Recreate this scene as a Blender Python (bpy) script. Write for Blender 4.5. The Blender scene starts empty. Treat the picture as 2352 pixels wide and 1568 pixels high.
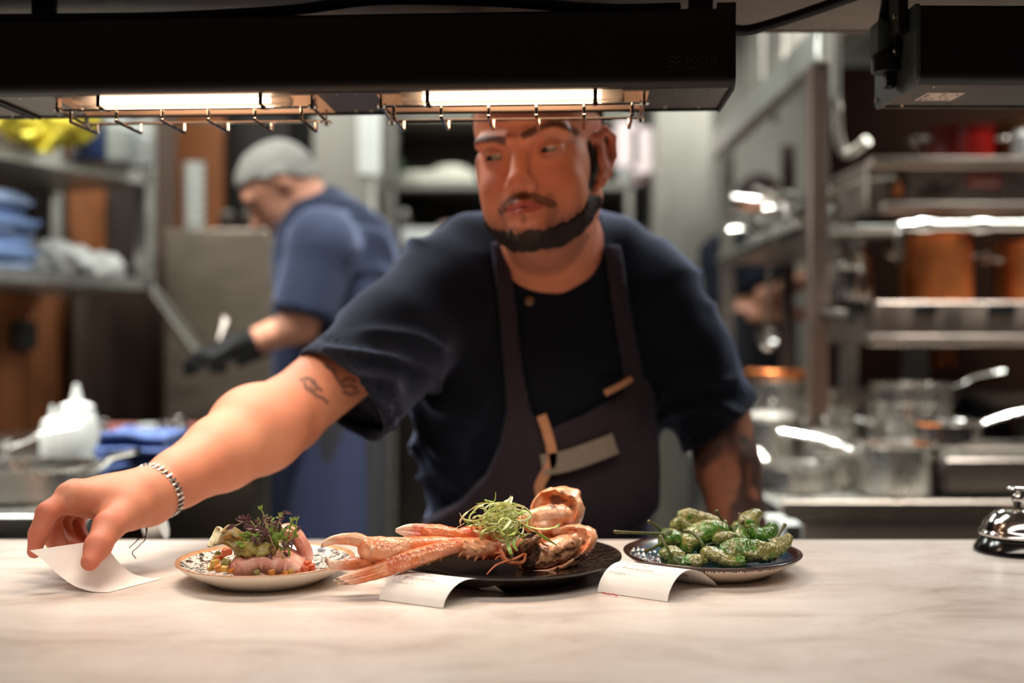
import bpy, math, random
import numpy as np
from mathutils import Vector, Matrix, Euler
random.seed(7); np.random.seed(7)
PI = math.pi
SC = bpy.context.scene
COL = SC.collection
# ------------------------------------------------------------------ camera, world, lights, exposure
F = 2550.0; CX, CY = 1176.0, 784.0; CAMZ = 1.20
def P(px, py, Y):
    """a point of the kitchen seen in that direction at depth Y"""
    return Vector(((px-CX)*Y/F, Y, CAMZ-(py-CY)*Y/F))
cd = bpy.data.cameras.new('camera'); cam = bpy.data.objects.new('camera', cd); COL.objects.link(cam)
cam.location = (0, 0, CAMZ); cam.rotation_euler = (PI/2, 0, 0)
cd.sensor_width = 36; cd.lens = 36*F/2352; cd.clip_start = .05; cd.clip_end = 60
cd.dof.use_dof = True; cd.dof.focus_distance = 1.13; cd.dof.aperture_fstop = 1.95
SC.camera = cam
SC.view_settings.view_transform = 'Standard'; SC.view_settings.look = 'None'
SC.view_settings.exposure = 0.0; SC.view_settings.gamma = 1.0
SC.view_settings.use_curve_mapping = False
w = bpy.data.worlds.new('World'); SC.world = w; w.use_nodes = True
w.node_tree.nodes['Background'].inputs[0].default_value = (.75, .8, .85, 1)
w.node_tree.nodes['Background'].inputs[1].default_value = .02
try:
    SC.cycles.max_bounces = 8; SC.cycles.diffuse_bounces = 3; SC.cycles.glossy_bounces = 4
    SC.cycles.transmission_bounces = 4; SC.cycles.transparent_max_bounces = 8
    SC.cycles.sample_clamp_indirect = 6.0; SC.cycles.caustics_reflective = False; SC.cycles.caustics_refractive = False
except Exception: pass
def area(name, loc, size, power, col, rot=(0,0,0), shape='RECTANGLE', spread=PI):
    l = bpy.data.lights.new(name, 'AREA'); l.shape = shape; l.size = size[0]; l.size_y = size[1]
    l.energy = power; l.color = col; l.spread = spread
    o = bpy.data.objects.new(name, l); COL.objects.link(o); o.location = loc; o.rotation_euler = rot
    return o
COOL = (.98, 1.0, .96)
CEIL = 2.75
# ceiling panels over the kitchen (their fittings are built with the ceiling)
PANELS = [(-1.35, 2.3), (-.40, 1.88), (1.55, 2.55), (-.6, 3.9), (1.0, 3.6)]
for i, (x, y) in enumerate(PANELS):
    area('ceiling_panel_light', (x, y, CEIL-.055), (1.15, .28), (34, 24, 40, 26, 30)[i], COOL)
# added ceiling spots with no seen source, put in for sparkle on the pans
SPARKLES = [(-1.9, 2.15), (-.2, 2.25), (1.3, 2.3), (2.4, 2.5), (.2, 3.1), (2.3, 3.6), (-2.0, 3.3), (1.5, 3.5), (.85, 2.55), (1.25, 2.75), (.72, 3.05), (-1.25, 2.1), (-1.6, 2.75)]
for (x, y) in SPARKLES:
    area('sparkle_light', (x, y, CEIL-.03), (.07, .07), 19, (1, .97, .9), shape='DISK', spread=math.radians(52))
# dim dining room on the guest side of the pass
area('dining_room_light', (0, .10, 2.45), (2.4, .35), 9.5, (1, .90, .81), rot=(math.radians(30), 0, 0), spread=math.radians(100))

# ------------------------------------------------------------------ materials
def lin(c): 
    c = c/255.0
    return c/12.92 if c <= .04045 else ((c+.055)/1.055)**2.4
def rgb(r, g, b): return (lin(r), lin(g), lin(b), 1)
MATS = {}
def mat(name, col, rough=.5, metal=0, var=.12, scale=40, bump=0, bscale=None, spec=.5, sss=0, coat=0, trans=0, alpha=1, emit=None, stretch=None, attr=None, sheen=0):
    """principled material whose colour and gloss wander with object-space noise"""
    if name in MATS: return MATS[name]
    m = bpy.data.materials.new(name); m.use_nodes = True; MATS[name] = m
    nt = m.node_tree; n = nt.nodes; L = nt.links; b = n['Principled BSDF']
    tc = n.new('ShaderNodeTexCoord'); src = tc.outputs['Object']
    if stretch:
        mp = n.new('ShaderNodeMapping'); mp.inputs['Scale'].default_value = stretch; L.new(src, mp.inputs[0]); src = mp.outputs[0]
    nz = n.new('ShaderNodeTexNoise'); nz.inputs['Scale'].default_value = scale; nz.inputs['Detail'].default_value = 4
    L.new(src, nz.inputs['Vector'])
    mx = n.new('ShaderNodeMix'); mx.data_type = 'RGBA'; mx.blend_type = 'MULTIPLY'; mx.inputs['Factor'].default_value = 1
    rp = n.new('ShaderNodeMapRange'); rp.inputs['From Min'].default_value = .25; rp.inputs['From Max'].default_value = .75
    rp.inputs['To Min'].default_value = 1-var; rp.inputs['To Max'].default_value = 1+var
    L.new(nz.outputs['Fac'], rp.inputs['Value'])
    cmb = n.new('ShaderNodeCombineColor')
    for i in range(3): L.new(rp.outputs[0], cmb.inputs[i])
    if attr:
        at = n.new('ShaderNodeAttribute'); at.attribute_name = attr; L.new(at.outputs['Color'], mx.inputs['A'])
    else: mx.inputs['A'].default_value = col
    L.new(cmb.outputs[0], mx.inputs['B']); L.new(mx.outputs['Result'], b.inputs['Base Color'])
    b.inputs['Roughness'].default_value = rough; b.inputs['Metallic'].default_value = metal
    b.inputs['Specular IOR Level'].default_value = spec
    if metal or rough < .4:
        r2 = n.new('ShaderNodeMapRange'); r2.inputs['To Min'].default_value = rough*.75; r2.inputs['To Max'].default_value = rough*1.3
        L.new(nz.outputs['Fac'], r2.inputs['Value']); L.new(r2.outputs[0], b.inputs['Roughness'])
    if sss:
        b.inputs['Subsurface Weight'].default_value = sss; b.inputs['Subsurface Radius'].default_value = (1, .35, .2); b.inputs['Subsurface Scale'].default_value = .008
    if coat: b.inputs['Coat Weight'].default_value = coat; b.inputs['Coat Roughness'].default_value = .08
    if trans: b.inputs['Transmission Weight'].default_value = trans
    if sheen: b.inputs['Sheen Weight'].default_value = sheen; b.inputs['Sheen Roughness'].default_value = .45; b.inputs['Sheen Tint'].default_value = (.55,.65,1,1)
    if alpha < 1: b.inputs['Alpha'].default_value = alpha
    if emit: b.inputs['Emission Color'].default_value = emit[0]; b.inputs['Emission Strength'].default_value = emit[1]
    if bump:
        nb = n.new('ShaderNodeTexNoise'); nb.inputs['Scale'].default_value = bscale or scale*3; nb.inputs['Detail'].default_value = 3
        L.new(src, nb.inputs['Vector'])
        bp = n.new('ShaderNodeBump'); bp.inputs['Strength'].default_value = bump; bp.inputs['Distance'].default_value = .002
        L.new(nb.outputs['Fac'], bp.inputs['Height']); L.new(bp.outputs[0], b.inputs['Normal'])
    m['nodes_noise'] = nz.name
    return m
def nodes_of(m):
    nt = m.node_tree; return nt, nt.nodes, nt.links, nt.nodes['Principled BSDF']
# ------------------------------------------------------------------ mesh helpers
ORG = {}
def tag(o, label=None, cat=None, group=None, kind=None):
    if label: o['label'] = label
    if cat: o['category'] = cat
    if group: o['group'] = group
    if kind: o['kind'] = kind
    return o
def thing(name, label, cat, loc=(0,0,0), group=None):
    o = bpy.data.objects.new(name, None); COL.objects.link(o); o.location = loc; o.empty_display_size = .05
    ORG[o.name] = Vector(loc)
    return tag(o, label, cat, group)
def mesh_obj(name, V, Fc, m, parent=None, smooth=True, col=None, loc=None):
    """link ONE mesh object; V in world metres"""
    V = np.asarray(V, dtype=np.float64).reshape(-1, 3)
    if parent is not None: o0 = ORG[parent.name]
    elif loc is not None: o0 = Vector(loc)
    else:
        lo = V.min(0); hi = V.max(0); o0 = Vector(((lo[0]+hi[0])/2, (lo[1]+hi[1])/2, lo[2]))
    me = bpy.data.meshes.new(name)
    Vl = V - np.array(o0)
    if isinstance(Fc, np.ndarray):
        k = Fc.shape[1]; nf = len(Fc)
        me.vertices.add(len(Vl)); me.vertices.foreach_set('co', Vl.astype(np.float32).ravel())
        me.loops.add(nf*k); me.loops.foreach_set('vertex_index', Fc.astype(np.int32).ravel())
        me.polygons.add(nf); me.polygons.foreach_set('loop_start', np.arange(0, nf*k, k, dtype=np.int32))
        me.update(calc_edges=True); me.validate()
    else:
        me.from_pydata([tuple(v) for v in Vl], [], Fc); me.update()
    if smooth: me.polygons.foreach_set('use_smooth', np.ones(len(me.polygons), dtype=bool))
    if smooth == 'auto': me.set_sharp_from_angle(angle=math.radians(38))
    if col is not None:
        ca = me.color_attributes.new('Col', 'FLOAT_COLOR', 'POINT')
        c4 = np.ones((len(V), 4), np.float32); c4[:, :3] = col; ca.data.foreach_set('color', c4.ravel())
    me.materials.append(m)
    o = bpy.data.objects.new(name, me); COL.objects.link(o)
    ORG[o.name] = o0
    if parent is not None: o.parent = parent
    else: o.location = o0
    return o
class MB:
    """collects solids and links them as one mesh object"""
    def __init__(s): s.v = []; s.f = []
    def add(s, V, Fc, M=None):
        b = len(s.v)
        for p in V: s.v.append(tuple(M @ Vector(p)) if M is not None else tuple(p))
        s.f += [tuple(i+b for i in q) for q in Fc]; return s
    def box(s, lo, hi, M=None, bev=0):
        x0,y0,z0 = lo; x1,y1,z1 = hi
        if bev <= 0:
            V = [(x0,y0,z0),(x1,y0,z0),(x1,y1,z0),(x0,y1,z0),(x0,y0,z1),(x1,y0,z1),(x1,y1,z1),(x0,y1,z1)]
            Q = [(0,3,2,1),(4,5,6,7),(0,1,5,4),(1,2,6,5),(2,3,7,6),(3,0,4,7)]
            return s.add(V, Q, M)
        # bevelled box: three inset rings
        b = min(bev, (x1-x0)/2.01, (y1-y0)/2.01, (z1-z0)/2.01)
        V = []; idx = {}
        for i, x in enumerate((x0, x1)):
            for j, y in enumerate((y0, y1)):
                for k, z in enumerate((z0, z1)):
                    sx, sy, sz = (1-2*i), (1-2*j), (1-2*k)
                    idx[i,j,k] = len(V)
                    V += [(x, y+sy*b, z+sz*b), (x+sx*b, y, z+sz*b), (x+sx*b, y+sy*b, z)]
        I = lambda i,j,k,a: idx[i,j,k]+a
        Q = [(I(0,0,0,0),I(0,0,1,0),I(0,1,1,0),I(0,1,0,0)), (I(1,0,0,0),I(1,1,0,0),I(1,1,1,0),I(1,0,1,0)),
             (I(0,0,0,1),I(1,0,0,1),I(1,0,1,1),I(0,0,1,1)), (I(0,1,0,1),I(0,1,1,1),I(1,1,1,1),I(1,1,0,1)),
             (I(0,0,0,2),I(0,1,0,2),I(1,1,0,2),I(1,0,0,2)), (I(0,0,1,2),I(1,0,1,2),I(1,1,1,2),I(0,1,1,2))]
        for i in (0,1):
            for j in (0,1):
                Q.append((I(i,j,0,0),I(i,j,0,1),I(i,j,1,1),I(i,j,1,0)))
                Q.append((I(i,0,j,0),I(i,0,j,2),I(i,1,j,2),I(i,1,j,0)))
                Q.append((I(0,i,j,1),I(0,i,j,2),I(1,i,j,2),I(1,i,j,1)))
                for k in (0,1): Q.append((I(i,j,k,0),I(i,j,k,1),I(i,j,k,2)))
        return s.add(V, Q, M)
    def lathe(s, prof, n=32, M=None, cap=True):
        V = []; Q = []
        for (r, z) in prof:
            for k in range(n):
                a = 2*PI*k/n; V.append((r*math.cos(a), r*math.sin(a), z))
        for i in range(len(prof)-1):
            for k in range(n):
                k2 = (k+1) % n; Q.append((i*n+k, i*n+k2, (i+1)*n+k2, (i+1)*n+k))
        if cap:
            if prof[0][0] > 1e-6: Q.append(tuple(reversed(range(n))))
            if prof[-1][0] > 1e-6: Q.append(tuple(range((len(prof)-1)*n, len(prof)*n)))
        return s.add(V, Q, M)
    def tube(s, pts, r, n=8, M=None, closed=False, flat=1.0):
        pts = [Vector(p) for p in pts]; N = len(pts)
        rs = r if hasattr(r, '__len__') else [r]*N
        V = []; Q = []; up = None
        for i, p in enumerate(pts):
            a = pts[i-1] if (i > 0 or closed) else p; c = pts[(i+1) % N] if (i < N-1 or closed) else p
            t = (c-a); t = t.normalized() if t.length > 1e-9 else Vector((0,0,1))
            if up is None:
                up = Vector((0,0,1)) if abs(t.z) < .9 else Vector((1,0,0))
            up = (up - t*up.dot(t)); up = up.normalized() if up.length > 1e-6 else t.orthogonal().normalized()
            side = t.cross(up)
            for k in range(n):
                an = 2*PI*k/n; V.append(tuple(p + (side*math.cos(an) + up*math.sin(an)*flat)*rs[i]))
        for i in range(N if closed else N-1):
            i2 = (i+1) % N
            for k in range(n):
                k2 = (k+1) % n; Q.append((i*n+k, i*n+k2, i2*n+k2, i2*n+k))
        if not closed: Q += [tuple(reversed(range(n))), tuple(range((N-1)*n, N*n))]
        return s.add(V, Q, M)
    def cyl(s, a, b, r, n=16, r2=None, M=None): return s.tube([a, b], [r, r if r2 is None else r2], n, M)
    def sheet(s, fn, nu, nv, th=0.0):
        """fn(u,v)->point over the unit square, thickened along the normal"""
        G = np.array([[fn(i/nu, j/nv) for j in range(nv+1)] for i in range(nu+1)], dtype=float)
        V = [tuple(p) for p in G.reshape(-1, 3)]; W = nv+1
        Q = [(i*W+j, (i+1)*W+j, (i+1)*W+j+1, i*W+j+1) for i in range(nu) for j in range(nv)]
        if th:
            du = np.gradient(G, axis=0); dv = np.gradient(G, axis=1); nn = np.cross(du, dv); nn /= np.linalg.norm(nn, axis=2, keepdims=True)+1e-12
            B = (G - nn*th).reshape(-1, 3); n0 = len(V); V += [tuple(p) for p in B]
            Q += [tuple(x+n0 for x in reversed(q)) for q in list(Q)]
            for j in range(nv):
                Q.append((j, j+1, j+1+n0, j+n0)); a = nu*W; Q.append((a+j+1, a+j, a+j+n0, a+j+1+n0))
            for i in range(nu):
                Q.append(((i+1)*W, i*W, i*W+n0, (i+1)*W+n0)); Q.append((i*W+nv, (i+1)*W+nv, (i+1)*W+nv+n0, i*W+nv+n0))
        return s.add(V, Q)
    def build(s, name, m, parent=None, smooth='auto', loc=None): return mesh_obj(name, s.v, s.f, m, parent, smooth, loc=loc)
def spline(pts, n):
    """Catmull-Rom through pts, n samples"""
    p = [Vector(x) for x in pts]; p = [p[0]*2-p[1]] + p + [p[-1]*2-p[-2]]; out = []; S = len(p)-3
    for k in range(n):
        t = k/(n-1)*S; i = min(int(t), S-1); u = t-i; a, b, c, d = p[i:i+4]
        out.append(.5*((2*b)+(c-a)*u+(2*a-5*b+4*c-d)*u*u+(3*b-a-3*c+d)*u**3))
    return out
def copy_tree(o, parent=None):
    c = o.copy(); COL.objects.link(c); ORG[c.name] = ORG.get(o.name, Vector())
    if parent is not None: c.parent = parent
    for ch in list(o.children): copy_tree(ch, c)
    return c
def frame(o, x, z):
    """matrix with local X along x, local Z near z"""
    x = Vector(x).normalized(); z = Vector(z); y = z.cross(x).normalized(); z = x.cross(y)
    M = Matrix((x, y, z)).transposed().to_4x4(); M.translation = Vector(o); return M
def text_mesh(txt, size, spacing=1.0):
    """flat triangles of a line of lettering in its own xy plane"""
    cu = bpy.data.curves.new('lettering', 'FONT'); cu.body = txt; cu.size = size; cu.resolution_u = 2; cu.space_character = spacing
    o = bpy.data.objects.new('lettering', cu); COL.objects.link(o)
    bpy.context.view_layer.update()
    dg = bpy.context.evaluated_depsgraph_get(); me = o.evaluated_get(dg).to_mesh()
    V = [tuple(v.co) for v in me.vertices]; Q = [tuple(p.vertices) for p in me.polygons]
    o.evaluated_get(dg).to_mesh_clear(); bpy.data.objects.remove(o); bpy.data.curves.remove(cu)
    return V, Q
# ------------------------------------------------------------------ signed-distance modelling
class Sdf:
    def __init__(s, lo, hi, h):
        s.lo = np.array(lo, float); s.h = h; s.n = np.ceil((np.array(hi)-s.lo)/h).astype(int)+1
        s.D = np.full(s.n, 1e3, np.float32)
    def sub(s, lo, hi):
        a = np.clip(np.floor((np.array(lo)-s.lo)/s.h).astype(int), 0, s.n); b = np.clip(np.ceil((np.array(hi)-s.lo)/s.h).astype(int)+1, 0, s.n)
        sl = tuple(slice(x, y) for x, y in zip(a, b))
        ax = [s.lo[i]+s.h*np.arange(a[i], b[i]) for i in range(3)]
        X, Y, Z = np.meshgrid(*ax, indexing='ij', sparse=True)
        return sl, X, Y, Z
    def op(s, lo, hi, fn, k, mode='+'):
        pad = k+3*s.h; sl, X, Y, Z = s.sub(np.array(lo)-pad, np.array(hi)+pad)
        A = s.D[sl]
        if A.size == 0: return
        B = np.broadcast_to(fn(X, Y, Z), A.shape).astype(np.float32)
        if mode == '+':
            if k <= 0: s.D[sl] = np.minimum(A, B)
            else:
                q = np.clip(.5+.5*(A-B)/k, 0, 1); s.D[sl] = np.where(A > 100, B, A*(1-q)+B*q-k*q*(1-q))
        elif mode == '-':
            if k <= 0: s.D[sl] = np.maximum(A, -B)
            else:
                q = np.clip(.5-.5*(A+B)/k, 0, 1); s.D[sl] = A*(1-q)-B*q+k*q*(1-q)
        return s
    def cap(s, a, b, ra, rb=None, k=.01, mode='+'):
        a = np.array(a, float); b = np.array(b, float); rb = ra if rb is None else rb; R = max(ra, rb); d = b-a; L2 = max(float(d@d), 1e-12)
        def fn(X, Y, Z):
            px, py, pz = X-a[0], Y-a[1], Z-a[2]
            t = np.clip((px*d[0]+py*d[1]+pz*d[2])/L2, 0, 1)
            return np.sqrt((px-t*d[0])**2+(py-t*d[1])**2+(pz-t*d[2])**2)-(ra+(rb-ra)*t)
        s.op(np.minimum(a, b)-R, np.maximum(a, b)+R, fn, k, mode); return s
    def chain(s, pts, rs, k=.01, mode='+'):
        for i in range(len(pts)-1): s.cap(pts[i], pts[i+1], rs[i], rs[i+1], k, mode)
        return s
    def ell(s, c, r, M=None, k=.01, mode='+'):
        """ellipsoid at c, radii r, axes = columns of M"""
        c = np.array(c, float); r = np.array(r, float); A = np.eye(3) if M is None else np.array(M, float); R = r.max()
        if M is not None: ext = np.sqrt(((A*r)**2).sum(1))
        else: ext = r
        def fn(X, Y, Z):
            px, py, pz = X-c[0], Y-c[1], Z-c[2]
            u = [A[0,i]*px+A[1,i]*py+A[2,i]*pz for i in range(3)]
            k0 = np.sqrt(sum((u[i]/r[i])**2 for i in range(3))); k1 = np.sqrt(sum((u[i]/r[i]**2)**2 for i in range(3)))+1e-9
            return k0*(k0-1)/k1
        s.op(c-ext, c+ext, fn, k, mode); return s
    def rbox(s, c, b, r, M=None, k=0):
        c = np.array(c, float); b = np.array(b, float); A = np.eye(3) if M is None else np.array(M, float); R = np.linalg.norm(b)
        def fn(X, Y, Z):
            px, py, pz = X-c[0], Y-c[1], Z-c[2]; q = [np.abs(A[0,i]*px+A[1,i]*py+A[2,i]*pz)-(b[i]-r) for i in range(3)]
            return np.sqrt(sum(np.maximum(a, 0)**2 for a in q))+np.minimum(np.maximum(np.maximum(q[0], q[1]), q[2]), 0)-r
        s.op(c-R, c+R, fn, k); return s
    def sample(s, Pn):
        q = (Pn-s.lo)/s.h; i = np.clip(np.floor(q).astype(int), 0, s.n-2); t = q-i; out = 0
        for dx in (0,1):
            for dy in (0,1):
                for dz in (0,1):
                    wgt = np.abs(1-dx-t[:,0])*np.abs(1-dy-t[:,1])*np.abs(1-dz-t[:,2])
                    out = out+wgt*s.D[i[:,0]+dx, i[:,1]+dy, i[:,2]+dz]
        return out
    def grid(s): 
        ax = [s.lo[i]+s.h*np.arange(s.n[i], dtype=np.float32) for i in range(3)]
        return np.meshgrid(*ax, indexing='ij', sparse=True)
    def mesh(s, smooth=0):
        D = s.D; S = D < 0; nx, ny, nz = S.shape
        cnt = np.zeros((nx-1, ny-1, nz-1), np.int8)
        C = [(0,0,0),(1,0,0),(0,1,0),(1,1,0),(0,0,1),(1,0,1),(0,1,1),(1,1,1)]
        for (a,b,c) in C: cnt += S[a:nx-1+a, b:ny-1+b, c:nz-1+c]
        I = np.argwhere((cnt > 0) & (cnt < 8)); ids = np.full(cnt.shape, -1, np.int32); ids[tuple(I.T)] = np.arange(len(I))
        vals = np.stack([D[I[:,0]+a, I[:,1]+b, I[:,2]+c] for (a,b,c) in C], 1)
        acc = np.zeros((len(I), 3)); num = np.zeros(len(I))
        for i in range(8):
            for j in range(i+1, 8):
                if sum(abs(x-y) for x, y in zip(C[i], C[j])) != 1: continue
                a, b = vals[:, i], vals[:, j]; m = (a < 0) != (b < 0)
                t = np.where(m, a/np.where(m, a-b, 1), 0)
                pt = np.array(C[i])+t[:, None]*(np.array(C[j])-np.array(C[i])); acc += np.where(m[:, None], pt, 0); num += m
        V = s.lo+s.h*(I+acc/num[:, None])
        Q = []
        for ax in range(3):
            o = [0,0,0]; o[ax] = 1
            A = S[:nx-o[0], :ny-o[1], :nz-o[2]]; B = S[o[0]:, o[1]:, o[2]:]
            E = np.argwhere(A != B); u, v = [(1,2),(2,0),(0,1)][ax]
            E = E[(E[:, u] > 0) & (E[:, v] > 0) & (E[:, u] < S.shape[u]-1) & (E[:, v] < S.shape[v]-1)]
            fl = S[tuple(E.T)]
            def g(du, dv):
                e = E.copy(); e[:, u] -= du; e[:, v] -= dv; return ids[tuple(e.T)]
            q = np.stack([g(1,1), g(0,1), g(0,0), g(1,0)], 1)
            q[~fl] = q[~fl][:, ::-1]; Q.append(q)
        Q = np.concatenate(Q); Q = Q[(Q >= 0).all(1)]
        for _ in range(smooth):
            acc = np.zeros_like(V); c = np.zeros(len(V))
            for a in range(4):
                np.add.at(acc, Q[:, a], V[Q[:, (a+1) % 4]]+V[Q[:, a-1]]); np.add.at(c, Q[:, a], 2)
            V = V*.6+.4*acc/np.maximum(c, 1)[:, None]
        return V, Q
def vnoise(Pn, sc, seed=0, oct=2):
    """smooth value noise in -1..1 at points (n,3)"""
    out = 0; amp = 1; tot = 0
    for o in range(oct):
        q = Pn*sc*(2**o)+seed*17.3; i = np.floor(q).astype(np.int64); t = q-i; t = t*t*(3-2*t); acc = 0
        for dx in (0,1):
            for dy in (0,1):
                for dz in (0,1):
                    hsh = ((i[:,0]+dx)*73856093 ^ (i[:,1]+dy)*19349663 ^ (i[:,2]+dz)*83492791 ^ (seed*2654435)) & 0xffffff
                    hsh = (hsh*1103515245+12345) & 0x7fffffff; hsh = (hsh ^ (hsh >> 13))*1274126177 & 0x7fffffff
                    acc = acc+np.abs(1-dx-t[:,0])*np.abs(1-dy-t[:,1])*np.abs(1-dz-t[:,2])*(hsh/0x3fffffff-1)
        out = out+amp*acc; tot += amp; amp *= .5
    return out/tot
def ss(a, b, x):
    t = np.clip((x-a)/(b-a), 0, 1); return t*t*(3-2*t)
# ================================================================== the setting
STEEL = mat('brushed_steel', rgb(205,204,198), .28, 1, .10, 60, bump=.04, stretch=(1,1,14))
STEELD = mat('dull_steel', rgb(172,168,160), .42, 1, .12, 30, bump=.03)
CHROME = mat('chrome', rgb(215,212,208), .09, 1, .05, 30)
POL = mat('polished_steel', rgb(205,203,198), .16, 1, .06, 25)
BLACK = mat('black_enamel', rgb(20,17,16), .42, 0, .10, 60, spec=.4)
BLACKP = mat('black_plastic', rgb(16,16,16), .45, 0, .10, 80, spec=.4)
def setting(name, mb, m, smooth='auto', parent=None):
    return tag(mb.build(name, m, parent, smooth), kind='structure')
FLOORM = mat('floor_tile_grey', rgb(92,88,84), .5, 0, .15, 8)
setting('floor', MB().box((-3.6,-2.5,-.05),(3.6,5.4,0)), FLOORM)
WALLM = mat('steel_wall_lining', rgb(128,126,116), .45, .55, .10, 6, bump=.03)
setting('wall_back', MB().box((-3.6,5.2,0),(3.6,5.3,CEIL)), WALLM)
WLM = mat('dark_plaster', rgb(74,62,54), .7, 0, .15, 5, bump=.05)
setting('wall_left', MB().box((-3.6,1.2,0),(-3.5,5.2,CEIL)), WLM)
setting('wall_right', MB().box((3.5,1.2,0),(3.6,5.2,CEIL)), WLM)
setting('ceiling', MB().box((-3.6,-2.5,CEIL),(3.6,5.3,CEIL+.05)), mat('ceiling_paint', rgb(150,148,140), .8, 0, .05, 5))
DINM = mat('dining_room_wall', rgb(60,44,36), .8, 0, .2, 4)
setting('wall_front', MB().box((-3.6,-2.5,0),(3.6,-2.42,CEIL)), DINM)
for i, (x, y) in enumerate(PANELS):
    t = thing('ceiling_light', 'flat white ceiling panel over the '+['left bench', 'middle of the pass', 'pans at right', 'steel fridge at left', 'fridge at right'][i]+', above the picture', 'ceiling light', (x, y, CEIL), group='kitchen ceiling panels')
    MB().box((x-.62,y-.19,CEIL-.05),(x+.62,y+.19,CEIL)).build('housing', STEELD, t)
for i, (x, y) in enumerate(SPARKLES):  # fittings of the added sparkle spots
    t = thing('added_spot', 'small ceiling spot added for sparkle above the picture, over the '+['far left pans', 'bearded cook', 'right bench front', 'right frame edge', 'back rack', 'right back corner', 'left wall shelf', 'ladle shelf', 'nearest saucepan', 'copper pots', 'brown post', 'squeeze bottles', 'spice tins'][i], 'ceiling light', (x, y, CEIL), group='added sparkle spots')
    MB().lathe([(.055,-.022),(.07,-.022),(.07,0),(.055,0)], 24, Matrix.Translation((x,y,CEIL)), cap=False).build('bezel', STEELD, t)
# ------------------------------------------------------------------ marble pass
MARB = mat('white_marble', rgb(228,224,218), .3, 0, .03, 9, spec=.32)
nt, n, L, b = nodes_of(MARB)
tc = n.new('ShaderNodeTexCoord'); mp = n.new('ShaderNodeMapping'); mp.inputs['Scale'].default_value = (1, 2.2, 1); mp.inputs['Rotation'].default_value = (0,0,.35)
L.new(tc.outputs['Object'], mp.inputs[0])
nz = n.new('ShaderNodeTexNoise'); nz.inputs['Scale'].default_value = 5; nz.inputs['Detail'].default_value = 7; nz.inputs['Roughness'].default_value = .62; nz.inputs['Distortion'].default_value = 1.3
L.new(mp.outputs[0], nz.inputs['Vector'])
cr = n.new('ShaderNodeValToRGB'); e = cr.color_ramp.elements
e[0].position = .30; e[0].color = rgb(190,174,163); e[1].position = .62; e[1].color = rgb(224,213,204)
x = e.new(.46); x.color = rgb(214,201,191)
L.new(nz.outputs['Fac'], cr.inputs[0])
nv = n.new('ShaderNodeTexNoise'); nv.inputs['Scale'].default_value = 9; nv.inputs['Detail'].default_value = 5; nv.inputs['Distortion'].default_value = 2.2
L.new(mp.outputs[0], nv.inputs['Vector'])
c2 = n.new('ShaderNodeValToRGB'); e = c2.color_ramp.elements
e[0].position = .485; e[0].color = (1,1,1,1); e[1].position = .515; e[1].color = (1,1,1,1); x = e.new(.5); x.color = rgb(214,206,200)
L.new(nv.outputs['Fac'], c2.inputs[0])
mm = n.new('ShaderNodeMix'); mm.data_type = 'RGBA'; mm.blend_type = 'MULTIPLY'; mm.inputs['Factor'].default_value = .3
L.new(cr.outputs[0], mm.inputs['A']); L.new(c2.outputs[0], mm.inputs['B']); L.new(mm.outputs['Result'], b.inputs['Base Color'])
CT = .95
t = thing('pass_counter', 'long white marble kitchen pass counter with the three plates of food on it', 'counter', (0,1.0,0))
MB().box((-1.6,.62,CT-.03),(1.6,1.404,CT), bev=.003).build('marble_top', MARB, t)
MB().box((-1.55,.72,.0),(1.55,1.33,CT-.03)).build('base_cabinet', mat('counter_front', rgb(70,60,54), .5, 0, .1, 12), t)
# ------------------------------------------------------------------ overhead steel shelf
OVM = mat('worn_galvanised', rgb(118,106,97), .55, .35, .22, 18, bump=.08, bscale=60, stretch=(1,3,1))
t = thing('overhead_shelf', 'dull grey steel overhead shelf above the heat lamps', 'shelf', (0,1.2,1.6))
MB().box((-1.7,.95,1.60),(-.055,1.44,1.612)).box((-.045,.95,1.602),(1.7,1.44,1.612)).build('shelf_sheet', OVM, t)
MB().box((-1.7,1.435,1.60),(1.7,1.44,1.64)).box((-1.7,.95,1.60),(1.7,.955,1.64)).build('shelf_lip', OVM, t)
mb = MB()
mb.box((-.062,.95,1.596),(-.038,1.435,1.6005)); mb.build('seam_strip', OVM, t)
for x in (-1.5, 1.5):
    for y in (1.0, 1.4): MB().cyl((x,y,1.612),(x,y,CEIL),.012).build('hanging_rod', STEELD, t)
# ------------------------------------------------------------------ heat lamps
UNDER = mat('lamp_underside_steel', rgb(150,142,132), .34, .9, .10, 50, bump=.03, stretch=(6,60,6))
REFL = mat('lamp_reflector', rgb(226,200,178), .38, .25, .05, 20)
LOGO = mat('grey_lamp_print', rgb(52,46,44), .6, 0, .05, 50)
STICK = mat('white_sticker', rgb(226,205,192), .5, 0, .03, 60)
INK = mat('black_print', rgb(40,36,36), .6, 0, .05, 60)
CABLE = mat('black_rubber_cable', rgb(14,13,13), .5, 0, .1, 90, spec=.3)
TUBE = bpy.data.materials.new('glowing_quartz'); TUBE.use_nodes = True
nt = TUBE.node_tree; n = nt.nodes; L = nt.links; b = n['Principled BSDF']
b.inputs['Base Color'].default_value = (.9,.85,.8,1); b.inputs['Emission Color'].default_value = (1,.64,.40,1)
tc = n.new('ShaderNodeTexCoord'); nz = n.new('ShaderNodeTexNoise'); nz.inputs['Scale'].default_value = 120; L.new(tc.outputs['Object'], nz.inputs['Vector'])
mr = n.new('ShaderNodeMapRange'); mr.inputs['To Min'].default_value = 16; mr.inputs['To Max'].default_value = 22; L.new(nz.outputs['Fac'], mr.inputs['Value'])
L.new(mr.outputs[0], b.inputs['Emission Strength'])
GLASS = bpy.data.materials.new('thin_clear_glass'); GLASS.use_nodes = True
nt = GLASS.node_tree; n = nt.nodes; L = nt.links; n.remove(n['Principled BSDF'])
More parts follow.
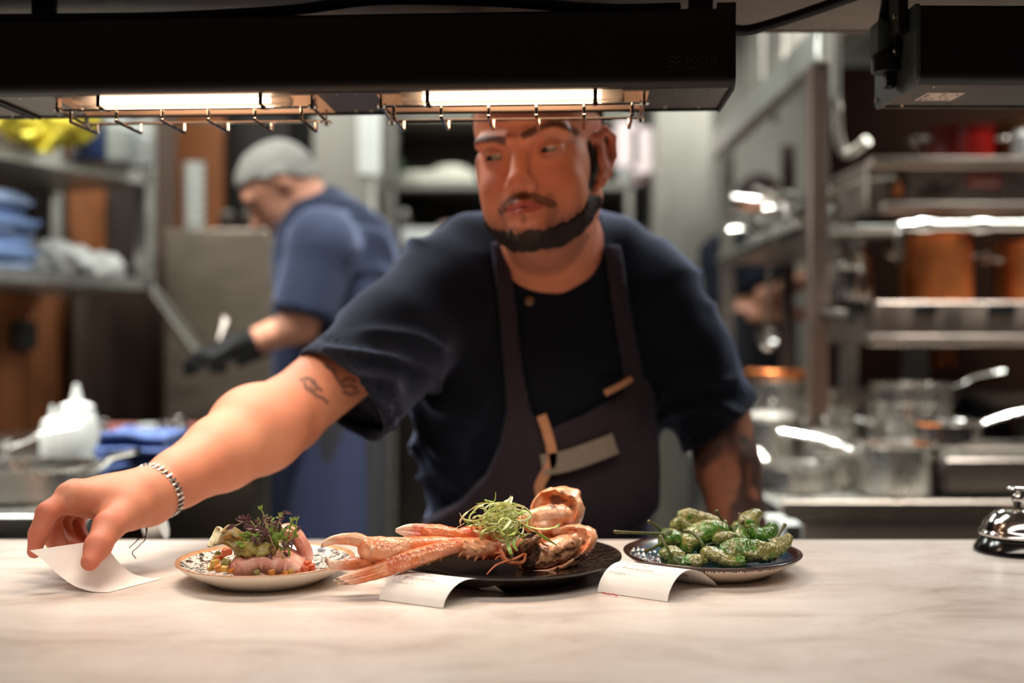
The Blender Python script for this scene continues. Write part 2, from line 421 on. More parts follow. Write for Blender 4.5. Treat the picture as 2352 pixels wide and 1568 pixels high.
tr = n.new('ShaderNodeBsdfTransparent'); gl = n.new('ShaderNodeBsdfGlossy'); gl.inputs['Roughness'].default_value = .08
tl = n.new('ShaderNodeBsdfTranslucent'); tl.inputs['Color'].default_value = (.95,.93,.85,1)
fr = n.new('ShaderNodeFresnel'); fr.inputs['IOR'].default_value = 1.45; tc = n.new('ShaderNodeTexCoord'); nz = n.new('ShaderNodeTexNoise'); nz.inputs['Scale'].default_value = 60
L.new(tc.outputs['Object'], nz.inputs['Vector']); mr = n.new('ShaderNodeMapRange'); mr.inputs['To Min'].default_value = .22; mr.inputs['To Max'].default_value = .42; L.new(nz.outputs['Fac'], mr.inputs['Value'])
m0 = n.new('ShaderNodeMixShader'); L.new(mr.outputs[0], m0.inputs[0]); L.new(tr.outputs[0], m0.inputs[1]); L.new(tl.outputs[0], m0.inputs[2])
m1 = n.new('ShaderNodeMixShader'); L.new(fr.outputs[0], m1.inputs[0]); L.new(m0.outputs[0], m1.inputs[1]); L.new(gl.outputs[0], m1.inputs[2])
L.new(m1.outputs[0], n['Material Output'].inputs['Surface'])
HL, HD, HH = .83, .131, .085      # lamp bar length, depth, height
HZ = 1.474; LAMPW = .85
def heat_lamp(name, label, origin, yaw, length, units, sticker=False, screws=()):
    """bar whose front lower RIGHT corner (left when length<0) is origin; local u right, v back, w up"""
    t = thing(name, label, 'heat lamp', origin)
    M = Matrix.Translation(origin) @ Matrix.Rotation(yaw, 4, 'Z')
    u0, u1 = (-length, 0) if length > 0 else (0, -length)
    # rolled housing profile in (v,w): open below
    prof = [(HD-.006,.0),(HD,0),(HD,HH),(.006,HH),(.0,HH-.004),(0,.013),(.0015,.0065),(.005,.0020),(.010,.0004),(.012,.0004)]
    mb = MB(); k = len(prof); th = .0016
    V = [(u0+.004, v, w_) for v, w_ in prof] + [(u1-.004, v, w_) for v, w_ in prof]
    mb.add(V, [(i, i+1, k+i+1, k+i) for i in range(k-1)], M); mb.build('housing', BLACK, t)
    for (a, bb) in ((u0, u0+.004), (u1-.004, u1)):
        e = MB(); c = [(0,.010),(.003,.003),(.012,-.002),(HD-.004,-.002),(HD+.001,.003),(HD+.001,HH+.001),(.004,HH+.001),(0,HH-.003)]; c = [(v-.001, w_) for v, w_ in c]
        V = [(a, v, w_) for v, w_ in c]+[(bb, v, w_) for v, w_ in c]; q = len(c)
        e.add(V, [tuple(range(q)), tuple(reversed(range(q, 2*q)))]+[(i, q+i, q+(i+1) % q, (i+1) % q) for i in range(q)], M)
        e.build('end_cap', BLACK if not sticker else mat('grey_green_enamel', rgb(58,66,62), .4, 0, .06, 300, spec=.5), t)
    PANM = UNDER if not sticker else mat('dark_grey_underside', rgb(66,64,60), .45, .3, .06, 200)
    # underside flanges and blank panels between the trays
    edges = [u0+.004]; units = sorted(units)
    for c in units: edges += [c-.152, c+.152]
    edges.append(u1-.004)
    MB().box((u0+.004,.009,.001),(u1-.004,.024,.0025), M).build('front_flange', PANM, t)
    MB().box((u0+.004,HD-.008,.0005),(u1-.004,HD,.004), M).build('rear_flange', BLACK, t)
    for i in range(0, len(edges), 2):
        a, bb = edges[i], edges[i+1]
        if bb-a > .004: MB().box((a,.0245,.002),(bb,HD-.008,.0035), M).build('underside_panel', PANM, t)
        for (sv) in (.023, HD-.011):
            for su in ((a+.025, bb-.022) if bb-a > .06 else ((a+bb)/2,)):
                if sticker and su > u0+.3: continue
                MB().lathe([(.0001,-.0016),(.0025,-.0012),(.003,.0005)], 10, M @ Matrix.Translation((su, sv, .0018))).build('screw', CHROME, t)
    for c in units:
        area('heat_lamp_beam', tuple(M @ Vector((c, .05, -.0285))), (.22, .05), LAMPW, (1, .79, .62), rot=(0, 0, yaw), spread=math.radians(98))
        # recessed reflector tray
        a, bb = c-.152, c+.152; v0, v1, hh = .0245, HD-.008, .030
        tr = MB()
        V = [(a,v0,.002),(bb,v0,.002),(bb,v1,.002),(a,v1,.002),(a+.01,v0+.006,hh),(bb-.01,v0+.006,hh),(bb-.01,v1-.004,hh),(a+.01,v1-.004,hh)]
        tr.add(V, [(4,5,6,7),(0,1,5,4),(1,2,6,5),(2,3,7,6),(3,0,4,7)], M)
        tray = tr.build('reflector_tray', REFL, t, smooth=False)
        for s_ in range(10):
            su = a+.03+s_*.0275
            MB().box((su-.0018,v1-.0052,.009),(su+.0018,v1-.0030,.020), M).build('slot', BLACKP, tray)
        # quartz emitter in a clear glass sleeve
        ln = .121; vt = .0255; wt = -.0035
        el = MB().tube([(c-ln+.022,vt,wt),(c+ln-.022,vt,wt)], .0036, 12, M).build('heating_element', TUBE, t)
        g = MB(); V = []; 
        for (uu, s0) in ((-ln-.001,.7),(-ln+.006,1),(ln-.006,1),(ln+.001,.7)):
            V += [(c+uu, vt-.0135, wt+.0055*s0), (c+uu, vt-.012, wt-.006*s0), (c+uu, vt+.012, wt-.0065*s0), (c+uu, vt+.0135, wt+.0055*s0)]
        g.add(V, [(i*4+j, i*4+(j+1) % 4, i*4+4+(j+1) % 4, i*4+4+j) for i in range(3) for j in range(4)]+[(3,2,1,0),(12,13,14,15)], M)
        g.build('glass_sleeve', GLASS, t)
        for s_ in (-1, 1):
            uu = c+s_*.092
            cl = MB().box((uu-.0022,vt-.0148,wt-.0078),(uu+.0022,vt-.0136,.003), M).box((uu-.0022,vt-.0148,wt-.0080),(uu+.0022,vt+.0148,wt-.0070), M).build('sleeve_clip', CHROME, t)
            MB().lathe([(.0001,-.004),(.003,-.0035),(.0035,-.001),(.0035,0)], 12, M @ Matrix.Translation((uu, vt-.004, wt-.0075))).build('clip_screw', CHROME, cl)
        # wire guard
        gv0, gv1 = .030, .102
        g = MB().tube([(c-.150,gv0,-.011),(c+.150,gv0,-.011)], .0017, 8, M).build('guard_rail', CHROME, t)
        MB().tube([(c-.150,gv1,-.013),(c+.150,gv1,-.013)], .0017, 8, M).build('guard_rail', CHROME, t)
        for k_ in range(6):
            uu = c-.132+k_*.0530
            MB().tube(spline([(uu,gv0,-.010),(uu,gv0,-.0165),(uu,gv0,-.0225),(uu,gv0+.003,-.0245),(uu,gv0+.04,-.0245),(uu,gv1-.003,-.0245),(uu,gv1,-.0225),(uu,gv1,-.014)], 22), .0020, 8, M).build('guard_hook', CHROME, t)
        for s_ in (-1, 1):
            uu = c+s_*.146
            br = MB().tube([(uu,gv0-.001,-.011),(uu,gv1+.004,-.014)], .0018, 8, M).box((uu-.0012,gv0-.005,-.0135),(uu+.0012,gv0+.005,.002), M).box((uu-.0012,gv1-.003,-.018),(uu+.0012,gv1+.004,.001), M).build('guard_bracket', CHROME, t)
            for gv, gw in ((gv0,-.011),(gv1+.001,-.0145)):
                MB().tube([(uu-.006,gv,gw),(uu+.006,gv,gw)], .0012, 8, M).tube([(uu-.0045,gv,gw),(uu-.0022,gv,gw)], .0032, 6, M).tube([(uu+.0022,gv,gw),(uu+.0045,gv,gw)], .0032, 6, M).build('guard_nut', CHROME, br)
    return t, M
YAW = math.radians(-3.2)
LO = P(1690, 197, 1.19); LO.z = HZ
lamp, LM = heat_lamp('heat_lamp', 'long black heat lamp bar with two glowing tubes and wire guards', LO, YAW, HL, (-.242, -.612))
# maker's print on the front face
def print_on(parent, name, txt, size, M, m, spacing=1.0, sx=1.0):
    V, Q = text_mesh(txt, size, spacing)
    return mesh_obj(name, [tuple(M @ Vector((v[0]*sx, v[1], 0))) for v in V], Q, m, parent, smooth=False)
FM = LM @ Matrix.Translation((0, -.0006, 0)) @ Matrix.Rotation(PI/2, 4, 'X')   # text plane on the front face
print_on(lamp, 'lettering', 'FOCUS', .0105, FM @ Matrix.Translation((-.0535, .0247, 0)), LOGO, 1.05)
print_on(lamp, 'lettering', 'MADE BY STAYHOT', .0028, FM @ Matrix.Translation((-.0535, .0190, 0)), LOGO, 1.2)
mb = MB()
for k in range(3):
    zz = .0325-k*.0050; pts = [(-.0725,zz-.0022),(-.0685,zz),(-.0640,zz-.0022),(-.0595,zz)] if k < 2 else [(-.0725,zz-.0022),(-.0685,zz),(-.0645,zz-.0022)]
    for (a, c) in zip(pts, pts[1:]):
        mb.add([(a[0],a[1]-.0006,0),(c[0],c[1]-.0006,0),(c[0],c[1]+.0006,0),(a[0],a[1]+.0006,0)], [(0,1,2,3)], FM)
mb.build('logo', LOGO, lamp, smooth=False)
mb = MB(); x0, x1, y0, y1, tq = -.838+.02, -.803, .036, .050, .0004   # small rating plate print at the left end
for (a, c, d, e_) in ((x0,x1,y0,y0+tq),(x0,x1,y1-tq,y1),(x1-tq,x1,y0,y1),(x0+.004,x1-.004,.0455,.0462),(x0+.004,x1-.005,.0408,.0414)):
    mb.add([(a,d,0),(c,d,0),(c,e_,0),(a,e_,0)], [(0,1,2,3)], FM)
mb.build('rating_print', LOGO, lamp, smooth=False)
MB().box((-.045,.050,HH),(-.018,.058,1.5995-HZ), LM).build('hanging_strut', BLACK, lamp)
MB().box((-.80,.050,HH),(-.773,.058,1.5995-HZ), LM).build('hanging_strut', BLACK, lamp)
MB().box((-.02,-.002,HH-.008),(-.0,.004,HH+.004), LM).build('end_clip', BLACK, lamp)
# left neighbour of the same make, only its end in view
o2 = LM @ Vector((-HL-.004, 0, 0))
heat_lamp('heat_lamp', 'black heat lamp bar cut off by the left edge of the photo', o2, YAW, .5, ())
# right lamp
RO = P(2105, 190, 1.19); RO.z = HZ+.003
lamp2, RM = heat_lamp('heat_lamp', 'black heat lamp bar with plugged cable and white sticker at upper right', RO, math.radians(.8), -.7, (), sticker=True)
SM = RM @ Matrix.Translation((.033, .094, .0016)) @ Matrix.Rotation(PI, 4, 'X')
st = MB().add([(0,0,0),(.043,0,0),(.043,.040,0),(0,.040,0)], [(0,1,2,3)], SM).build('sticker', STICK, lamp2, smooth=False)
mb = MB()
for (a, d, ww, hh) in ((.003,.003,.003,.012),(.003,.018,.003,.016),(.010,.003,.002,.008),(.010,.014,.002,.004),(.016,.004,.0015,.010),(.020,.018,.003,.006),(.020,.028,.003,.009),(.027,.004,.0015,.006),(.027,.014,.0015,.012),(.033,.004,.002,.010),(.033,.022,.0006,.016),(.037,.026,.002,.008)):
    mb.add([(a,d,.0003),(a+ww,d,.0003),(a+ww,d+hh,.0003),(a,d+hh,.0003)], [(0,1,2,3)], SM)
mb.build('sticker_print', INK, st, smooth=False)
# mains plug and strut on its end cap
PL = MB().box((-.022,.052,.045),(-.002,.088,.086), RM, bev=.004).build('mains_plug', mat('grey_green_enamel', rgb(58,66,62)), lamp2)
MB().lathe([(.017,-.0),(.017,.018),(.015,.02)], 20, RM @ Matrix.Translation((-.010,.062,.026))).build('plug_body', BLACKP, PL)
MB().box((-.012,.056,.008),(-.001,.068,.028), RM, bev=.002).build('plug_latch', BLACKP, PL)
MB().box((-.009,.040,.04),(-.002,.085,1.5965-HZ), RM, bev=.001).box((-.012,.02,.06),(-.001,.05,1.5965-HZ), RM, bev=.001).build('hanging_strut', BLACK, lamp2)
for (v_, w_) in ((.030,.080),(.030,.042),(.122,.008)): MB().lathe([(.0028,0),(.0028,.0016),(.0001,.002)], 10, RM @ Matrix.Translation((-.0125 if w_ > .02 else -.001, v_, w_)) @ Matrix.Rotation(-PI/2, 4, 'Y')).build('screw', CHROME, lamp2)
tag(MB().tube(spline([RM @ Vector(p) for p in ((-.012,.070,.082),(-.010,.067,.10),(-.006,.060,.122),(-.004,.050,.128))], 20), .0055, 10).build('power_cable', CABLE), 'short black cable rising from the plug of the right heat lamp', 'cable')
# cables lying along the tops of the bars
zt = HZ+HH
pts = [(x, 1.217+(.24-x)*.056, zt+z) for x, z in ((-.62,.0075),(-.50,.0068),(-.38,.0068),(-.25,.012),(-.15,.022),(-.02,.018),(.1,.0075),(.185,.0072))]
tag(MB().tube(spline(pts, 60), .006, 10).build('power_cable', CABLE), 'black cable lying along the top of the long heat lamp bar', 'cable')
pts = [(.2475,1.25,zt-.008),(.27,1.25,zt-.008),(.32,1.235,zt+.004),(.38,1.20,zt+.018),(.43,1.16,zt+.028),(.52,1.12,zt+.031),(.62,1.10,zt+.033)]
tag(MB().tube(spline(pts, 40), .006, 10).build('power_cable', CABLE), 'black cable looping across the gap between the two heat lamps', 'cable')
# ================================================================== plates, order tickets and the bell on the pass
def plate_profile(r, h, foot=.62, ft=.0045):
    return [(r*foot-.008,.003),(r*foot-.004,0),(r*foot+.001,0),(r*foot+.003,.003),(r*.80,h*.40),(r*.94,h*.76),(r*.988,h*.93),(r*1.0,h*1.0),(r*.994,h*1.06),(r*.975,h*1.05),
            (r*.93,h*.93),(r*.82,h*.68),(r*.70,h*.56),(r*.5,h*.50),(r*.25,h*.48),(.0005,h*.48)]
def plate_mat(name, outer, fn):
    """fn(nt,n,L,r_socket,vec_socket)->colour socket for the glazed face"""
    m = bpy.data.materials.new(name); m.use_nodes = True; nt = m.node_tree; n = nt.nodes; L = nt.links; b = n['Principled BSDF']
    tc = n.new('ShaderNodeTexCoord'); sx = n.new('ShaderNodeSeparateXYZ'); L.new(tc.outputs['Object'], sx.inputs[0])
    cb = n.new('ShaderNodeCombineXYZ'); L.new(sx.outputs[0], cb.inputs[0]); L.new(sx.outputs[1], cb.inputs[1])
    ln = n.new('ShaderNodeVectorMath'); ln.operation = 'LENGTH'; L.new(cb.outputs[0], ln.inputs[0])
    c, rough = fn(nt, n, L, ln.outputs['Value'], cb.outputs[0])
    ge = n.new('ShaderNodeNewGeometry'); s2 = n.new('ShaderNodeSeparateXYZ'); L.new(tc.outputs['Normal'], s2.inputs[0])
    st = n.new('ShaderNodeMath'); st.operation = 'GREATER_THAN'; st.inputs[1].default_value = -.05; L.new(s2.outputs[2], st.inputs[0])
    mx = n.new('ShaderNodeMix'); mx.data_type = 'RGBA'; L.new(st.outputs[0], mx.inputs['Factor']); mx.inputs['A'].default_value = outer; L.new(c, mx.inputs['B'])
    L.new(mx.outputs['Result'], b.inputs['Base Color']); b.inputs['Roughness'].default_value = rough; b.inputs['Coat Weight'].default_value = .7; b.inputs['Coat Roughness'].default_value = .08
    return m
def math_node(n, L, op, a, b=None, c=None):
    m = n.new('ShaderNodeMath'); m.operation = op
    for i, x in enumerate((a, b, c)):
        if x is None: continue
        if isinstance(x, (int, float)): m.inputs[i].default_value = x
        else: L.new(x, m.inputs[i])
    return m.outputs[0]
def mix_col(n, L, fac, A, B, blend='MIX'):
    m = n.new('ShaderNodeMix'); m.data_type = 'RGBA'; m.blend_type = blend
    for k, x in (('Factor', fac), ('A', A), ('B', B)):
        if isinstance(x, (int, float, tuple)): m.inputs[k].default_value = x
        else: L.new(x, m.inputs[k])
    return m.outputs['Result']
def noise_node(n, L, vec, sc, det=3, dist=0):
    z = n.new('ShaderNodeTexNoise'); z.inputs['Scale'].default_value = sc; z.inputs['Detail'].default_value = det; z.inputs['Distortion'].default_value = dist; L.new(vec, z.inputs['Vector']); return z.outputs['Fac']
def rim_band(n, L, r, vec, edge, wob, sc):
    return math_node(n, L, 'GREATER_THAN', math_node(n, L, 'ADD', r, math_node(n, L, 'MULTIPLY', math_node(n, L, 'SUBTRACT', noise_node(n, L, vec, sc), .5), wob)), edge)
def floral(nt, n, L, r, vec):
    # white blossoms and scrolls printed on a dark teal ground
    def blossoms(sc, petals, size, shift):
        mp = n.new('ShaderNodeMapping'); mp.inputs['Location'].default_value = (shift, shift*.7, 0); L.new(vec, mp.inputs[0])
        vo = n.new('ShaderNodeTexVoronoi'); vo.voronoi_dimensions = '2D'; vo.inputs['Scale'].default_value = sc; vo.inputs['Randomness'].default_value = .75; L.new(mp.outputs[0], vo.inputs['Vector'])
        df = n.new('ShaderNodeVectorMath'); df.operation = 'SUBTRACT'; L.new(mp.outputs[0], df.inputs[0]); L.new(vo.outputs['Position'], df.inputs[1])
        sx = n.new('ShaderNodeSeparateXYZ'); L.new(df.outputs[0], sx.inputs[0])
        an = math_node(n, L, 'ARCTAN2', sx.outputs[1], sx.outputs[0]); d = vo.outputs['Distance']
        w_ = math_node(n, L, 'MULTIPLY_ADD', math_node(n, L, 'ABSOLUTE', math_node(n, L, 'COSINE', math_node(n, L, 'MULTIPLY', an, petals/2))), size*.62, size*.38)
        pet = math_node(n, L, 'LESS_THAN', d, w_); hole = math_node(n, L, 'LESS_THAN', d, size*.20)
        return math_node(n, L, 'SUBTRACT', pet, hole)
    a = blossoms(62, 6, .40, 0); c = blossoms(135, 5, .33, .37)
    wv = n.new('ShaderNodeTexWave'); wv.wave_type = 'RINGS'; wv.inputs['Scale'].default_value = 26; wv.inputs['Distortion'].default_value = 14; wv.inputs['Detail'].default_value = 1; wv.inputs['Detail Scale'].default_value = 3.2; L.new(vec, wv.inputs['Vector'])
    sc = math_node(n, L, 'GREATER_THAN', wv.outputs['Fac'], .80)
    f = math_node(n, L, 'MAXIMUM', math_node(n, L, 'MAXIMUM', a, c), sc)
    col = mix_col(n, L, f, rgb(34,48,52), rgb(226,218,206))
    col = mix_col(n, L, math_node(n, L, 'MULTIPLY', rim_band(n, L, r, vec, .0868, .003, 90), .9), col, rgb(196,140,94))
    return col, .25
def dark_glaze(nt, n, L, r, vec):
    return mix_col(n, L, noise_node(n, L, vec, 22, 4), rgb(22,17,15), rgb(46,34,28)), .12
def blue_glaze(nt, n, L, r, vec):
    c = mix_col(n, L, noise_node(n, L, vec, 30, 5), rgb(22,38,52), rgb(74,104,122))
    sp = math_node(n, L, 'GREATER_THAN', noise_node(n, L, vec, 420, 2), .70); c = mix_col(n, L, sp, c, rgb(150,160,165))
    c = mix_col(n, L, rim_band(n, L, r, vec, .0895, .010, 130), c, rgb(96,62,40))
    return mix_col(n, L, math_node(n, L, 'GREATER_THAN', r, .0935), c, rgb(40,26,20)), .2
def make_plate(name, label, c, r, h, m, ripple=0, foot=.62):
    mb = MB().lathe(plate_profile(r, h, foot), 96, cap=False)
    V = np.array(mb.v)
    if ripple:
        # finer face with waves pressed into the rim
        prof = [(r*.994,h*1.06)]+[(r*(.985-.985*i/44), h*(.48+.57*max(0,(.985-.985*i/44-.45)/.535)**1.7)) for i in range(44)]+[(.0004,h*.48)]
        mb = MB().lathe(plate_profile(r, h, foot)[:9], 160, cap=False); k = len(mb.v); mb.lathe(prof, 160, cap=False); V = np.array(mb.v)
        rr = np.hypot(V[:,0], V[:,1]); idx = np.arange(len(V)) >= k
        ang = np.arctan2(V[:,1], V[:,0])
        ph = vnoise(np.stack([V[:,0]*1, V[:,1], V[:,0]*0], 1), 26, 3)*5
        wv = np.sin(rr*560+ph+np.sin(ang*2+.5)*6)*.5+np.sin(V[:,0]*260+V[:,1]*430+ph*2)*.5
        V[idx, 2] += (ripple*wv*ss(r*.55, r*.8, rr)*ss(r*.995, r*.93, rr))[idx]
    V += np.array(c)
    o = mesh_obj(name, V, mb.f, m, None, True, loc=c)
    return tag(o, label, 'plate')
PA = (-.2577, 1.165, CT); PB = (-.0075, 1.196, CT); PC = (.217, 1.206, CT)
make_plate('plate', 'white plate with dark floral print and tan rim, under the pork', PA, .0925, .022, plate_mat('floral_print_glaze', rgb(232,220,204), floral))
DG = plate_mat('black_brown_glaze', rgb(34,25,21), dark_glaze)
make_plate('plate', 'large black plate with rippled rim, under the langoustine', PB, .1257, .021, DG, ripple=.0009, foot=.66)
BG = plate_mat('blue_reactive_glaze', rgb(226,206,186), blue_glaze)
# the brown edge runs in short drips down the cream outside
nt, n, L, b = nodes_of(BG); src = b.inputs['Base Color'].links[0].from_socket
tc = n.new('ShaderNodeTexCoord'); sx = n.new('ShaderNodeSeparateXYZ'); L.new(tc.outputs['Object'], sx.inputs[0])
an = math_node(n, L, 'ARCTAN2', sx.outputs[1], sx.outputs[0]); cv = n.new('ShaderNodeCombineXYZ'); L.new(an, cv.inputs[0])
dr = math_node(n, L, 'MULTIPLY_ADD', noise_node(n, L, cv.outputs[0], 38, 4), -.014, .0255)
L.new(mix_col(n, L, math_node(n, L, 'GREATER_THAN', sx.outputs[2], dr), src, rgb(58,34,24)), b.inputs['Base Color'])
make_plate('plate', 'dark blue speckled plate with brown edge, under the green peppers', PC, .096, .022, BG)
# ------------------------------------------------------------------ order tickets
PAPER = mat('thermal_paper', rgb(238,232,226), .75, 0, .02, 40, sss=0)
FADED = mat('faded_ticket_print', rgb(190,174,168), .8, 0, .05, 300)
def ticket(label, A, Bp, g, h, lines, prof=None):
    """arched slip: near foot A, far foot Bp, g along the paper's width"""
    A = Vector((A[0],A[1],CT)); Bp = Vector((Bp[0],Bp[1],CT)); g = Vector((g[0],g[1],0))
    def fn(u, v):                                   # u across the width, v from the far foot to the near one
        s = 1-v
        if prof: return prof(u, v, A, Bp, g)
        z = h*(math.sin(PI*min(1, s**.72))**.85 if 0 < s < 1 else 0)
        lift = .0006
        return A+(Bp-A)*s-g*(1-u)+Vector((0,0,z+lift)) 
    o = MB().sheet(lambda u, v: tuple(fn(u, v)), 4, 40, .0002).build('order_ticket', PAPER, None, smooth='auto')
    tag(o, label, 'ticket', 'paper order tickets')
    arc = .115; wd = g.length
    for (txt, size, x, y) in lines:
        if txt == '_': V = [(0,0,0),(wd*.78,0,0),(wd*.78,.0003,0),(0,.0003,0)]; Q = [(0,1,2,3)]
        else: V, Q = text_mesh(txt, size, 1.15)
        VV = []
        for p in V:
            u = (x+p[0])/wd; v = (y-p[1])/arc
            u = min(max(u, .01), .99); v = min(max(v, .01), .99)
            a = fn(u, v); b1 = fn(u, v+.01)-a; c1 = fn(min(u+.01, 1), v)-fn(u-.01, v); nn = b1.cross(c1); nn.normalize()
            if nn.z < 0: nn = -nn
            VV.append(tuple(a+nn*.0005))
        mesh_obj('printed_line' if txt == '_' else 'lettering', VV, Q, FADED, o, smooth=False)
    return o
def gxy(px, py): 
    Y = (CAMZ-CT)*F/(py-CY); return ((px-CX)*Y/F, Y)
a0, a1, b0 = gxy(870,1378), gxy(1018,1398), gxy(1157,1362)
ticket('arched white order ticket standing in front of the black langoustine plate', a1, b0, (a1[0]-a0[0], a1[1]-a0[1]), .0215,
       [('_',0,.004,.063),('Bord 42', .0070, .012, .0775),('_',0,.006,.0800),('1 Bogavante', .0075, .005, .0900),('_',0,.004,.0930),('Trobelt 1', .0055, .004, .1000)])
a0, a1, b0 = gxy(1372,1360), gxy(1533,1383), gxy(1648,1347)
tk = ticket('arched white order ticket in front of the blue pepper plate', a1, b0, (a1[0]-a0[0], a1[1]-a0[1]), .0245,
       [('_',0,.004,.063),('Bord 42', .0070, .012, .0775),('_',0,.006,.0800),('1 Pimientos', .0075, .007, .0900),('_',0,.004,.0930),('Trobelt 1', .0055, .004, .1000)])
CHILI = mat('red_chilli_thread', rgb(176,62,34), .45, 0, .15, 200)
tag(MB().tube(spline([tuple(gxy(x, y))+(CT+.0016,) for x, y in ((1384,1364),(1392,1366),(1402,1367.5),(1412,1368.5),(1417,1371.5))], 14), .0006, 6).build('chilli_thread', CHILI), 'thin red chilli thread lying against the ticket by the peppers', 'garnish')
# slip lifted by the hand: from the flat end on the marble up to the fingers
Q0, Q1 = gxy(252,1361), gxy(377,1329)
def lifted(u, v, A, Bp, g):
    # v=0 flat right end edge ... v=1 raised left end
    pts = [(0,0,.0006),(-.018,.001,.0008),(-.036,.002,.006),(-.052,.001,.018),(-.066,-.002,.034),(-.078,-.006,.044)]
    q = v*(len(pts)-1); i = min(int(q), len(pts)-2); t = q-i; t2 = t
    p = Vector(pts[i]).lerp(Vector(pts[i+1]), t2)
    near = Vector((Q0[0], Q0[1], CT)); far = Vector((Q1[0], Q1[1], CT))
    e = near.lerp(far, u*(1-.12*v)); k = 1-.25*v*u
    return e+Vector((p.x*k*1.0, p.y, p.z))
def lifted_s(u, v, A, Bp, g):
    return (lifted(u, max(0, v-.06), A, Bp, g)+lifted(u, v, A, Bp, g)*2+lifted(u, min(1, v+.06), A, Bp, g))/4
tag(MB().sheet(lambda u, v: tuple(lifted_s(u, v, None, None, None)), 8, 40, .0002).build('order_ticket', PAPER), 'white order ticket pinched and lifted off the marble by the hand', 'ticket', 'paper order tickets')
# ------------------------------------------------------------------ bell
bx = (.601, 1.32, CT); T = Matrix.Translation(bx)
bell = thing('service_bell', 'chrome service bell on a black base at the right end of the pass', 'bell', bx)
MB().lathe([(.0490,.0),(.0493,.003),(.0475,.007),(.041,.017),(.037,.020),(.033,.021),(.03,.0205)], 64, T).build('base', mat('gloss_black', rgb(14,13,13), .14, 0, .1, 60, spec=.6), bell)
MB().lathe([(.0405,.0195),(.0428,.0205),(.0436,.0225),(.0428,.0245),(.0408,.0262),(.0398,.029),(.0375,.0345),(.0335,.0405),(.0275,.0465),(.02,.0508),(.011,.0532),(.0008,.054)], 64, T, cap=False).build('dome', mat('worn_chrome', rgb(212,206,200), .1, 1, .10, 120, bump=.03), bell)
MB().lathe([(.0045,.052),(.0042,.056),(.005,.058),(.0062,.061),(.0066,.064),(.0058,.067),(.0040,.069),(.0028,.0705),(.0028,.073),(.0068,.0738),(.0118,.0748),(.0126,.0762),(.0112,.0776),(.006,.0784),(.0005,.0786)], 32, T).build('striker', CHROME, bell)
# ================================================================== green peppers on the blue plate
PEP = mat('blistered_green_pepper', rgb(70,110,30), .27, 0, .34, 210, bump=.8, bscale=190, spec=.6, coat=.35, attr='Col')
# salty grain over the skin
nt, n, L, b = nodes_of(PEP); src = b.inputs['Base Color'].links[0].from_socket
tc = n.new('ShaderNodeTexCoord'); g = math_node(n, L, 'GREATER_THAN', noise_node(n, L, tc.outputs['Object'], 620, 2), .630)
L.new(mix_col(n, L, math_node(n, L, 'MULTIPLY', g, .55), src, rgb(232,222,196)), b.inputs['Base Color'])
STEMM = mat('green_stem', rgb(66,84,32), .4, 0, .25, 220, attr='Col')
def organic_tube(pts, radii, nr=44, na=28, seed=0, lobes=3, lobe=.10, wrinkle=.12, wsc=60, flat=1.0):
    P0 = spline(pts, nr); ts = np.linspace(0, len(radii)-1, nr); R = np.interp(ts, np.arange(len(radii)), radii)
    V = []; up = Vector((.13, .2, .97)).normalized()
    for i, p in enumerate(P0):
        t = (P0[min(i+1, nr-1)]-P0[max(i-1, 0)]).normalized(); up = (up-t*up.dot(t)).normalized(); sd = t.cross(up)
        for k in range(na):
            a = 2*PI*k/na; V.append(tuple(p))
    V = np.array(V); D = np.zeros_like(V); up = Vector((.13, .2, .97)).normalized(); rng = np.random.RandomState(seed); ph = rng.rand()*6
    A = np.tile(2*PI*np.arange(na)/na, nr); I = np.repeat(np.arange(nr), na)
    for i, p in enumerate(P0):
        t = (P0[min(i+1, nr-1)]-P0[max(i-1, 0)]).normalized(); up = (up-t*up.dot(t)).normalized(); sd = t.cross(up)
        for k in range(na):
            a = 2*PI*k/na; D[i*na+k] = sd*math.cos(a)+up*(math.sin(a)*flat)
    rad = R[I]*(1+lobe*np.cos(lobes*A+ph+I/nr*1.6))
    q = V+D*rad[:, None]; nz_ = vnoise(q*np.array([1,1,1]), wsc, seed); nz2 = vnoise(q, wsc*2.6, seed+5, 1)
    nz3 = np.abs(vnoise(q, wsc*4.5, seed+8, 2)); rad = rad*(1+wrinkle*nz_-wrinkle*.9*np.abs(nz2)-wrinkle*.45*(nz3 < .12)*(1-nz3/.12)); V = V+D*rad[:, None]
    Q = [(i*na+k, i*na+(k+1) % na, (i+1)*na+(k+1) % na, (i+1)*na+k) for i in range(nr-1) for k in range(na)]
    Q += [tuple(reversed(range(na))), tuple(range((nr-1)*na, nr*na))]
    return V, Q, I/(nr-1), nz_
def L3(r, g, b): return np.array(rgb(r, g, b)[:3])
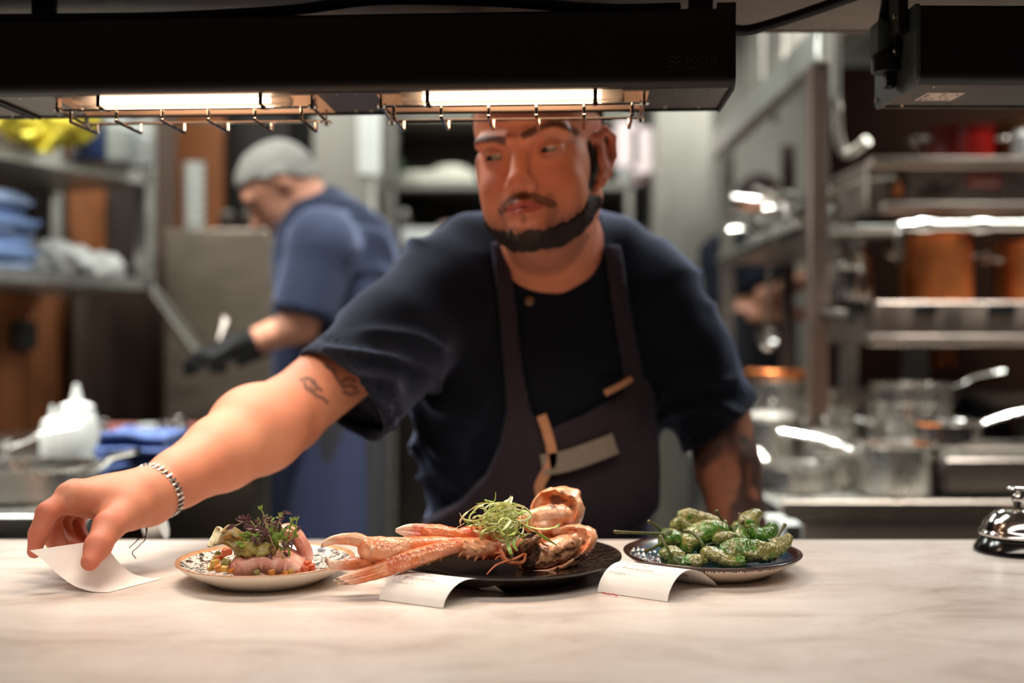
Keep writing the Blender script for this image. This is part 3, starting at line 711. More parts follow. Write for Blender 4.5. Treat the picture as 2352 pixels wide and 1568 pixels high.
def pepper(label, path, radii, stem, seed, tan=.35, wrinkle=.12, bright=0):
    pts = [P(*p) for p in path]; lo = min(p.z for p in pts)
    c = pts[len(pts)//2]
    t = thing('green_pepper', label, 'pepper', (c.x, c.y, lo-.008), 'blistered green peppers')
    V, Q, tt, nz_ = organic_tube(pts, [r for r in radii], 76, 52, seed, 3, .09, wrinkle, 70)
    m = ss(.10-tan*.9, .55-tan*.9, vnoise(V, 55, seed+9, 3)+.45*vnoise(V, 240, seed+3, 2)+.12*np.sin(tt*9+seed))[:, None]
    gr = L3(62,112,22)*(1+.35*bright); ol = L3(132,126,66); col = gr*(1-m)+ol*m
    d = ss(.35, .7, vnoise(V, 38, seed+21, 2))[:, None]; col = col*(1-.55*d)+L3(40,64,16)*.55*d
    mesh_obj('flesh', V, Q, PEP, t, True, col)
    if stem:
        sp = [P(*p) for p in stem]; Vs, Qs, ts, _ = organic_tube(sp, [.0030,.0019,.0016,.0017,.0023], 22, 8, seed+3, 5, .1, .1, 200)
        cs = L3(70,92,34)*(1-ts[:, None])+L3(96,84,48)*ts[:, None]
        mesh_obj('stem', Vs, Qs, STEMM, t, True, cs)
        # calyx: little cap with points where the stalk meets the shoulder
        dr = (sp[0]-sp[1]).normalized(); M = frame(sp[0]-dr*.001, dr.orthogonal(), dr); mb = MB(); pr = [(.0022,-.002),(.0045,.0),(.0068,.0025),(.0082,.0055)]
        Vc = []
        for (r_, z_) in pr:
            for k in range(20): a = 2*PI*k/20; q = 1+(.22*math.cos(5*a) if z_ > .003 else 0); Vc.append(M @ Vector((r_*q*math.cos(a), r_*q*math.sin(a), z_)))
        mb.add(Vc, [(i*20+k, i*20+(k+1) % 20, (i+1)*20+(k+1) % 20, (i+1)*20+k) for i in range(3) for k in range(20)])
        mesh_obj('calyx', mb.v, mb.f, STEMM, t, True, np.tile(L3(74,88,38), (len(mb.v), 1)))
    return t
pepper('long olive-tan pepper lying highest at the back of the blue plate', [(1556,1186,1.255),(1580,1187,1.255),(1612,1194,1.25),(1640,1201,1.245),(1668,1207,1.24)], [.006,.0110,.0095,.0085,.006], None, 1, .75, .12)
pepper('pale pepper end showing at the back left behind the bright green one', [(1548,1216,1.245),(1556,1204,1.25),(1572,1206,1.25),(1592,1214,1.245)], [.005,.009,.009,.006], None, 2, .65)
pepper('bright green salted pepper in the middle of the blue plate', [(1578,1272,1.185),(1582,1250,1.19),(1606,1228,1.195),(1640,1216,1.20),(1668,1216,1.205)], [.006,.0115,.0130,.0115,.007], None, 3, .18, .10, .5)
pepper('round pepper at left whose long straight stalk sticks out over the rim', [(1522,1246,1.19),(1532,1240,1.19),(1548,1238,1.195),(1566,1242,1.20)], [.006,.0105,.0115,.007], [(1524,1229,1.185),(1515,1226,1.18),(1490,1224,1.175),(1450,1222.5,1.17),(1410,1221,1.165)], 4, .4, .16)
pepper('dark pepper behind the round left one with a stalk tilted up left', [(1528,1238,1.215),(1540,1236,1.215),(1562,1236,1.22)], [.006,.010,.007], [(1524,1222,1.21),(1515,1214,1.208),(1505,1206,1.206),(1496,1200,1.204),(1489,1197,1.202)], 5, .3)
pepper('low pepper at left with a charred crown and stalk hanging over its front', [(1516,1278,1.165),(1528,1276,1.165),(1548,1280,1.163),(1572,1284,1.162)], [.006,.0115,.012,.007], [(1546,1284,1.145),(1541,1276,1.143),(1532,1258,1.142),(1522,1240,1.146),(1516,1230,1.150)], 6, .55, .2)
pepper('green pepper by the salt at left with a stalk lying on the plate', [(1524,1254,1.20),(1540,1258,1.20),(1560,1262,1.20)], [.005,.010,.008], [(1520,1248,1.185),(1510,1253,1.18),(1499,1258,1.176),(1490,1262,1.172),(1482,1266,1.170)], 7, .25)
pepper('front pepper with a dark stalk curving up left over the bright one', [(1616,1264,1.155),(1628,1272,1.15),(1650,1282,1.145),(1682,1291,1.14),(1712,1289,1.138)], [.006,.0105,.0098,.0070,.0055], [(1618,1262,1.150),(1612,1248,1.150),(1602,1234,1.155),(1586,1222,1.16),(1570,1219,1.164)], 8, .4, .12)
pepper('flattened pepper lowest at the front left of the heap', [(1568,1296,1.142),(1582,1291,1.14),(1600,1290,1.14),(1620,1286,1.145)], [.005,.0085,.0085,.005], None, 9, .5, .2)
pepper('small blunt pepper in the centre just above the long wrinkled one', [(1644,1252,1.18),(1654,1242,1.18),(1674,1238,1.182),(1698,1240,1.185)], [.006,.0105,.0105,.007], None, 10, .5)
pepper('long deeply wrinkled pepper across the front right', [(1656,1260,1.16),(1676,1263,1.155),(1706,1268,1.152),(1742,1268,1.152),(1776,1268,1.156)], [.007,.0125,.0130,.0135,.010], None, 11, .35, .26)
pepper('split pepper tip lying on the right rim with a red tear', [(1770,1268,1.165),(1788,1256,1.168),(1804,1244,1.17),(1815,1228,1.172)], [.010,.0095,.0075,.0035], [(1776,1244,1.19),(1784,1234,1.192),(1791,1224,1.194),(1798,1213,1.196),(1804,1203,1.198)], 12, .7, .14)
pepper('big curled pepper on top at right of the heap', [(1738,1180,1.225),(1722,1196,1.215),(1724,1220,1.21),(1744,1234,1.205),(1766,1226,1.207),(1776,1206,1.212)], [.008,.0125,.0125,.0125,.0115,.006], [(1722,1183,1.222),(1716,1183,1.222),(1708,1183,1.222),(1701,1182,1.222),(1695,1181,1.222)], 13, .4, .12, .2)
pepper('pepper behind the centre with a thick stalk pointing up left', [(1690,1222,1.225),(1698,1212,1.228),(1712,1212,1.232)], [.006,.010,.007], [(1684,1217,1.222),(1673,1208,1.220),(1661,1196,1.218),(1652,1184,1.216),(1645,1172,1.214)], 14, .5)
pepper('dark upright pepper between the centre and the curled one', [(1702,1212,1.205),(1701,1228,1.20),(1706,1242,1.198),(1712,1250,1.196)], [.004,.008,.010,.007], [(1702,1210,1.205),(1701,1206,1.205),(1702,1203,1.205),(1704,1199,1.205),(1706,1196,1.206)], 15, .1, .08)
pepper('pepper underneath the heap in the middle, mostly hidden', [(1600,1276,1.20),(1640,1274,1.20),(1690,1272,1.20),(1730,1268,1.20)], [.008,.013,.013,.008], None, 16, .3)
pepper('pepper underneath the heap at the back, mostly hidden', [(1570,1236,1.235),(1620,1238,1.235),(1690,1240,1.235),(1740,1240,1.232)], [.008,.013,.014,.008], None, 17, .3)
SALT = mat('salt_crystal', rgb(240,236,230), .2, 0, .05, 200, spec=.7)
mb = MB(); rng = random.Random(5)
for i in range(70):
    a = rng.uniform(2.6, 3.9) if i < 50 else rng.uniform(0, 6.28); r_ = rng.uniform(.045, .088) if i < 50 else rng.uniform(.09, .16)
    z = CT+.022*(.53 if r_ < .055 else .53+.4*(r_-.055)/.035)+.0006 if i < 50 else CT+.0005
    x, y = PC[0]+r_*math.cos(a), PC[1]+r_*math.sin(a); s_ = rng.uniform(.0006, .0018) if i < 50 else rng.uniform(.0004, .0008)
    mb.box((-s_,-s_*.7,-s_*.5),(s_,s_*.7,s_*.5), Matrix.Translation((x,y,z)) @ Euler((rng.random(),rng.random(),rng.random()*6)).to_matrix().to_4x4())
o = tag(mb.build('salt_flakes', SALT, None, smooth=False), 'white salt flakes scattered on the blue plate beside the peppers', 'salt', kind='stuff')
o2 = MB()
for i in range(26):
    a = rng.uniform(2.5, 4.2); r_ = rng.uniform(.05, .086); s_ = rng.uniform(.0004, .0009)
    o2.box((-s_,-s_,-s_*.4),(s_,s_,s_*.4), Matrix.Translation((PC[0]+r_*math.cos(a), PC[1]+r_*math.sin(a), CT+.0125+.25*max(0,r_-.055))) @ Euler((rng.random(),rng.random(),rng.random()*6)).to_matrix().to_4x4())
tag(o2.build('chilli_flakes', CHILI, None, smooth=False), 'tiny red chilli flakes among the salt on the blue plate', 'chilli flakes', kind='stuff')
# ================================================================== pork dish on the floral plate
PORK = mat('pink_pork', rgb(214,140,116), .42, 0, .16, 260, bump=.3, bscale=420, spec=.5, sss=.12, stretch=(1,1,2.2), attr='Col')
def slab(name, label, fn, th, seed, nu=60, nv=30):
    mb = MB().sheet(fn, nu, nv, th); V = np.array(mb.v)
    V[:, 2] += .0009*vnoise(V, 90, seed); V[:, 1] += .0010*vnoise(V, 130, seed+1)
    f = ss(-.2, .6, vnoise(V, 120, seed+2, 3))[:, None]; col = L3(208,138,118)*(1-f)+L3(236,192,172)*f
    zt = (V[:, 2]-V[:, 2].min())/max(1e-6, np.ptp(V[:, 2])); e = ss(.72, 1, zt)[:, None]*.55; col = col*(1-e)+L3(176,106,74)*e
    o = mesh_obj(name, V, mb.f, PORK, None, True, col); return tag(o, label, 'meat')
def pork1(u, v):
    x = 530+u*165; Y = 1.095+v*.055
    base = 1306-20*math.sin(PI*min(1, .10+u*.82))**.8; 
    droop = 10*(1-math.sin(PI*min(1, max(0, u*1.02))))+ (8 if u < .12 else 0)*(1-u/.12)
    p = P(x+4*math.sin(v*3+1), base-13+droop*.6, 1.115); p.y = Y; p.z += .004*math.sin(v*2.6)+.0012*math.sin(u*17+v*2); return tuple(p)
slab('pork_slice', 'thick pink pork slice arching across the front of the floral plate', pork1, .0165, 31)
def pork2(u, v):
    a = -.15+u*1.75; c = P(640, 1292, 1.15)
    return (c.x+.026*math.sin(a)+.005*math.sin(v*5)+.006, c.y-.020+v*.045, c.z+.004+.031*math.cos(a*.92)+.0025*math.sin(v*7+a*2))
slab('pork_slice', 'second pork slice folded upright behind at right of the dish', pork2, .010, 47, 50, 24)
RELM = mat('green_relish', rgb(146,132,66), .38, 0, .35, 260, bump=.5, bscale=380, spec=.6)
g = Sdf(P(520,1290,1.12)+Vector((0,-.04,-.004)), P(675,1215,1.2)+Vector((0,.02,.004)), .0012)
for i in range(44):
    rr = random.Random(i+90); q = P(rr.uniform(552,622), rr.uniform(1248,1272), rr.uniform(1.100,1.150)); g.ell(q, [rr.uniform(.004,.0085) for _ in range(3)], k=.004)
V, Q = g.mesh(1); V += (vnoise(V, 420, 3)*.0009+vnoise(V, 170, 5, 3)*.0022)[:, None]; tag(mesh_obj('green_relish', V, Q, RELM), 'spoonful of mashed green relish on top of the pork', 'relish')
CRISP = mat('blistered_crisp', rgb(240,222,180), .28, 0, .14, 120, bump=.4, bscale=260, spec=.6, sss=.3)
nt, n, L, b = nodes_of(CRISP); src = b.inputs['Base Color'].links[0].from_socket; tc = n.new('ShaderNodeTexCoord')
L.new(mix_col(n, L, math_node(n, L, 'GREATER_THAN', noise_node(n, L, tc.outputs['Object'], 480, 1), .70), src, rgb(64,44,28)), b.inputs['Base Color']); b.inputs['Transmission Weight'].default_value = .25
def crisp(u, v):
    a = u*2*PI; r_ = v; x = 531+r_*(44*math.cos(a)+5*math.cos(3*a+1)); y = 1237+r_*(27*math.sin(a)+4*math.sin(5*a)); 
    p = P(x, y+ (x-531)*.12, 1.118); w_ = .0065*math.sin(u*19+v*3)*v+.005*math.cos(u*31+2)*v*v+.004*math.sin(v*9)
    p.y += w_+.012*(1-v)-.2*(p.z-.99); p.z += .002*math.sin(u*25)*v; return tuple(p)
mb = MB().sheet(crisp, 90, 22, .0011); V = np.array(mb.v); V += vnoise(V, 150, 8)[:, None]*np.array([.0012,.0028,.0012])
tag(mesh_obj('crisp', V, mb.f, CRISP), 'pale golden blistered crisp leaning at the left on the pork dish', 'crisp')
VEG = {'potato': mat('diced_potato', rgb(208,170,84), .35, 0, .15, 200, bump=.2, spec=.6, sss=.1), 'tomato': mat('diced_tomato', rgb(200,98,62), .25, 0, .2, 160, bump=.2, spec=.7, sss=.1),
       'courgette': mat('diced_courgette', rgb(142,134,72), .35, 0, .2, 150, bump=.2, spec=.6), 'onion': mat('golden_onion', rgb(206,128,56), .25, 0, .2, 140, bump=.2, spec=.7)}
dice = [('potato',493,1293,1.10,7,'pale potato cube at the far left of the pork dish'),('onion',506,1303,1.095,8,'golden glazed onion piece lowest at left of the pork dish'),('tomato',506,1282,1.11,6,'orange tomato cube above the potato at left'),
        ('courgette',520,1290,1.095,7,'green courgette cube touching the left end of the pork'),('potato',484,1303,1.105,6,'potato piece at the left rim side of the pork dish'),('courgette',502,1272,1.13,6,'courgette cube under the crisp at left'),
        ('tomato',520,1268,1.105,8,'glossy tomato cube right below the crisp'),('potato',516,1305,1.09,6,'small potato cube tucked against the pork front'),('onion',530,1312,1.09,5,'onion shred under the left end of the pork'),
        ('potato',498,1282,1.125,7,'half hidden potato cube behind at left'),('onion',624,1314,1.09,6,'onion piece beneath the pork arch'),('courgette',590,1315,1.092,6,'courgette piece in the dark under the pork arch'),
        ('tomato',690,1304,1.11,10,'large tomato cube right of the pork'),('tomato',704,1296,1.12,8,'tomato cube with a green herb fleck at right'),('tomato',716,1303,1.115,7,'outermost tomato cube at right of the dish'),
        ('tomato',681,1311,1.10,7,'low tomato cube in front right of the pork'),('tomato',701,1308,1.106,6,'small tomato cube wedged between the large ones'),('onion',655,1316,1.09,5,'onion piece at the foot of the pork right side'),('potato',667,1312,1.095,5,'pale piece by the low tomato cube')]
for i, (k_, x, y, Y, r_, lab) in enumerate(dice):
    p = P(x, y, Y); s_ = r_/F*Y*1.22; rr = random.Random(i+3); M = Matrix.Translation(p) @ Euler((rr.uniform(-.5,.5), rr.uniform(-.5,.5), rr.uniform(0,3))).to_matrix().to_4x4()
    g = Sdf(p-Vector((1,1,1))*s_*2, p+Vector((1,1,1))*s_*2, s_/5); g.rbox(p, (s_,s_,s_*.85), s_*.3, M.to_3x3()); V, Q = g.mesh(1); V = V+(s_*0.34*vnoise(V, .8/s_, i, 2))[:, None]
    tag(mesh_obj('diced_'+k_ if k_ != 'onion' else 'onion_piece', V, Q, VEG[k_]), lab, 'vegetable', 'diced vegetables round the pork')
# microgreens: every sprig has a stem and leaves
LEAFG = mat('microgreen_leaf', rgb(120,150,62), .45, 0, .2, 200, spec=.4, sss=.1); LEAFP = mat('purple_leaf', rgb(98,62,64), .4, 0, .25, 220, spec=.5); SPR = mat('sprig_stem', rgb(186,176,120), .45, 0, .2, 200); SPRP = mat('pink_sprig_stem', rgb(176,136,112), .45, 0, .2, 200)
def leaf(o, d, nrm, ln, wd, curl=.3):
    d = Vector(d).normalized(); s = Vector(nrm).cross(d).normalized(); nn = d.cross(s); mb = MB()
    def fn(u, v):
        wv = wd*math.sin(PI*min(1, .04+u*.96))**.75*(v-.5); return tuple(Vector(o)+d*ln*u*(1-.15*u*curl)+s*wv+nn*(-curl*ln*u*u*.6+abs(v-.5)*wd*.5))
    return mb.sheet(fn, 8, 4, .00025)
def sprig(label, path, leaves, purple, seed, th=.0006):
    pts = [P(*p) for p in path]; t = thing('microgreen_sprig', label, 'sprig', tuple(pts[0]), 'microgreens on the pork dish'); rr = random.Random(seed)
    MB().tube(spline(pts, 14), [th*1.2]*7+[th*.8]*7, 6).build('stem', SPRP if purple == 2 else SPR, t)
    sp = spline(pts, 20)
    for (f, ang, ln) in leaves:
        i = int(f*19); d = (sp[min(i+1, 19)]-sp[max(i-1, 0)]).normalized(); e = Vector((math.cos(ang), rr.uniform(-.5, .2), math.sin(ang))); 
        leaf(sp[i], d*.35+e, Vector((rr.uniform(-.4,.4), -.8, rr.uniform(.2,.9))), ln, ln*rr.uniform(.45,.62), rr.uniform(.2,.8)).build('leaf', LEAFP if (purple and rr.random() < .85) or (not purple and rr.random() < .15) else LEAFG, t)
S = [((640,1262,1.12),(622,1225,1.115),(612,1205,1.112),(593,1172,1.11),(None)),]
sprigs = [
 ('tallest green sprig at the top with two small leaves', [(612,1235,1.12),(616,1205,1.115),(606,1182,1.113),(600,1170,1.112)], [(1,1.3,.006),(1,2.4,.006),(.6,.6,.005)], 0),
 ('purple sprig arching out to the left over the crisp', [(590,1215,1.115),(575,1196,1.11),(560,1199,1.108),(540,1207,1.106)], [(.6,2.6,.013),(1,3.4,.012),(.4,1.4,.010)], 1),
 ('sprig with the broad dark purple leaf in front of the crisp', [(605,1240,1.11),(590,1222,1.104),(584,1212,1.102)], [(1,3.3,.012),(.9,-.2,.010),(.6,4.2,.009)], 1),
 ('pale bare stem leaning up left from the middle of the greens', [(628,1238,1.112),(618,1215,1.108),(608,1195,1.106),(605,1184,1.106)], [(.4,2.9,.005)], 0),
 ('sprig leaning far right with a brown leaf at its end', [(622,1230,1.115),(634,1205,1.112),(645,1188,1.112),(652,1178,1.112)], [(1,-.1,.010),(.85,1.0,.007),(.7,2.4,.006),(.6,.2,.006)], 1),
 ('green cress sprig high at right of the heap', [(630,1232,1.12),(640,1200,1.12),(643,1184,1.12)], [(1,.9,.006),(1,2.2,.006),(.8,3.1,.005),(.75,.1,.006)], 0),
 ('pink stem crossing the middle of the greens', [(632,1262,1.104),(622,1238,1.102),(612,1208,1.102),(604,1190,1.104)], [(.95,.4,.008)], 2),
 ('pink stem bowing down the right side', [(642,1196,1.11),(648,1212,1.106),(660,1222,1.106),(668,1236,1.108)], [(.5,1.1,.008),(1,-.8,.008)], 2),
 ('green sprig curling down left below the crisp leaf', [(578,1226,1.106),(574,1222,1.102),(582,1232,1.10),(580,1248,1.10)], [(.1,3.4,.010),(.5,2.6,.008)], 0),
 ('sprig of purple leaves in the heart of the greens', [(612,1258,1.115),(605,1240,1.108),(612,1226,1.106)], [(1,2.2,.011),(.8,.4,.010),(.6,3.6,.010),(.3,5.0,.009)], 1),
 ('leafy green sprig hanging at the right front', [(636,1238,1.104),(648,1250,1.10),(652,1266,1.10),(646,1284,1.10)], [(.3,.3,.008),(.5,3.6,.007),(.7,-.6,.008),(1,4.4,.006),(.9,5.4,.007)], 0),
 ('sprig with a purple tip pointing right', [(640,1254,1.108),(660,1244,1.108),(672,1232,1.11),(680,1222,1.112)], [(1,1.0,.009),(.6,.2,.006),(.4,-.9,.006)], 1),
 ('curled violet bud low in front of the greens', [(622,1270,1.104),(620,1266,1.102),(616,1262,1.10)], [(1,4.4,.013),(.9,5.2,.012),(.9,3.6,.011),(.8,.6,.009)], 1),
 ('fine green sprig filling the centre right', [(628,1256,1.112),(636,1232,1.11),(632,1214,1.11)], [(1,2,.007),(.8,.3,.007),(.6,3.2,.007),(.4,-.4,.006),(.9,1.2,.006)], 0),
 ('fine green sprig filling the centre left', [(606,1250,1.118),(598,1226,1.116),(594,1206,1.116)], [(1,1.4,.010),(.8,2.8,.008),(.6,.2,.007),(.5,3.5,.007)], 0),
 ('short dark sprig at the back of the heap', [(618,1240,1.13),(624,1212,1.13),(618,1196,1.13)], [(1,2.5,.010),(.9,.6,.009),(.6,1.8,.008)], 1),
 ('green sprig spilling over the right pork slice', [(644,1240,1.11),(658,1256,1.107),(664,1268,1.106)], [(.3,.9,.007),(.6,-.3,.006),(.9,-1.2,.007),(1,3.8,.006)], 0)]
for i, (lab, pth, lv, pu) in enumerate(sprigs): sprig(lab, pth, [(f, a_, l_*.82) for f, a_, l_ in lv], pu, i+11)
rr = random.Random(21); tang = thing('microgreen_tangle', 'tangle of fine cress filling in between the larger microgreen sprigs', 'microgreens', tuple(P(618,1262,1.115)))
for i in range(40):
    x0 = rr.uniform(580, 655); x1 = x0+rr.uniform(-38, 34); y1 = rr.uniform(1190, 1250); Y0 = rr.uniform(1.10, 1.135)
    sp = spline([P(x0, rr.uniform(1252, 1270), Y0), P((x0+x1)/2+rr.uniform(-9, 9), (y1+1258)/2, Y0-.006), P(x1, y1, Y0-.010)], 20); mb = MB().tube(sp, .0005, 5)
    for f, a_, l_ in [(rr.uniform(.45, 1), rr.uniform(0, 6.28), rr.uniform(.0035, .0065)) for _ in range(6)]+[(1, 1.2, .005), (1, 2.3, .005)]:
        q = leaf(sp[int(f*19)], Vector((math.cos(a_), rr.uniform(-.5,.2), math.sin(a_))), Vector((rr.uniform(-.4,.4), -.8, rr.uniform(.2,.9))), l_, l_*.5, .5); mb.add(q.v, q.f)
    mb.build('sprig', (LEAFG, LEAFP)[i % 2], tang)
# ================================================================== grilled langoustine on the black plate
SHELL = mat('grilled_shell', rgb(222,120,66), .32, 0, .16, 180, bump=.25, bscale=300, spec=.55, coat=.2, attr='Col')
OR, RED, PALE, CHAR, WHT = L3(216,120,70), L3(196,66,40), L3(236,186,146), L3(58,34,24), L3(246,222,200)
lang = thing('langoustine', 'large grilled split langoustine with long spiny claws on the black plate', 'langoustine', PB[:2]+(CT+.0225,))
def shell_part(name, prims, h, colf, parent=None, noise=.0004, nsc=220, rough=0, post=None, k=.003):
    """prims: list of ('c',a,b,ra,rb) capsules / ('e',c,r) ellipsoids / ('-c',...) cuts"""
    lo = np.full(3, 1e9); hi = -lo
    for p in prims:
        if p[0][0] == '-': continue
        for q, r_ in ([(p[1],p[3]),(p[2],p[4])] if p[0] == 'c' else [(p[1], max(p[2]))]): lo = np.minimum(lo, np.array(q)-r_); hi = np.maximum(hi, np.array(q)+r_)
    g = Sdf(lo-3*h, hi+3*h, h)
    for p in prims:
        kk = p[-1] if isinstance(p[-1], dict) else {}; q = p[:-1] if kk else p; kq = kk.get('k', k)
        if q[0] == 'c': g.cap(q[1], q[2], q[3], q[4], kq)
        elif q[0] == 'e': g.ell(q[1], q[2], kk.get('M'), kq)
        elif q[0] == '-c': g.cap(q[1], q[2], q[3], q[4], kq, '-')
        elif q[0] == '-e': g.ell(q[1], q[2], kk.get('M'), kq, '-')
    if post: post(g)
    V, Q = g.mesh(1); V = V+vnoise(V, nsc, 4)[:, None]*noise+(vnoise(V, 170, 6, 2)[:, None]*rough if rough else 0)
    return mesh_obj(name, V, Q, SHELL, parent or lang, True, np.clip(colf(V), 0, 1))
def hit(prims, x, y):
    Y = np.arange(.98, 1.32, .0003); p = np.stack([(x-CX)*Y/F, Y, CAMZ-(y-CY)*Y/F], 1); best = np.full(len(Y), 9.)
    for q in prims:
        if q[0] != 'c': continue
        a, b = np.array(q[1]), np.array(q[2]); d = b-a; t = np.clip(((p-a) @ d)/max(d @ d, 1e-12), 0, 1); best = np.minimum(best, np.linalg.norm(p-a-t[:, None]*d, axis=1)-(q[3]+(q[4]-q[3])*t))
    i = np.argmax(best < 0); i = i if best[i] < 0 else int(np.argmin(best)); return Vector(p[i])
def bumps(prims, pts, r_, n=12, seed=0, jit=6, k=.0007):
    rr = random.Random(seed); out = []
    for p in spline([(x, y, 0) for x, y in pts], n):
        s_ = r_*rr.uniform(.65, 1.3); q = hit(prims, 730+(p.x+rr.uniform(-jit, jit))/3.267, 1100+(p.y+rr.uniform(-jit, jit))/3.267); out.append(('e', q, (s_,s_,s_), {'k': k}))
    return out
def spikes(prims, pts, r_, d, seed=0):
    out = []
    for x, y in pts: a = hit(prims, 730+x/3.267, 1100+y/3.267); out.append(('c', a, a+Vector(d), r_, r_*.25, {'k': .0012}))
    return out
def chainp(pts, rs):
    q = spline(pts, 4*(len(pts)-1)+1); R = np.interp(np.linspace(0, len(rs)-1, len(q)), np.arange(len(rs)), rs)
    return [('c', q[i], q[i+1], R[i]*RSC, R[i+1]*RSC, {'k': .0003}) for i in range(len(q)-1)]
RSC = 1.12
def mixc(A, B, m): return A*(1-m[:, None])+B*m[:, None]
def dots(pts, r_, jit=0, n=12, seed=0):
    rr = random.Random(seed); out = []
    for p in spline(pts, n):
        s_ = r_*rr.uniform(.7, 1.25); q = p+Vector((rr.uniform(-jit,jit), rr.uniform(-jit,jit), rr.uniform(-jit,jit))); out.append(('e', q, (s_,s_,s_), {'k': .0008}))
    return out
def base_shell(V, seed):
    m = ss(-.3, .6, vnoise(V, 60, seed, 3)); c = mixc(np.tile(OR, (len(V),1)), np.tile(PALE, (len(V),1)), m*.7)
    d = ss(.25, .7, vnoise(V, 130, seed+3, 3)); return mixc(c, np.tile(L3(150,74,40), (len(V),1)), d*.6)
def axis_t(V, a, b):
    a, b = np.array(a), np.array(b); return (V-a) @ (b-a)/((b-a) @ (b-a))
px = 1/F
# --- big blunt claw at left, its upper finger hooked over the floral plate
Yc = 1.098
C = lambda x, y, Y=Yc: P(730+x/3.267, 1100+y/3.267, Y)
def col_f(tip, root, seed, base=None):
    def f(V):
        c = base_shell(V, seed); t = np.clip(axis_t(V, root, tip), 0, 1); c = mixc(c, np.tile(WHT, (len(V),1)), ss(.45, .95, t)*.6)
        return mixc(c, np.tile(CHAR, (len(V),1)), ss(.95, 1.0, t)*.7)
    return f
def pale_tops(c, V, prims):
    """tubercles keep a pale cap"""
    for q in prims:
        if q[0] == 'e':
            d = np.linalg.norm(V-np.array(q[1]), axis=1)/q[2][0]; m = ss(1.25, .8, d); c = mixc(c, np.tile(L3(244,206,168), (len(V),1)), m*.85)
    return c
up = chainp([C(352,474),C(300,456),C(215,448),C(125,456),C(62,480),C(32,506)], [.0060,.0062,.0052,.0043,.0030,.0012])
ub = bumps(up, [(300,490),(240,480),(160,482)], .0012, 6, 1, 2)
shell_part('claw_finger', up+ub, .0007, col_f(C(32,508), C(340,470), 2), k=.003)
lo_ = chainp([C(440,590),C(390,618),C(300,634),C(200,644),C(120,644),C(70,612)], [.0085,.0075,.0058,.0050,.0042,.0022])
lb = bumps(lo_, [(290,606),(200,618),(110,622)], .0013, 5, 2, 2)+[('e', C(68,606), (.0018,.002,.0026), {'k': .001})]
shell_part('claw_finger', lo_+lb, .0007, lambda V: pale_tops(col_f(C(66,600), C(440,590), 5)(V), V, lb[:-1]), k=.003)
palm = chainp([C(385,520),C(460,535),C(560,530,1.10),C(680,512,1.105),C(860,500,1.125),C(1060,490,1.15)], [.0105,.0125,.0112,.0092,.0085,.0080])
pb = bumps(palm, [(385,500),(470,520),(560,525),(650,530)], .0013, 14, 3, 10)+bumps(palm, [(370,470),(450,485),(560,485),(700,480)], .0008, 18, 4, 12)+bumps(palm, [(360,438),(450,440),(560,446),(680,450)], .0013, 13, 5, 3)+bumps(palm, [(408,520),(410,521)], .0024, 2, 3, 0)
shell_part('claw_palm', palm+pb, .0008, lambda V: pale_tops(base_shell(V, 8), V, pb), k=.005)
# --- long slim claw reaching furthest to the front, fingers closed
Yf = 1.09
A = lambda x, y, Y=Yf: P(730+x/3.267, 1100+y/3.267, Y)
f1 = chainp([A(555,622),A(480,654,1.086),A(380,688,1.082),A(260,722,1.078),A(150,752,1.075)], [.0052,.0045,.0037,.0030,.0018])
shell_part('claw_finger', f1, .0007, col_f(A(150,752,1.075), A(560,620), 15), k=.002)
f2 = chainp([A(560,676),A(480,706,1.086),A(380,736,1.082),A(260,766,1.078),A(130,774,1.075)], [.0050,.0044,.0037,.0032,.0026])
shell_part('claw_finger', f2, .0007, lambda V: mixc(col_f(A(135,778,1.075), A(560,680), 18)(V), np.tile(CHAR, (len(V),1)), ss(.3, .6, vnoise(V*np.array([1,1,2.5]), 130, 2, 2))*.75), k=.002)
pr = chainp([A(545,645),A(640,615,1.092),A(760,585,1.097),A(900,548,1.107),A(1040,510,1.12)], [.0072,.0083,.0085,.0082,.0070])
prb = bumps(pr, [(520,600),(640,565),(780,530),(920,492),(1010,480)], .0011, 22, 6, 4)+bumps(pr, [(560,630),(700,592),(860,545),(1000,505)], .0010, 20, 7, 9)+bumps(pr, [(600,668),(760,625),(900,585)], .0009, 12, 8, 6)
prs = spikes(pr, [(600,590),(645,575),(690,560),(735,548),(785,532),(835,518),(885,504),(935,490),(985,478)], .0013, (-.0030,-.0012,.0018))+spikes(pr, [(640,690),(740,660),(840,630),(930,600)], .0012, (-.002,-.001,-.0026))
def prcol(V):
    c = base_shell(V, 22); c = mixc(c, np.tile(RED, (len(V),1)), ss(.0, .5, vnoise(V, 45, 31, 2))*.4)
    t = axis_t(V, A(560,690), A(1000,570,1.11)); zc = np.interp(t, [0,1], [A(560,700).z, A(1000,572,1.11).z]); 
    c = mixc(c, np.tile(L3(84,66,36), (len(V),1)), ss(.0028, .0012, np.abs(V[:,2]-zc))*ss(.2, .4, t)*.85); return pale_tops(c, V, prb)
shell_part('claw_palm', pr+prb+prs, .0007, prcol, k=.004)
ca = chainp([A(1020,510,1.12),A(1110,520,1.13),A(1200,525,1.137),A(1310,535,1.15)], [.0072,.0098,.0105,.0085])
cs_ = spikes(ca, [(1060,480),(1120,470),(1200,470),(1270,480),(1100,520),(1180,530),(1250,520)], .0016, (-.0035,-.0025,.0028))+spikes(ca, [(1070,560),(1130,580),(1190,590),(1250,585)], .0017, (-.002,-.002,-.0038))
shell_part('arm_joint', ca+cs_, .0009, lambda V: mixc(base_shell(V, 25), np.tile(L3(200,50,36), (len(V),1)), ss(-.15, .35, vnoise(V, 50, 44, 2))*.85), k=.003)
ar = chainp([A(1300,535,1.15),A(1400,525,1.165),A(1500,505,1.18)], [.0085,.0080,.0085])
shell_part('arm_joint', ar, .0010, lambda V: base_shell(V, 28))
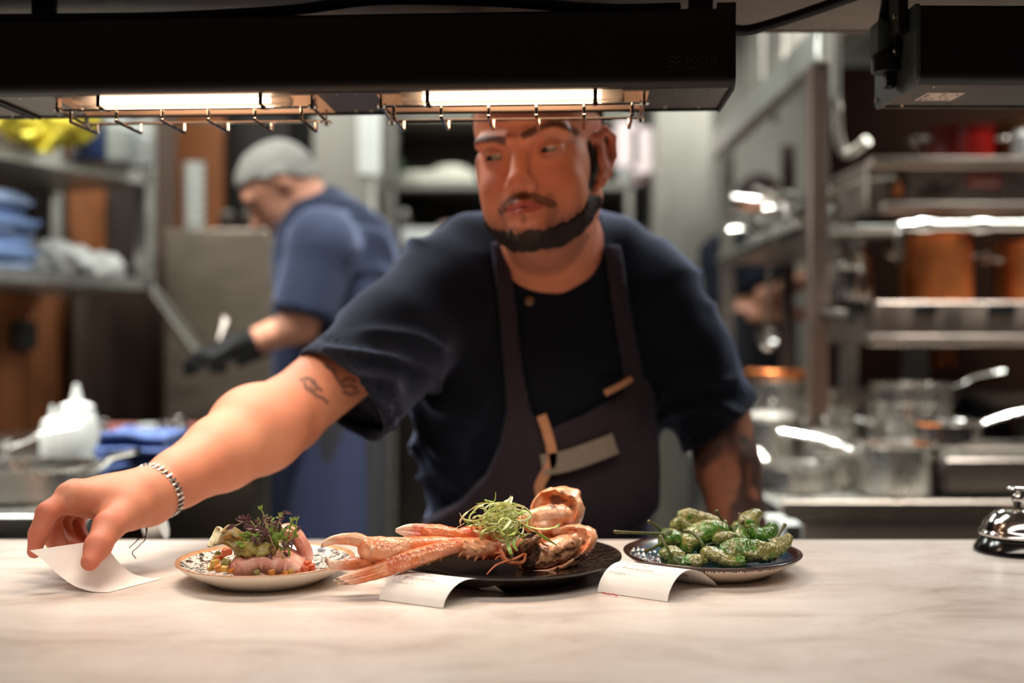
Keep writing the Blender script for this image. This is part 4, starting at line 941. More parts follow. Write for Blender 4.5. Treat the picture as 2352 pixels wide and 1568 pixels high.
# --- small pincer on top
Yt = 1.14
T3 = lambda x, y, Y=Yt: P(730+x/3.267, 1100+y/3.267, Y)
shell_part('claw_finger', chainp([T3(830,375),T3(740,366),T3(660,366),T3(592,378)], [.0046,.0042,.0032,.0013]), .0007, lambda V: mixc(mixc(np.tile(L3(226,130,104), (len(V),1)), np.tile(WHT, (len(V),1)), ss(.1, .8, axis_t(V, T3(830,372), T3(592,378)))), np.tile(RED, (len(V),1)), ss(.2,.6,vnoise(V, 90, 3, 2))*.5), k=.002)
tl_ = chainp([T3(840,428),T3(750,424),T3(670,410),T3(592,388)], [.0052,.0048,.0037,.0014]); td = bumps(tl_, [(760,398),(680,390),(610,384)], .0007, 9, 9, 1)
shell_part('claw_finger', tl_+td, .0007, lambda V: mixc(np.tile(L3(222,112,84), (len(V),1)), np.tile(WHT, (len(V),1)), ss(.3, .9, axis_t(V, T3(840,426), T3(592,388)))), k=.002)
tp = chainp([T3(830,402),T3(900,407),T3(1000,420,1.148),T3(1070,425,1.155)], [.0078,.0085,.0074,.0060]); tb = bumps(tp, [(830,366),(900,368),(990,390)], .0009, 14, 10, 3)+bumps(tp, [(840,405),(930,412),(1030,424)], .0007, 16, 12, 4)
shell_part('claw_palm', tp+tb, .0007, lambda V: pale_tops(base_shell(V, 35), V, tb), k=.003)
shell_part('arm_joint', chainp([T3(1060,425,1.155),T3(1130,415,1.16),T3(1240,420,1.17),T3(1380,440,1.185)], [.0064,.0078,.0075,.0080]), .0009, lambda V: mixc(base_shell(V, 38), np.tile(RED, (len(V),1)), ss(-.1,.5,vnoise(V, 60, 9, 2))*.7), k=.004)
# --- split body: two hollow half shells with white meat
Bd = lambda x, y, Y: P(730+x/3.267, 1100+y/3.267, Y)
def bodycol(V, seed, inner=None):
    c = mixc(base_shell(V, seed), np.tile(PALE, (len(V),1)), ss(-.4, .3, vnoise(V, 70, seed+7, 3))*.5)
    return mixc(mixc(c, np.tile(L3(240,206,168), (len(V),1)), ss(.1,.5,vnoise(V, 110, seed+2, 3))*.5), np.tile(CHAR, (len(V),1)), ss(.26, .5, vnoise(V, 95, seed+11, 3))*.85)
Mh = np.array(Euler((.25, -.42, .1)).to_matrix())
o = shell_part('half_shell', [('e', Bd(1790,250,1.235), (.031,.024,.029), {'M': Mh}), ('-e', Bd(1750,235,1.216), (.0275,.022,.0265), {'M': Mh, 'k': .002}), ('-c', Bd(1540,60,1.20), Bd(1700,40,1.20), .016, .016, {'k': .004})], .0013, lambda V: bodycol(V, 51), noise=.0045, nsc=48, rough=.0016)
shell_part('tail_meat', chainp([Bd(1560,300,1.20),Bd(1650,285,1.195),Bd(1750,268,1.195),Bd(1840,262,1.205),Bd(1865,310,1.215)], [.0065,.0085,.0100,.0092,.006])+chainp([Bd(1590,350,1.195),Bd(1700,345,1.19),Bd(1800,320,1.195)], [.006,.0075,.0055]), .0009, lambda V: mixc(bodycol(V, 55), np.tile(WHT, (len(V),1)), ss(0,.5,vnoise(V, 60, 77, 2))*.35), noise=.0022, nsc=80, rough=.0010)
Mb = np.array(Euler((-.75, -.30, .25)).to_matrix())
shell_part('half_shell', [('e', Bd(1790,530,1.185), (.046,.022,.024), {'M': Mb}), ('-e', Bd(1772,492,1.168), (.042,.022,.0215), {'M': Mb, 'k': .002})], .0013, lambda V: bodycol(V, 61), noise=.0036, nsc=52, rough=.0016)
shell_part('body_meat', [('e', Bd(1760,545,1.172), (.034,.011,.014), {'M': Mb})]+dots([Bd(1640,560,1.165),Bd(1740,540,1.163),Bd(1860,500,1.165),Bd(1930,450,1.17)], .0050, .002, 11, 14), .0010, lambda V: mixc(np.tile(L3(206,150,112), (len(V),1)), np.tile(L3(150,84,56), (len(V),1)), ss(0,.5,vnoise(V, 150, 5, 3))), noise=.0018, nsc=160, rough=.0014)
shell_part('head_gills', sum([chainp([Bd(1530+9*i,590-6*i,1.155),Bd(1545+10*i,520-8*i,1.150),Bd(1590+10*i,465-4*i,1.155)], [.0018,.0032,.0022]) for i in range(8)], [])+[('e', Bd(1585,560,1.163), (.013,.008,.017))], .0011, lambda V: mixc(np.tile(L3(120,72,44), (len(V),1)), np.tile(L3(60,40,26), (len(V),1)), ss(-.2,.4,vnoise(V, 160, 6, 2))), noise=.0006, k=.0015)
LEGM = mat('thin_red_leg', rgb(214,120,76), .35, 0, .2, 150, spec=.5)
for pts, r0, nm in (([Bd(1350,490,1.15),Bd(1375,560,1.145),Bd(1410,610,1.14),Bd(1470,632,1.14),Bd(1540,620,1.145),Bd(1560,560,1.15)], .0034, 'leg'), ([Bd(1395,560,1.145),Bd(1330,556,1.14),Bd(1295,570,1.138),Bd(1272,600,1.136)], .0016, 'leg'), ([Bd(1400,575,1.145),Bd(1360,580,1.142),Bd(1330,604,1.14)], .0022, 'leg'),
                   ([Bd(1550,560,1.15),Bd(1480,598,1.13),Bd(1400,620,1.12),Bd(1340,645,1.112),Bd(1300,680,1.108),Bd(1268,716,1.106)], .0016, 'antenna'), ([Bd(1640,350,1.17),Bd(1670,420,1.165),Bd(1690,480,1.162),Bd(1730,500,1.162)], .0024, 'leg'), ([Bd(700,455,1.08),Bd(675,480,1.078),Bd(665,510,1.078)], .0005, 'antenna')):
    MB().tube(spline(pts, 26), list(np.linspace(r0, r0*.45, 26)), 8).build(nm, LEGM, lang)
# --- nest of shaved spring onion
RIB = mat('shaved_spring_onion', rgb(190,204,120), .35, 0, .15, 90, spec=.55, sss=.2, attr='Col')
RSW = .72
nest = thing('spring_onion_nest', 'nest of curled pale green shaved spring onion on the langoustine', 'garnish', tuple(Bd(1390,430,1.15)))
def ribbon(pts, wd, seed, c0, c1):
    sp = spline(pts, 26); rr = random.Random(seed); n0 = Vector((rr.uniform(-.9,.9), rr.uniform(-.8,.3), rr.uniform(-.6,.9))).normalized(); V = []; tw = rr.uniform(-1.6,1.6); N = len(sp)
    for i, p in enumerate(sp):
        d = (sp[min(i+1,N-1)]-sp[max(i-1,0)]).normalized(); s_ = d.cross(n0).normalized(); s_ = (Matrix.Rotation(tw*i/N, 3, d) @ s_); k = wd*RSW*(1-.75*abs(2*i/(N-1)-1)**3)/2; nn = s_.cross(d)*.0002
        V += [tuple(p-s_*k), tuple(p+nn*2), tuple(p+s_*k), tuple(p-nn*2)]
    Q = [(i*4+j, i*4+(j+1) % 4, i*4+4+(j+1) % 4, i*4+4+j) for i in range(N-1) for j in range(4)]+[(3,2,1,0), tuple(range(4*N-4, 4*N))]
    t = np.repeat(np.linspace(0,1,N), 4)[:, None]; mesh_obj('ribbon', V, Q, RIB, nest, 'auto', c0*(1-t)+c1*t)
GW, GG, GD = L3(226,224,176), L3(176,198,100), L3(120,164,62)
named = [([(1310,290),(1230,200),(1130,240),(1070,310),(1075,350)],1.14,.0042,GW,GW),([(1400,300),(1330,190),(1240,190),(1160,250),(1120,330)],1.145,.0045,GW,GG),([(1500,330),(1480,230),(1400,190),(1300,240),(1240,330)],1.14,.005,GW,GG),
 ([(1290,190),(1250,155),(1320,170),(1335,110),(1328,100)],1.15,.0028,GG,GD),([(1360,210),(1420,160),(1450,135),(1440,200),(1490,240)],1.15,.006,GW,GW),([(1480,300),(1600,360),(1720,372),(1800,350),(1822,336)],1.14,.0045,GG,GG),
 ([(1560,360),(1640,400),(1720,450),(1800,500)],1.13,.0052,GD,GD),([(1420,420),(1430,500),(1450,560),(1455,590)],1.125,.006,GG,GD),([(1480,430),(1470,490),(1500,540)],1.128,.005,GD,GG),([(1400,400),(1330,360),(1260,380),(1210,450)],1.13,.0042,GG,GG),
 ([(1500,260),(1560,240),(1600,270),(1560,310)],1.15,.006,GG,GD),([(1350,330),(1390,290),(1440,310),(1400,370),(1360,400)],1.125,.005,GG,GW),([(1100,330),(1050,360),(1025,384)],1.14,.0012,GW,GW),([(1480,200),(1475,178),(1470,190)],1.15,.003,GD,GG),([(1420,300),(1360,330),(1400,420),(1480,400),(1500,330)],1.122,.0045,GG,GG)]
for i, (pp, Y, wd, c0, c1) in enumerate(named): ribbon([Bd(x, y, Y+.006*math.sin(j*2+i)) for j, (x, y) in enumerate(pp)], wd, i, c0, c1)
rr = random.Random(77)
for i in range(100):
    cx_, cy_ = rr.gauss(1350, 95), rr.gauss(330, 62); cy_ = min(max(cy_, 230), 450); R_ = rr.uniform(45, 130); a0 = rr.uniform(0, 6.28); sw = rr.uniform(1.6, 4.4)*rr.choice((-1, 1)); Y0 = rr.uniform(1.135, 1.18)
    pp = []
    for j in range(5):
        a = a0+sw*j/4; pp.append(Bd(min(max(cx_+R_*math.cos(a), 1050), 1600), min(max(cy_+R_*.62*math.sin(a), 180), 500), Y0+.012*math.sin(a*1.3)))
    pick = rr.random(); ribbon(pp, rr.uniform(.0016, .0036), i+50, (GW, GW, GG, GD)[int(pick*4)], (GG, GW, GD, GG)[int(rr.random()*4)])
# ================================================================== people
SKIN = mat('skin', rgb(206,150,122), .56, 0, .05, 60, bump=.10, bscale=500, spec=.4, sss=.10, attr='Col')
NAVY = mat('navy_jacket_cloth', rgb(14,17,26), .82, 0, .10, 60, bump=.10, bscale=700, spec=.12, sheen=.45)
APR = mat('plum_apron_cloth', rgb(50,41,48), .85, 0, .12, 50, bump=.10, bscale=700, spec=.15, sheen=.25)
HAIRD = mat('dark_brown_hair', rgb(38,26,20), .7, 0, .3, 300, bump=.6, bscale=700, spec=.25)
EYEW = mat('eye', rgb(220,210,204), .15, 0, .04, 60, spec=.6, attr='Col')
TAN = mat('tan_leather', rgb(186,132,96), .6, 0, .15, 120)
TROU = mat('dark_trouser_cloth', rgb(30,30,36), .85, 0, .1, 40)
def vnormals(V, Q):
    n = np.zeros_like(V); a = np.cross(V[Q[:,2]]-V[Q[:,0]], V[Q[:,3]]-V[Q[:,1]])
    for k in range(4): np.add.at(n, Q[:,k], a)
    return n/(np.linalg.norm(n, axis=1, keepdims=True)+1e-12)
def submesh(V, Q, keep):
    q = Q[keep[Q].all(1)]; ids = np.unique(q); mp = np.full(len(V), -1); mp[ids] = np.arange(len(ids)); return V[ids], mp[q], ids
def shell_from(V, Q, mask, thr, lift, noise=.0, nsc=300, seed=1):
    """a close-fitting coat (hair, beard) raised off the skin where mask > thr"""
    N = vnormals(V, Q); v, q, ids = submesh(V, Q, mask > thr); m = ss(thr, thr+.35, mask[ids]); h = lift*m*(1+noise*vnoise(v, nsc, seed))-.0006*(1-m)
    return v+N[ids]*h[:, None], q
def march(g, px, py, y0=1.25, y1=2.2, off=0.0, step=.002):
    """first point of the solid along the line of sight through (px,py)"""
    px, py = np.atleast_1d(px).astype(float), np.atleast_1d(py).astype(float); Y = np.arange(y0, y1, step); out = []
    for a, b in zip(px, py):
        p = np.stack([(a-CX)*Y/F, Y, CAMZ-(b-CY)*Y/F], 1); d = g.sample(p); i = np.where(d < off)[0]; out.append(p[i[0]] if len(i) else p[len(p)//3])
    return np.array(out)
def polyd(x, z, pts):
    """distance of points to a polyline in a plane"""
    best = np.full(len(x), 9.)
    for (a, b), (c, d) in zip(pts, pts[1:]):
        L2 = max((c-a)**2+(d-b)**2, 1e-12); t = np.clip(((x-a)*(c-a)+(z-b)*(d-b))/L2, 0, 1); best = np.minimum(best, np.hypot(x-a-t*(c-a), z-b-t*(d-b)))
    return best
def inpoly(x, z, pts):
    r = np.zeros(len(x), bool); n = len(pts)
    for i in range(n):
        (x1, z1), (x2, z2) = pts[i], pts[(i+1) % n]; c = (z1 > z) != (z2 > z)
        r ^= c & (x < (x2-x1)*(z-z1)/((z2-z1) if z2 != z1 else 1e-9)+x1)
    return r
person = thing('person', 'bearded cook in navy jacket and plum apron leaning over the pass with an outstretched arm', 'person', (.05, 1.80, 0))
# ---- head frame
HS = 1.105; yaw = math.radians(17); roll = math.radians(5.5); pit = math.radians(1)
fw = Vector((-math.sin(yaw)*math.cos(pit), -math.cos(yaw)*math.cos(pit), -math.sin(pit)))
xr = Vector((0,0,1)).cross(fw)*-1; xr.normalize(); xr = -xr if xr.x < 0 else xr       # head's left, to the right of the photo
up = xr.cross(fw)*-1; up = up if up.z > 0 else -up
Rr = Matrix.Rotation(-roll, 3, fw); xr = Rr @ xr; up = Rr @ up
if xr.z < 0: Rr = Matrix.Rotation(2*roll, 3, fw); xr = Rr @ xr; up = Rr @ up
HO = P(1199, 351, 1.385)-fw*.072*HS
def H(x, y, z):
    # a short, tapering lower face
    x = x*(1-.26*float(ss(-.02,-.118,z))) if abs(z) < .5 else x; z = z if z > -.03 else -.03+(z+.03)*.77
    return HO+(xr*x+fw*y+up*z)*HS
HM = np.array([[xr[i], fw[i], up[i]] for i in range(3)])
def hloc(V):
    q = ((V-np.array(HO)) @ HM)/HS; q[:,2] = np.where(q[:,2] > -.03, q[:,2], -.03+(q[:,2]+.03)/.77); q[:,0] /= 1-.26*ss(-.02,-.118,q[:,2]); return q
SHR, ELR, WRR = P(1020,655,1.58), P(655,955,1.43), P(338,1140,1.23)
SHL, ELL_, WRL = P(1497,672,1.64), P(1650,965,1.66), Vector((.335,1.56,.86))
NB = Vector((.055,1.60,1.33))
g = Sdf((-.17,1.25,1.19), (.22,1.75,1.62), .0019)
def he(c, r, k=.012, mode='+', M=None): g.ell(H(*c), [q*HS for q in r], HM if M is None else M, k*HS, mode)
def hc(a, b, ra, rb=None, k=.010, mode='+'): g.cap(H(*a), H(*b), ra*HS, (ra if rb is None else rb)*HS, k*HS, mode)
he((0,-.014,.040), (.074,.096,.082)); he((0,.026,.045), (.063,.056,.055)); he((0,.020,-.030), (.060,.060,.082)); he((0,.026,-.070), (.045,.046,.032))
for s in (-1, 1):
    he((s*.043,.028,-.012), (.022,.032,.034)); he((s*.040,.040,-.055), (.022,.026,.026))
    hc((s*.055,-.004,-.054), (s*.031,.050,-.090), .017, .015); hc((s*.031,.050,-.090), (0,.072,-.108), .015, .016)
    he((s*.034,.052,-.036), (.024,.020,.022), .016); he((s*.044,.034,-.070), (.022,.028,.030)); hc((s*.010,.082,.016), (s*.048,.065,.018), .0090, .0095)
he((0,.070,-.104), (.023,.020,.017)); he((0,.066,-.070), (.034,.022,.027))
for s in (-1, 1):
    he((s*.0325,.089,.0005), (.019,.017,.0120), .008, '-')
    he((s*.0325,.0655,.000), (.0150,.0150,.0135), .004)
hc((0,.076,.010), (0,.097,-.034), .0085, .0110, .010); he((0,.1015,-.038), (.0118,.0118,.0105), .006)
for s in (-1, 1):
    he((s*.0120,.091,-.042), (.0072,.0095,.0075), .005)
    hc((s*.0235,.078,-.0715), (0,.0885,-.0680), .0046, .0050, .005); hc((s*.020,.079,-.0800), (0,.0880,-.0815), .0048, .0060, .005)
hc((-.026,.084,-.0745), (0,.0915,-.0738), .0010, None, .003, '-'); hc((.026,.084,-.0745), (0,.0915,-.0738), .0010, None, .003, '-')
for s in (-1, 1):
    he((s*.0068,.0985,-.0505), (.0034,.0050,.0032), .002, '-')
    he((s*.0325,.0820,-.0016), (.0134,.0110,.0034), .0015, '-')           # lid opening
    # ear: rim, lobe, hollow
    rim = [(s*.073,.006,.016),(s*.082,-.006,.027),(s*.087,-.022,.020),(s*.085,-.024,-.002),(s*.079,-.014,-.022),(s*.074,-.002,-.034)]
    if s < 0: rim = [(a*.90, b-.012, c) for a, b, c in rim]
    for a, b in zip(rim, rim[1:]): hc(a, b, .0048, .0048, .003)
    he((s*.075,-.009,-.004), (.0065,.016,.026), .006); he((s*.073,.000,-.031), (.005,.008,.0095), .005); he((s*(.0865 if s > 0 else .095),-.006,.000), (.0075,.009,.015), .003, '-')
# neck down into the collar
g.cap(H(0,-.020,-.070), NB, .062, .071, .03); g.cap(H(0,.008,-.095), NB+Vector((0,-.02,-.01)), .050, .062, .02)
for s in (-1, 1): g.cap(H(s*.052,-.025,-.045), NB+Vector((s*.02,-.055,-.03)), .016, .014, .02)
g.cap(NB, SHR+Vector((.04,.02,-.02)), .07, .05, .03); g.cap(NB, SHL+Vector((-.05,.02,-.02)), .07, .05, .03)
Vh, Qh = g.mesh(1); gh = g
# ---- reaching arm and hand
g = Sdf((-.56,1.06,.94), (-.05,1.66,1.36), .0022)
d = (ELR-SHR).normalized()
g.chain([SHR, SHR.lerp(ELR,.45), ELR], [.055,.050,.046], .012)
fa = [ELR, ELR.lerp(WRR,.22), ELR.lerp(WRR,.5), ELR.lerp(WRR,.8), WRR]
g.chain([tuple(p) for p in fa], [.050,.0525,.045,.033,.0280], .010)
g.ell(ELR.lerp(WRR,.2)+Vector((.0,-.006,.008)), (.06,.05,.048), None, .02)
ax = (WRR-ELR).normalized()
hj = {'index': ([(160,1142,1.158),(108,1176,1.135),(88,1226,1.128),(79,1266,1.124)], [.0125,.0105,.0095,.0072]),
      'middle': ([(170,1136,1.185),(116,1182,1.178),(124,1236,1.166),(146,1280,1.152)], [.0128,.0110,.0100,.0080]),
      'ring': ([(188,1140,1.208),(138,1190,1.212),(150,1242,1.188),(180,1266,1.168)], [.0122,.0105,.0095,.0075]),
      'little': ([(212,1150,1.228),(172,1194,1.234),(184,1232,1.216),(206,1252,1.200)], [.0112,.0092,.0082,.0066])}
for nm, (pts, rs) in hj.items():
    q = [P(*p) for p in pts]; g.cap(WRR, q[0], .0235, rs[0]+.002, .016); g.chain(q, rs, .004)
    g.ell(q[0]+Vector((0,0,.003)), (rs[0]*1.05,)*3, None, .006)
th = [P(298,1168,1.195), P(250,1208,1.150), P(225,1254,1.122), P(207,1290,1.106)]
g.cap(WRR, th[0], .026, .021, .014); g.chain(th, [.0205,.0155,.0128,.0092], .006); g.cap(th[0], P(175,1150,1.165), .018, .013, .014)
g.ell(WRR.lerp(P(185,1140,1.19), .55)+Vector((0,.006,.0)), (.036,.036,.019), None, .014)
Va, Qa = g.mesh(1); ga = g
# ---- tattooed arm, torso and legs
g = Sdf((.14,1.40,.74), (.43,1.80,1.36), .0032)
g.chain([SHL, SHL.lerp(ELL_,.5), ELL_], [.058,.053,.046], .012); g.chain([ELL_, ELL_.lerp(WRL,.3), ELL_.lerp(WRL,.7), WRL], [.047,.047,.036,.027], .010)
hd = WRL+Vector((-.005,-.035,-.060))
for i in range(4):
    b0 = hd+Vector((-.030+.020*i,-.004+.004*i,0)); g.cap(WRL, b0, .022, .013, .012); g.chain([b0, b0+Vector((-.002,-.030,-.014)), b0+Vector((-.002,-.048,-.020))], [.0115,.010,.0085], .003)
g.chain([WRL+Vector((-.02,-.01,-.02)), WRL+Vector((-.048,-.035,-.045)), WRL+Vector((-.058,-.058,-.066))], [.016,.013,.010], .005)
Vl, Ql = g.mesh(1)
g = Sdf((-.2,1.45,.0), (.31,1.98,1.42), .0075)
g.ell((.058,1.665,1.19), (.175,.115,.19), None, .05); g.ell((.045,1.72,1.02), (.165,.12,.17), None, .06); g.ell((.04,1.79,.88), (.165,.115,.13), None, .05)
g.cap(NB, (.055,1.66,1.24), .07, .10, .05); g.cap(SHR, SHL, .055, .055, .04)
for s in (-1, 1): g.chain([(.04+s*.085,1.79,.84), (.04+s*.10,1.76,.46), (.04+s*.10,1.80,.09)], [.082,.058,.042], .02); g.cap((.04+s*.10,1.81,.045), (.04+s*.115,1.62,.035), .042, .035, .02)
Vt, Qt = g.mesh(1)
# ---- skin colours: flushed cheeks and lips, stubble, ink
def skin_base(V, seed=0):
    c = np.tile(L3(202,138,108), (len(V),1)); m = ss(-.5,.6,vnoise(V, 22, seed, 3)); return mixc(c, np.tile(L3(190,112,84), (len(V),1)), m*.5)
def head_masks(V):
    q = hloc(V); x, y, z = q[:,0], q[:,1], q[:,2]; ax_ = np.abs(x); n = vnoise(V, 130, 7, 3)*.006
    jaw = [(-.0,0)]
    # lower face line: sideburn in front of the ear, along the jaw, under the chin
    zt = np.interp(y, [-.03,.0,.02,.035,.05,.065,.09], [.02,.006,-.034,-.060,-.084,-.100,-.108])     # upper edge of the beard by depth
    beard = ss(.015, -.012, z-zt+n*1.6)*ss(-.020, -.004, y+ .25*np.minimum(0, z+.05))*ss(-.150, -.135, z)
    beard *= 1-ss(.012, .004, np.hypot(ax_-.000, (z+.096)*.8))*ss(.05,.06,y)*.9
    bridge = ss(.010, .004, polyd(ax_, z, [(.030,-.062),(.036,-.078),(.034,-.100)])+n*.5)*ss(.045,.055,y)*.38
    mous = ss(.0075, .0035, polyd(ax_, z, [(.003,-.0585),(.013,-.0590),(.025,-.0650),(.034,-.0730)])-.0005+n*.9)*ss(.045,.055,y)*1.0
    soul = ss(.0065, .0025, np.hypot(x, (z+.0905)*.6)+n*.3)*ss(.06,.07,y)*.55
    jp = np.array([(.067,.008,.0),(.068,.008,-.045),(.056,.036,-.082),(.032,.064,-.106),(0,.084,-.114)]); qa = np.stack([ax_, y, z], 1); dj = np.full(len(x), 9.)
    for a_, b_ in zip(jp, jp[1:]): t_ = np.clip(((qa-a_) @ (b_-a_))/((b_-a_) @ (b_-a_)), 0, 1); dj = np.minimum(dj, np.linalg.norm(qa-a_-t_[:, None]*(b_-a_), axis=1))
    beard = beard*ss(.042,.028,dj+n*.8)
    beard = beard*(1-ss(.064,.068,ax_)*ss(-.062,-.05,z)); stub = ss(.040,-.012, z-zt+n)*ss(-.03,.0,y)*(1-ss(.066,.07,ax_))
    lips = np.maximum(ss(.0055,.003, polyd(ax_, z, [(0,-.0685),(.012,-.0690),(.023,-.0728)])), ss(.0060,.003, polyd(ax_, z, [(0,-.0790),(.012,-.0785),(.021,-.0750)])))*ss(.072,.079,y)
    hair = np.maximum(ss(-.004, .010, z-np.interp(y, [-.2,-.10,-.05,-.02,.008,.020,.05,.08], [-.06,-.06,-.035,-.005,-.02,.060,.078,.085])+n)*ss(.025,.012, y-np.clip((z-.05)*2,0,.1)), ss(.012,.006,np.hypot(y-.012, (z-.004)*.45))*ss(.055,.062,ax_))
    ear = ss(.069,.074,ax_)*ss(.02,.012,y)*ss(.045,.035,np.abs(z+.005)); hair = hair*(1-ss(.064,.068,ax_)*ss(-.045,-.03,y)*ss(.05,.042,z))*(1-ear)*(1-ss(.066,.071,ax_)*ss(.060,.045,np.abs(z+.005)))*(1-ss(.076,.079,ax_))
    bl = polyd(x, z, [(.010,.0155),(.022,.0220),(.037,.0270),(.050,.0240),(.059,.0185)])      # his left brow lifted
    br = polyd(x, z, [(-.016,.0135),(-.028,.0180),(-.044,.0225),(-.056,.0205)])
    brow = ss(.0062,.0020, np.minimum(bl, br)+n*.4)*.95*ss(.03,.045,y)
    return dict(stub=stub, beard=np.maximum(np.maximum(beard, mous), np.maximum(bridge, soul)), mous=mous, lips=lips, hair=hair, brow=brow, ear=ear, q=q)
mk = head_masks(Vh); q = mk['q']
ch = skin_base(Vh, 3)*np.array((1.26,1.10,1.08))
ch = mixc(ch, np.tile(L3(196,104,82), (len(Vh),1)), np.clip(ss(.030,.008,np.linalg.norm(np.stack([np.abs(q[:,0])-.036, q[:,2]+.036], 1), axis=1))*.45+ss(.018,.006,np.hypot(q[:,0], q[:,2]+.042))*ss(.08,.09,q[:,1])*.5+mk['ear']*.55, 0, 1))
ch = mixc(ch, np.tile(L3(172,66,58), (len(Vh),1)), mk['lips']*.75)
for key, a in (('stub',.48),('beard',.75),('hair',.8),('brow',.85)): ch = mixc(ch, np.tile(L3(44,30,24), (len(Vh),1)), mk[key]*a)
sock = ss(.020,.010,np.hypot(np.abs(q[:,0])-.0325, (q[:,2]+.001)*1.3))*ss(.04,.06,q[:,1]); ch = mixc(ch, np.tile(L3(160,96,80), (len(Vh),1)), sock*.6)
ca_ = skin_base(Va, 5)
kn = np.min([np.linalg.norm(Va-np.array(P(*p)), axis=1) for v in hj.values() for p in v[0][1:]]+[np.linalg.norm(Va-np.array(p), axis=1) for p in th[1:]], axis=0)
ca_ = mixc(ca_, np.tile(L3(206,112,88), (len(Va),1)), ss(.028,.008,kn)*.7)
pxv = CX+F*Va[:,0]/Va[:,1]; pyv = CY-F*(Va[:,2]-CAMZ)/Va[:,1]
Yt_ = ga
ink = np.minimum.reduce([polyd(pxv, pyv, [(692,872),(706,868),(722,876),(728,892),(716,900),(704,892),(700,880)]), polyd(pxv, pyv, [(712,890),(726,908),(742,914),(752,924)]), polyd(pxv, pyv, [(716,878),(738,896)]), polyd(pxv, pyv, [(748,838),(766,852),(776,872),(788,888),(806,884),(818,892)]), polyd(pxv, pyv, [(786,876),(800,868),(816,874)]), polyd(pxv, pyv, [(790,900),(806,906),(822,900)])])
ca_ = mixc(ca_, np.tile(L3(70,56,54), (len(Va),1)), ss(6.5, 2.0, ink)*.75)
cl_ = skin_base(Vl, 6); pat = np.abs(vnoise(Vl*np.array([1,1,.8]), 17, 11, 3)); pat2 = vnoise(Vl, 46, 14, 2)
cl_ = mixc(cl_, np.tile(L3(150,92,66), (len(Vl),1)), np.full(len(Vl), .5)); cl_ = mixc(cl_, np.tile(L3(50,40,40), (len(Vl),1)), np.clip(ss(.30,.05,pat)*.85+ss(.1,.6,pat2)*.45, 0, .9)*ss(.80,.90,Vl[:,2]))
V = np.concatenate([Vh, Va, Vl, Vt]); o1, o2_, o3 = len(Vh), len(Vh)+len(Va), len(Vh)+len(Va)+len(Vl)
body = mesh_obj('body', V, np.concatenate([Qh, Qa+o1, Ql+o2_, Qt+o3]), SKIN, person, True, np.concatenate([ch, ca_, cl_, skin_base(Vt)]))
v, qd = shell_from(Vh, Qh, mk['beard']-.7*(mk['mous'] > .05), .55, .0026, .6, 300); mesh_obj('beard', v, qd, HAIRD, person)['label'] = 'short dark beard and moustache'
v, qd = shell_from(Vh, Qh, mk['hair'], .4, .0045, .4, 260); mesh_obj('hair', v, qd, HAIRD, person)['label'] = 'cropped dark hair'
for s in ():
    v, qd = shell_from(Vh, Qh, mk['brow']*(q[:,0]*s > 0), .45, .0012, .4, 500); mesh_obj('eyebrow', v, qd, HAIRD, person)
for s in (-1, 1):
    c = H(s*.0325,.0655,0); mb = MB(); gz = (fw*.80-xr*.50-up*.16).normalized(); Mx = frame(c, gz.orthogonal(), gz)
    mb.lathe([(.0132*HS*math.sin(PI*i/24), -.0132*HS*math.cos(PI*i/24)) for i in range(1, 25)], 28, Mx, cap=False); Vv = np.array(mb.v); cz = ((Vv-np.array(c)) @ np.array(gz))/(.0132*HS)
    ce = np.tile(L3(138,120,112), (len(Vv),1)); ce = mixc(ce, np.tile(L3(52,40,30), (len(Vv),1)), ss(.86,.89,cz)); ce = mixc(ce, np.tile(L3(8,7,6), (len(Vv),1)), ss(.965,.975,cz)); mesh_obj('eye', Vv, mb.f, EYEW, person, True, ce)
# ---- jacket
g = Sdf((-.36,1.36,.70), (.42,1.98,1.50), .0042)
g.ell((.055,1.668,1.19), (.190,.130,.20), None, .05); g.ell((.040,1.72,1.02), (.186,.140,.19), None, .06); g.ell((.038,1.79,.86), (.19,.14,.14), None, .06)
g.cap(NB+Vector((0,.01,-.005)), (.055,1.66,1.22), .085, .12, .05); g.cap(NB+Vector((0,.02,0)), SHR+Vector((.02,.01,-.008)), .070, .062, .04); g.cap(NB+Vector((0,.02,0)), SHL+Vector((-.02,.0,-.008)), .070, .062, .04)
g.chain([NB+Vector((-.02,.03,.01)), P(1080,566,1.60), SHR], [.055,.046,.058], .03); g.chain([NB+Vector((.02,.03,.01)), P(1415,572,1.64), SHL], [.055,.046,.056], .03)
cuffR = P(772,898,1.455); g.chain([SHR, SHR.lerp(cuffR,.5), cuffR+(cuffR-SHR).normalized()*.05], [.074,.070,.071], .03)
g.cap(SHR.lerp(cuffR,.45)+Vector((.01,.0,-.03)), cuffR+Vector((.012,.005,-.026)), .062, .058, .03)
cuffL = P(1650,968,1.655); g.chain([SHL, SHL.lerp(cuffL,.5), cuffL+(cuffL-SHL).normalized()*.05], [.074,.070,.066], .03)
g.cap(SHR+Vector((.03,.03,-.05)), (-.06,1.70,1.08), .075, .07, .05)
gfull = g; Dsh = g.D.copy()
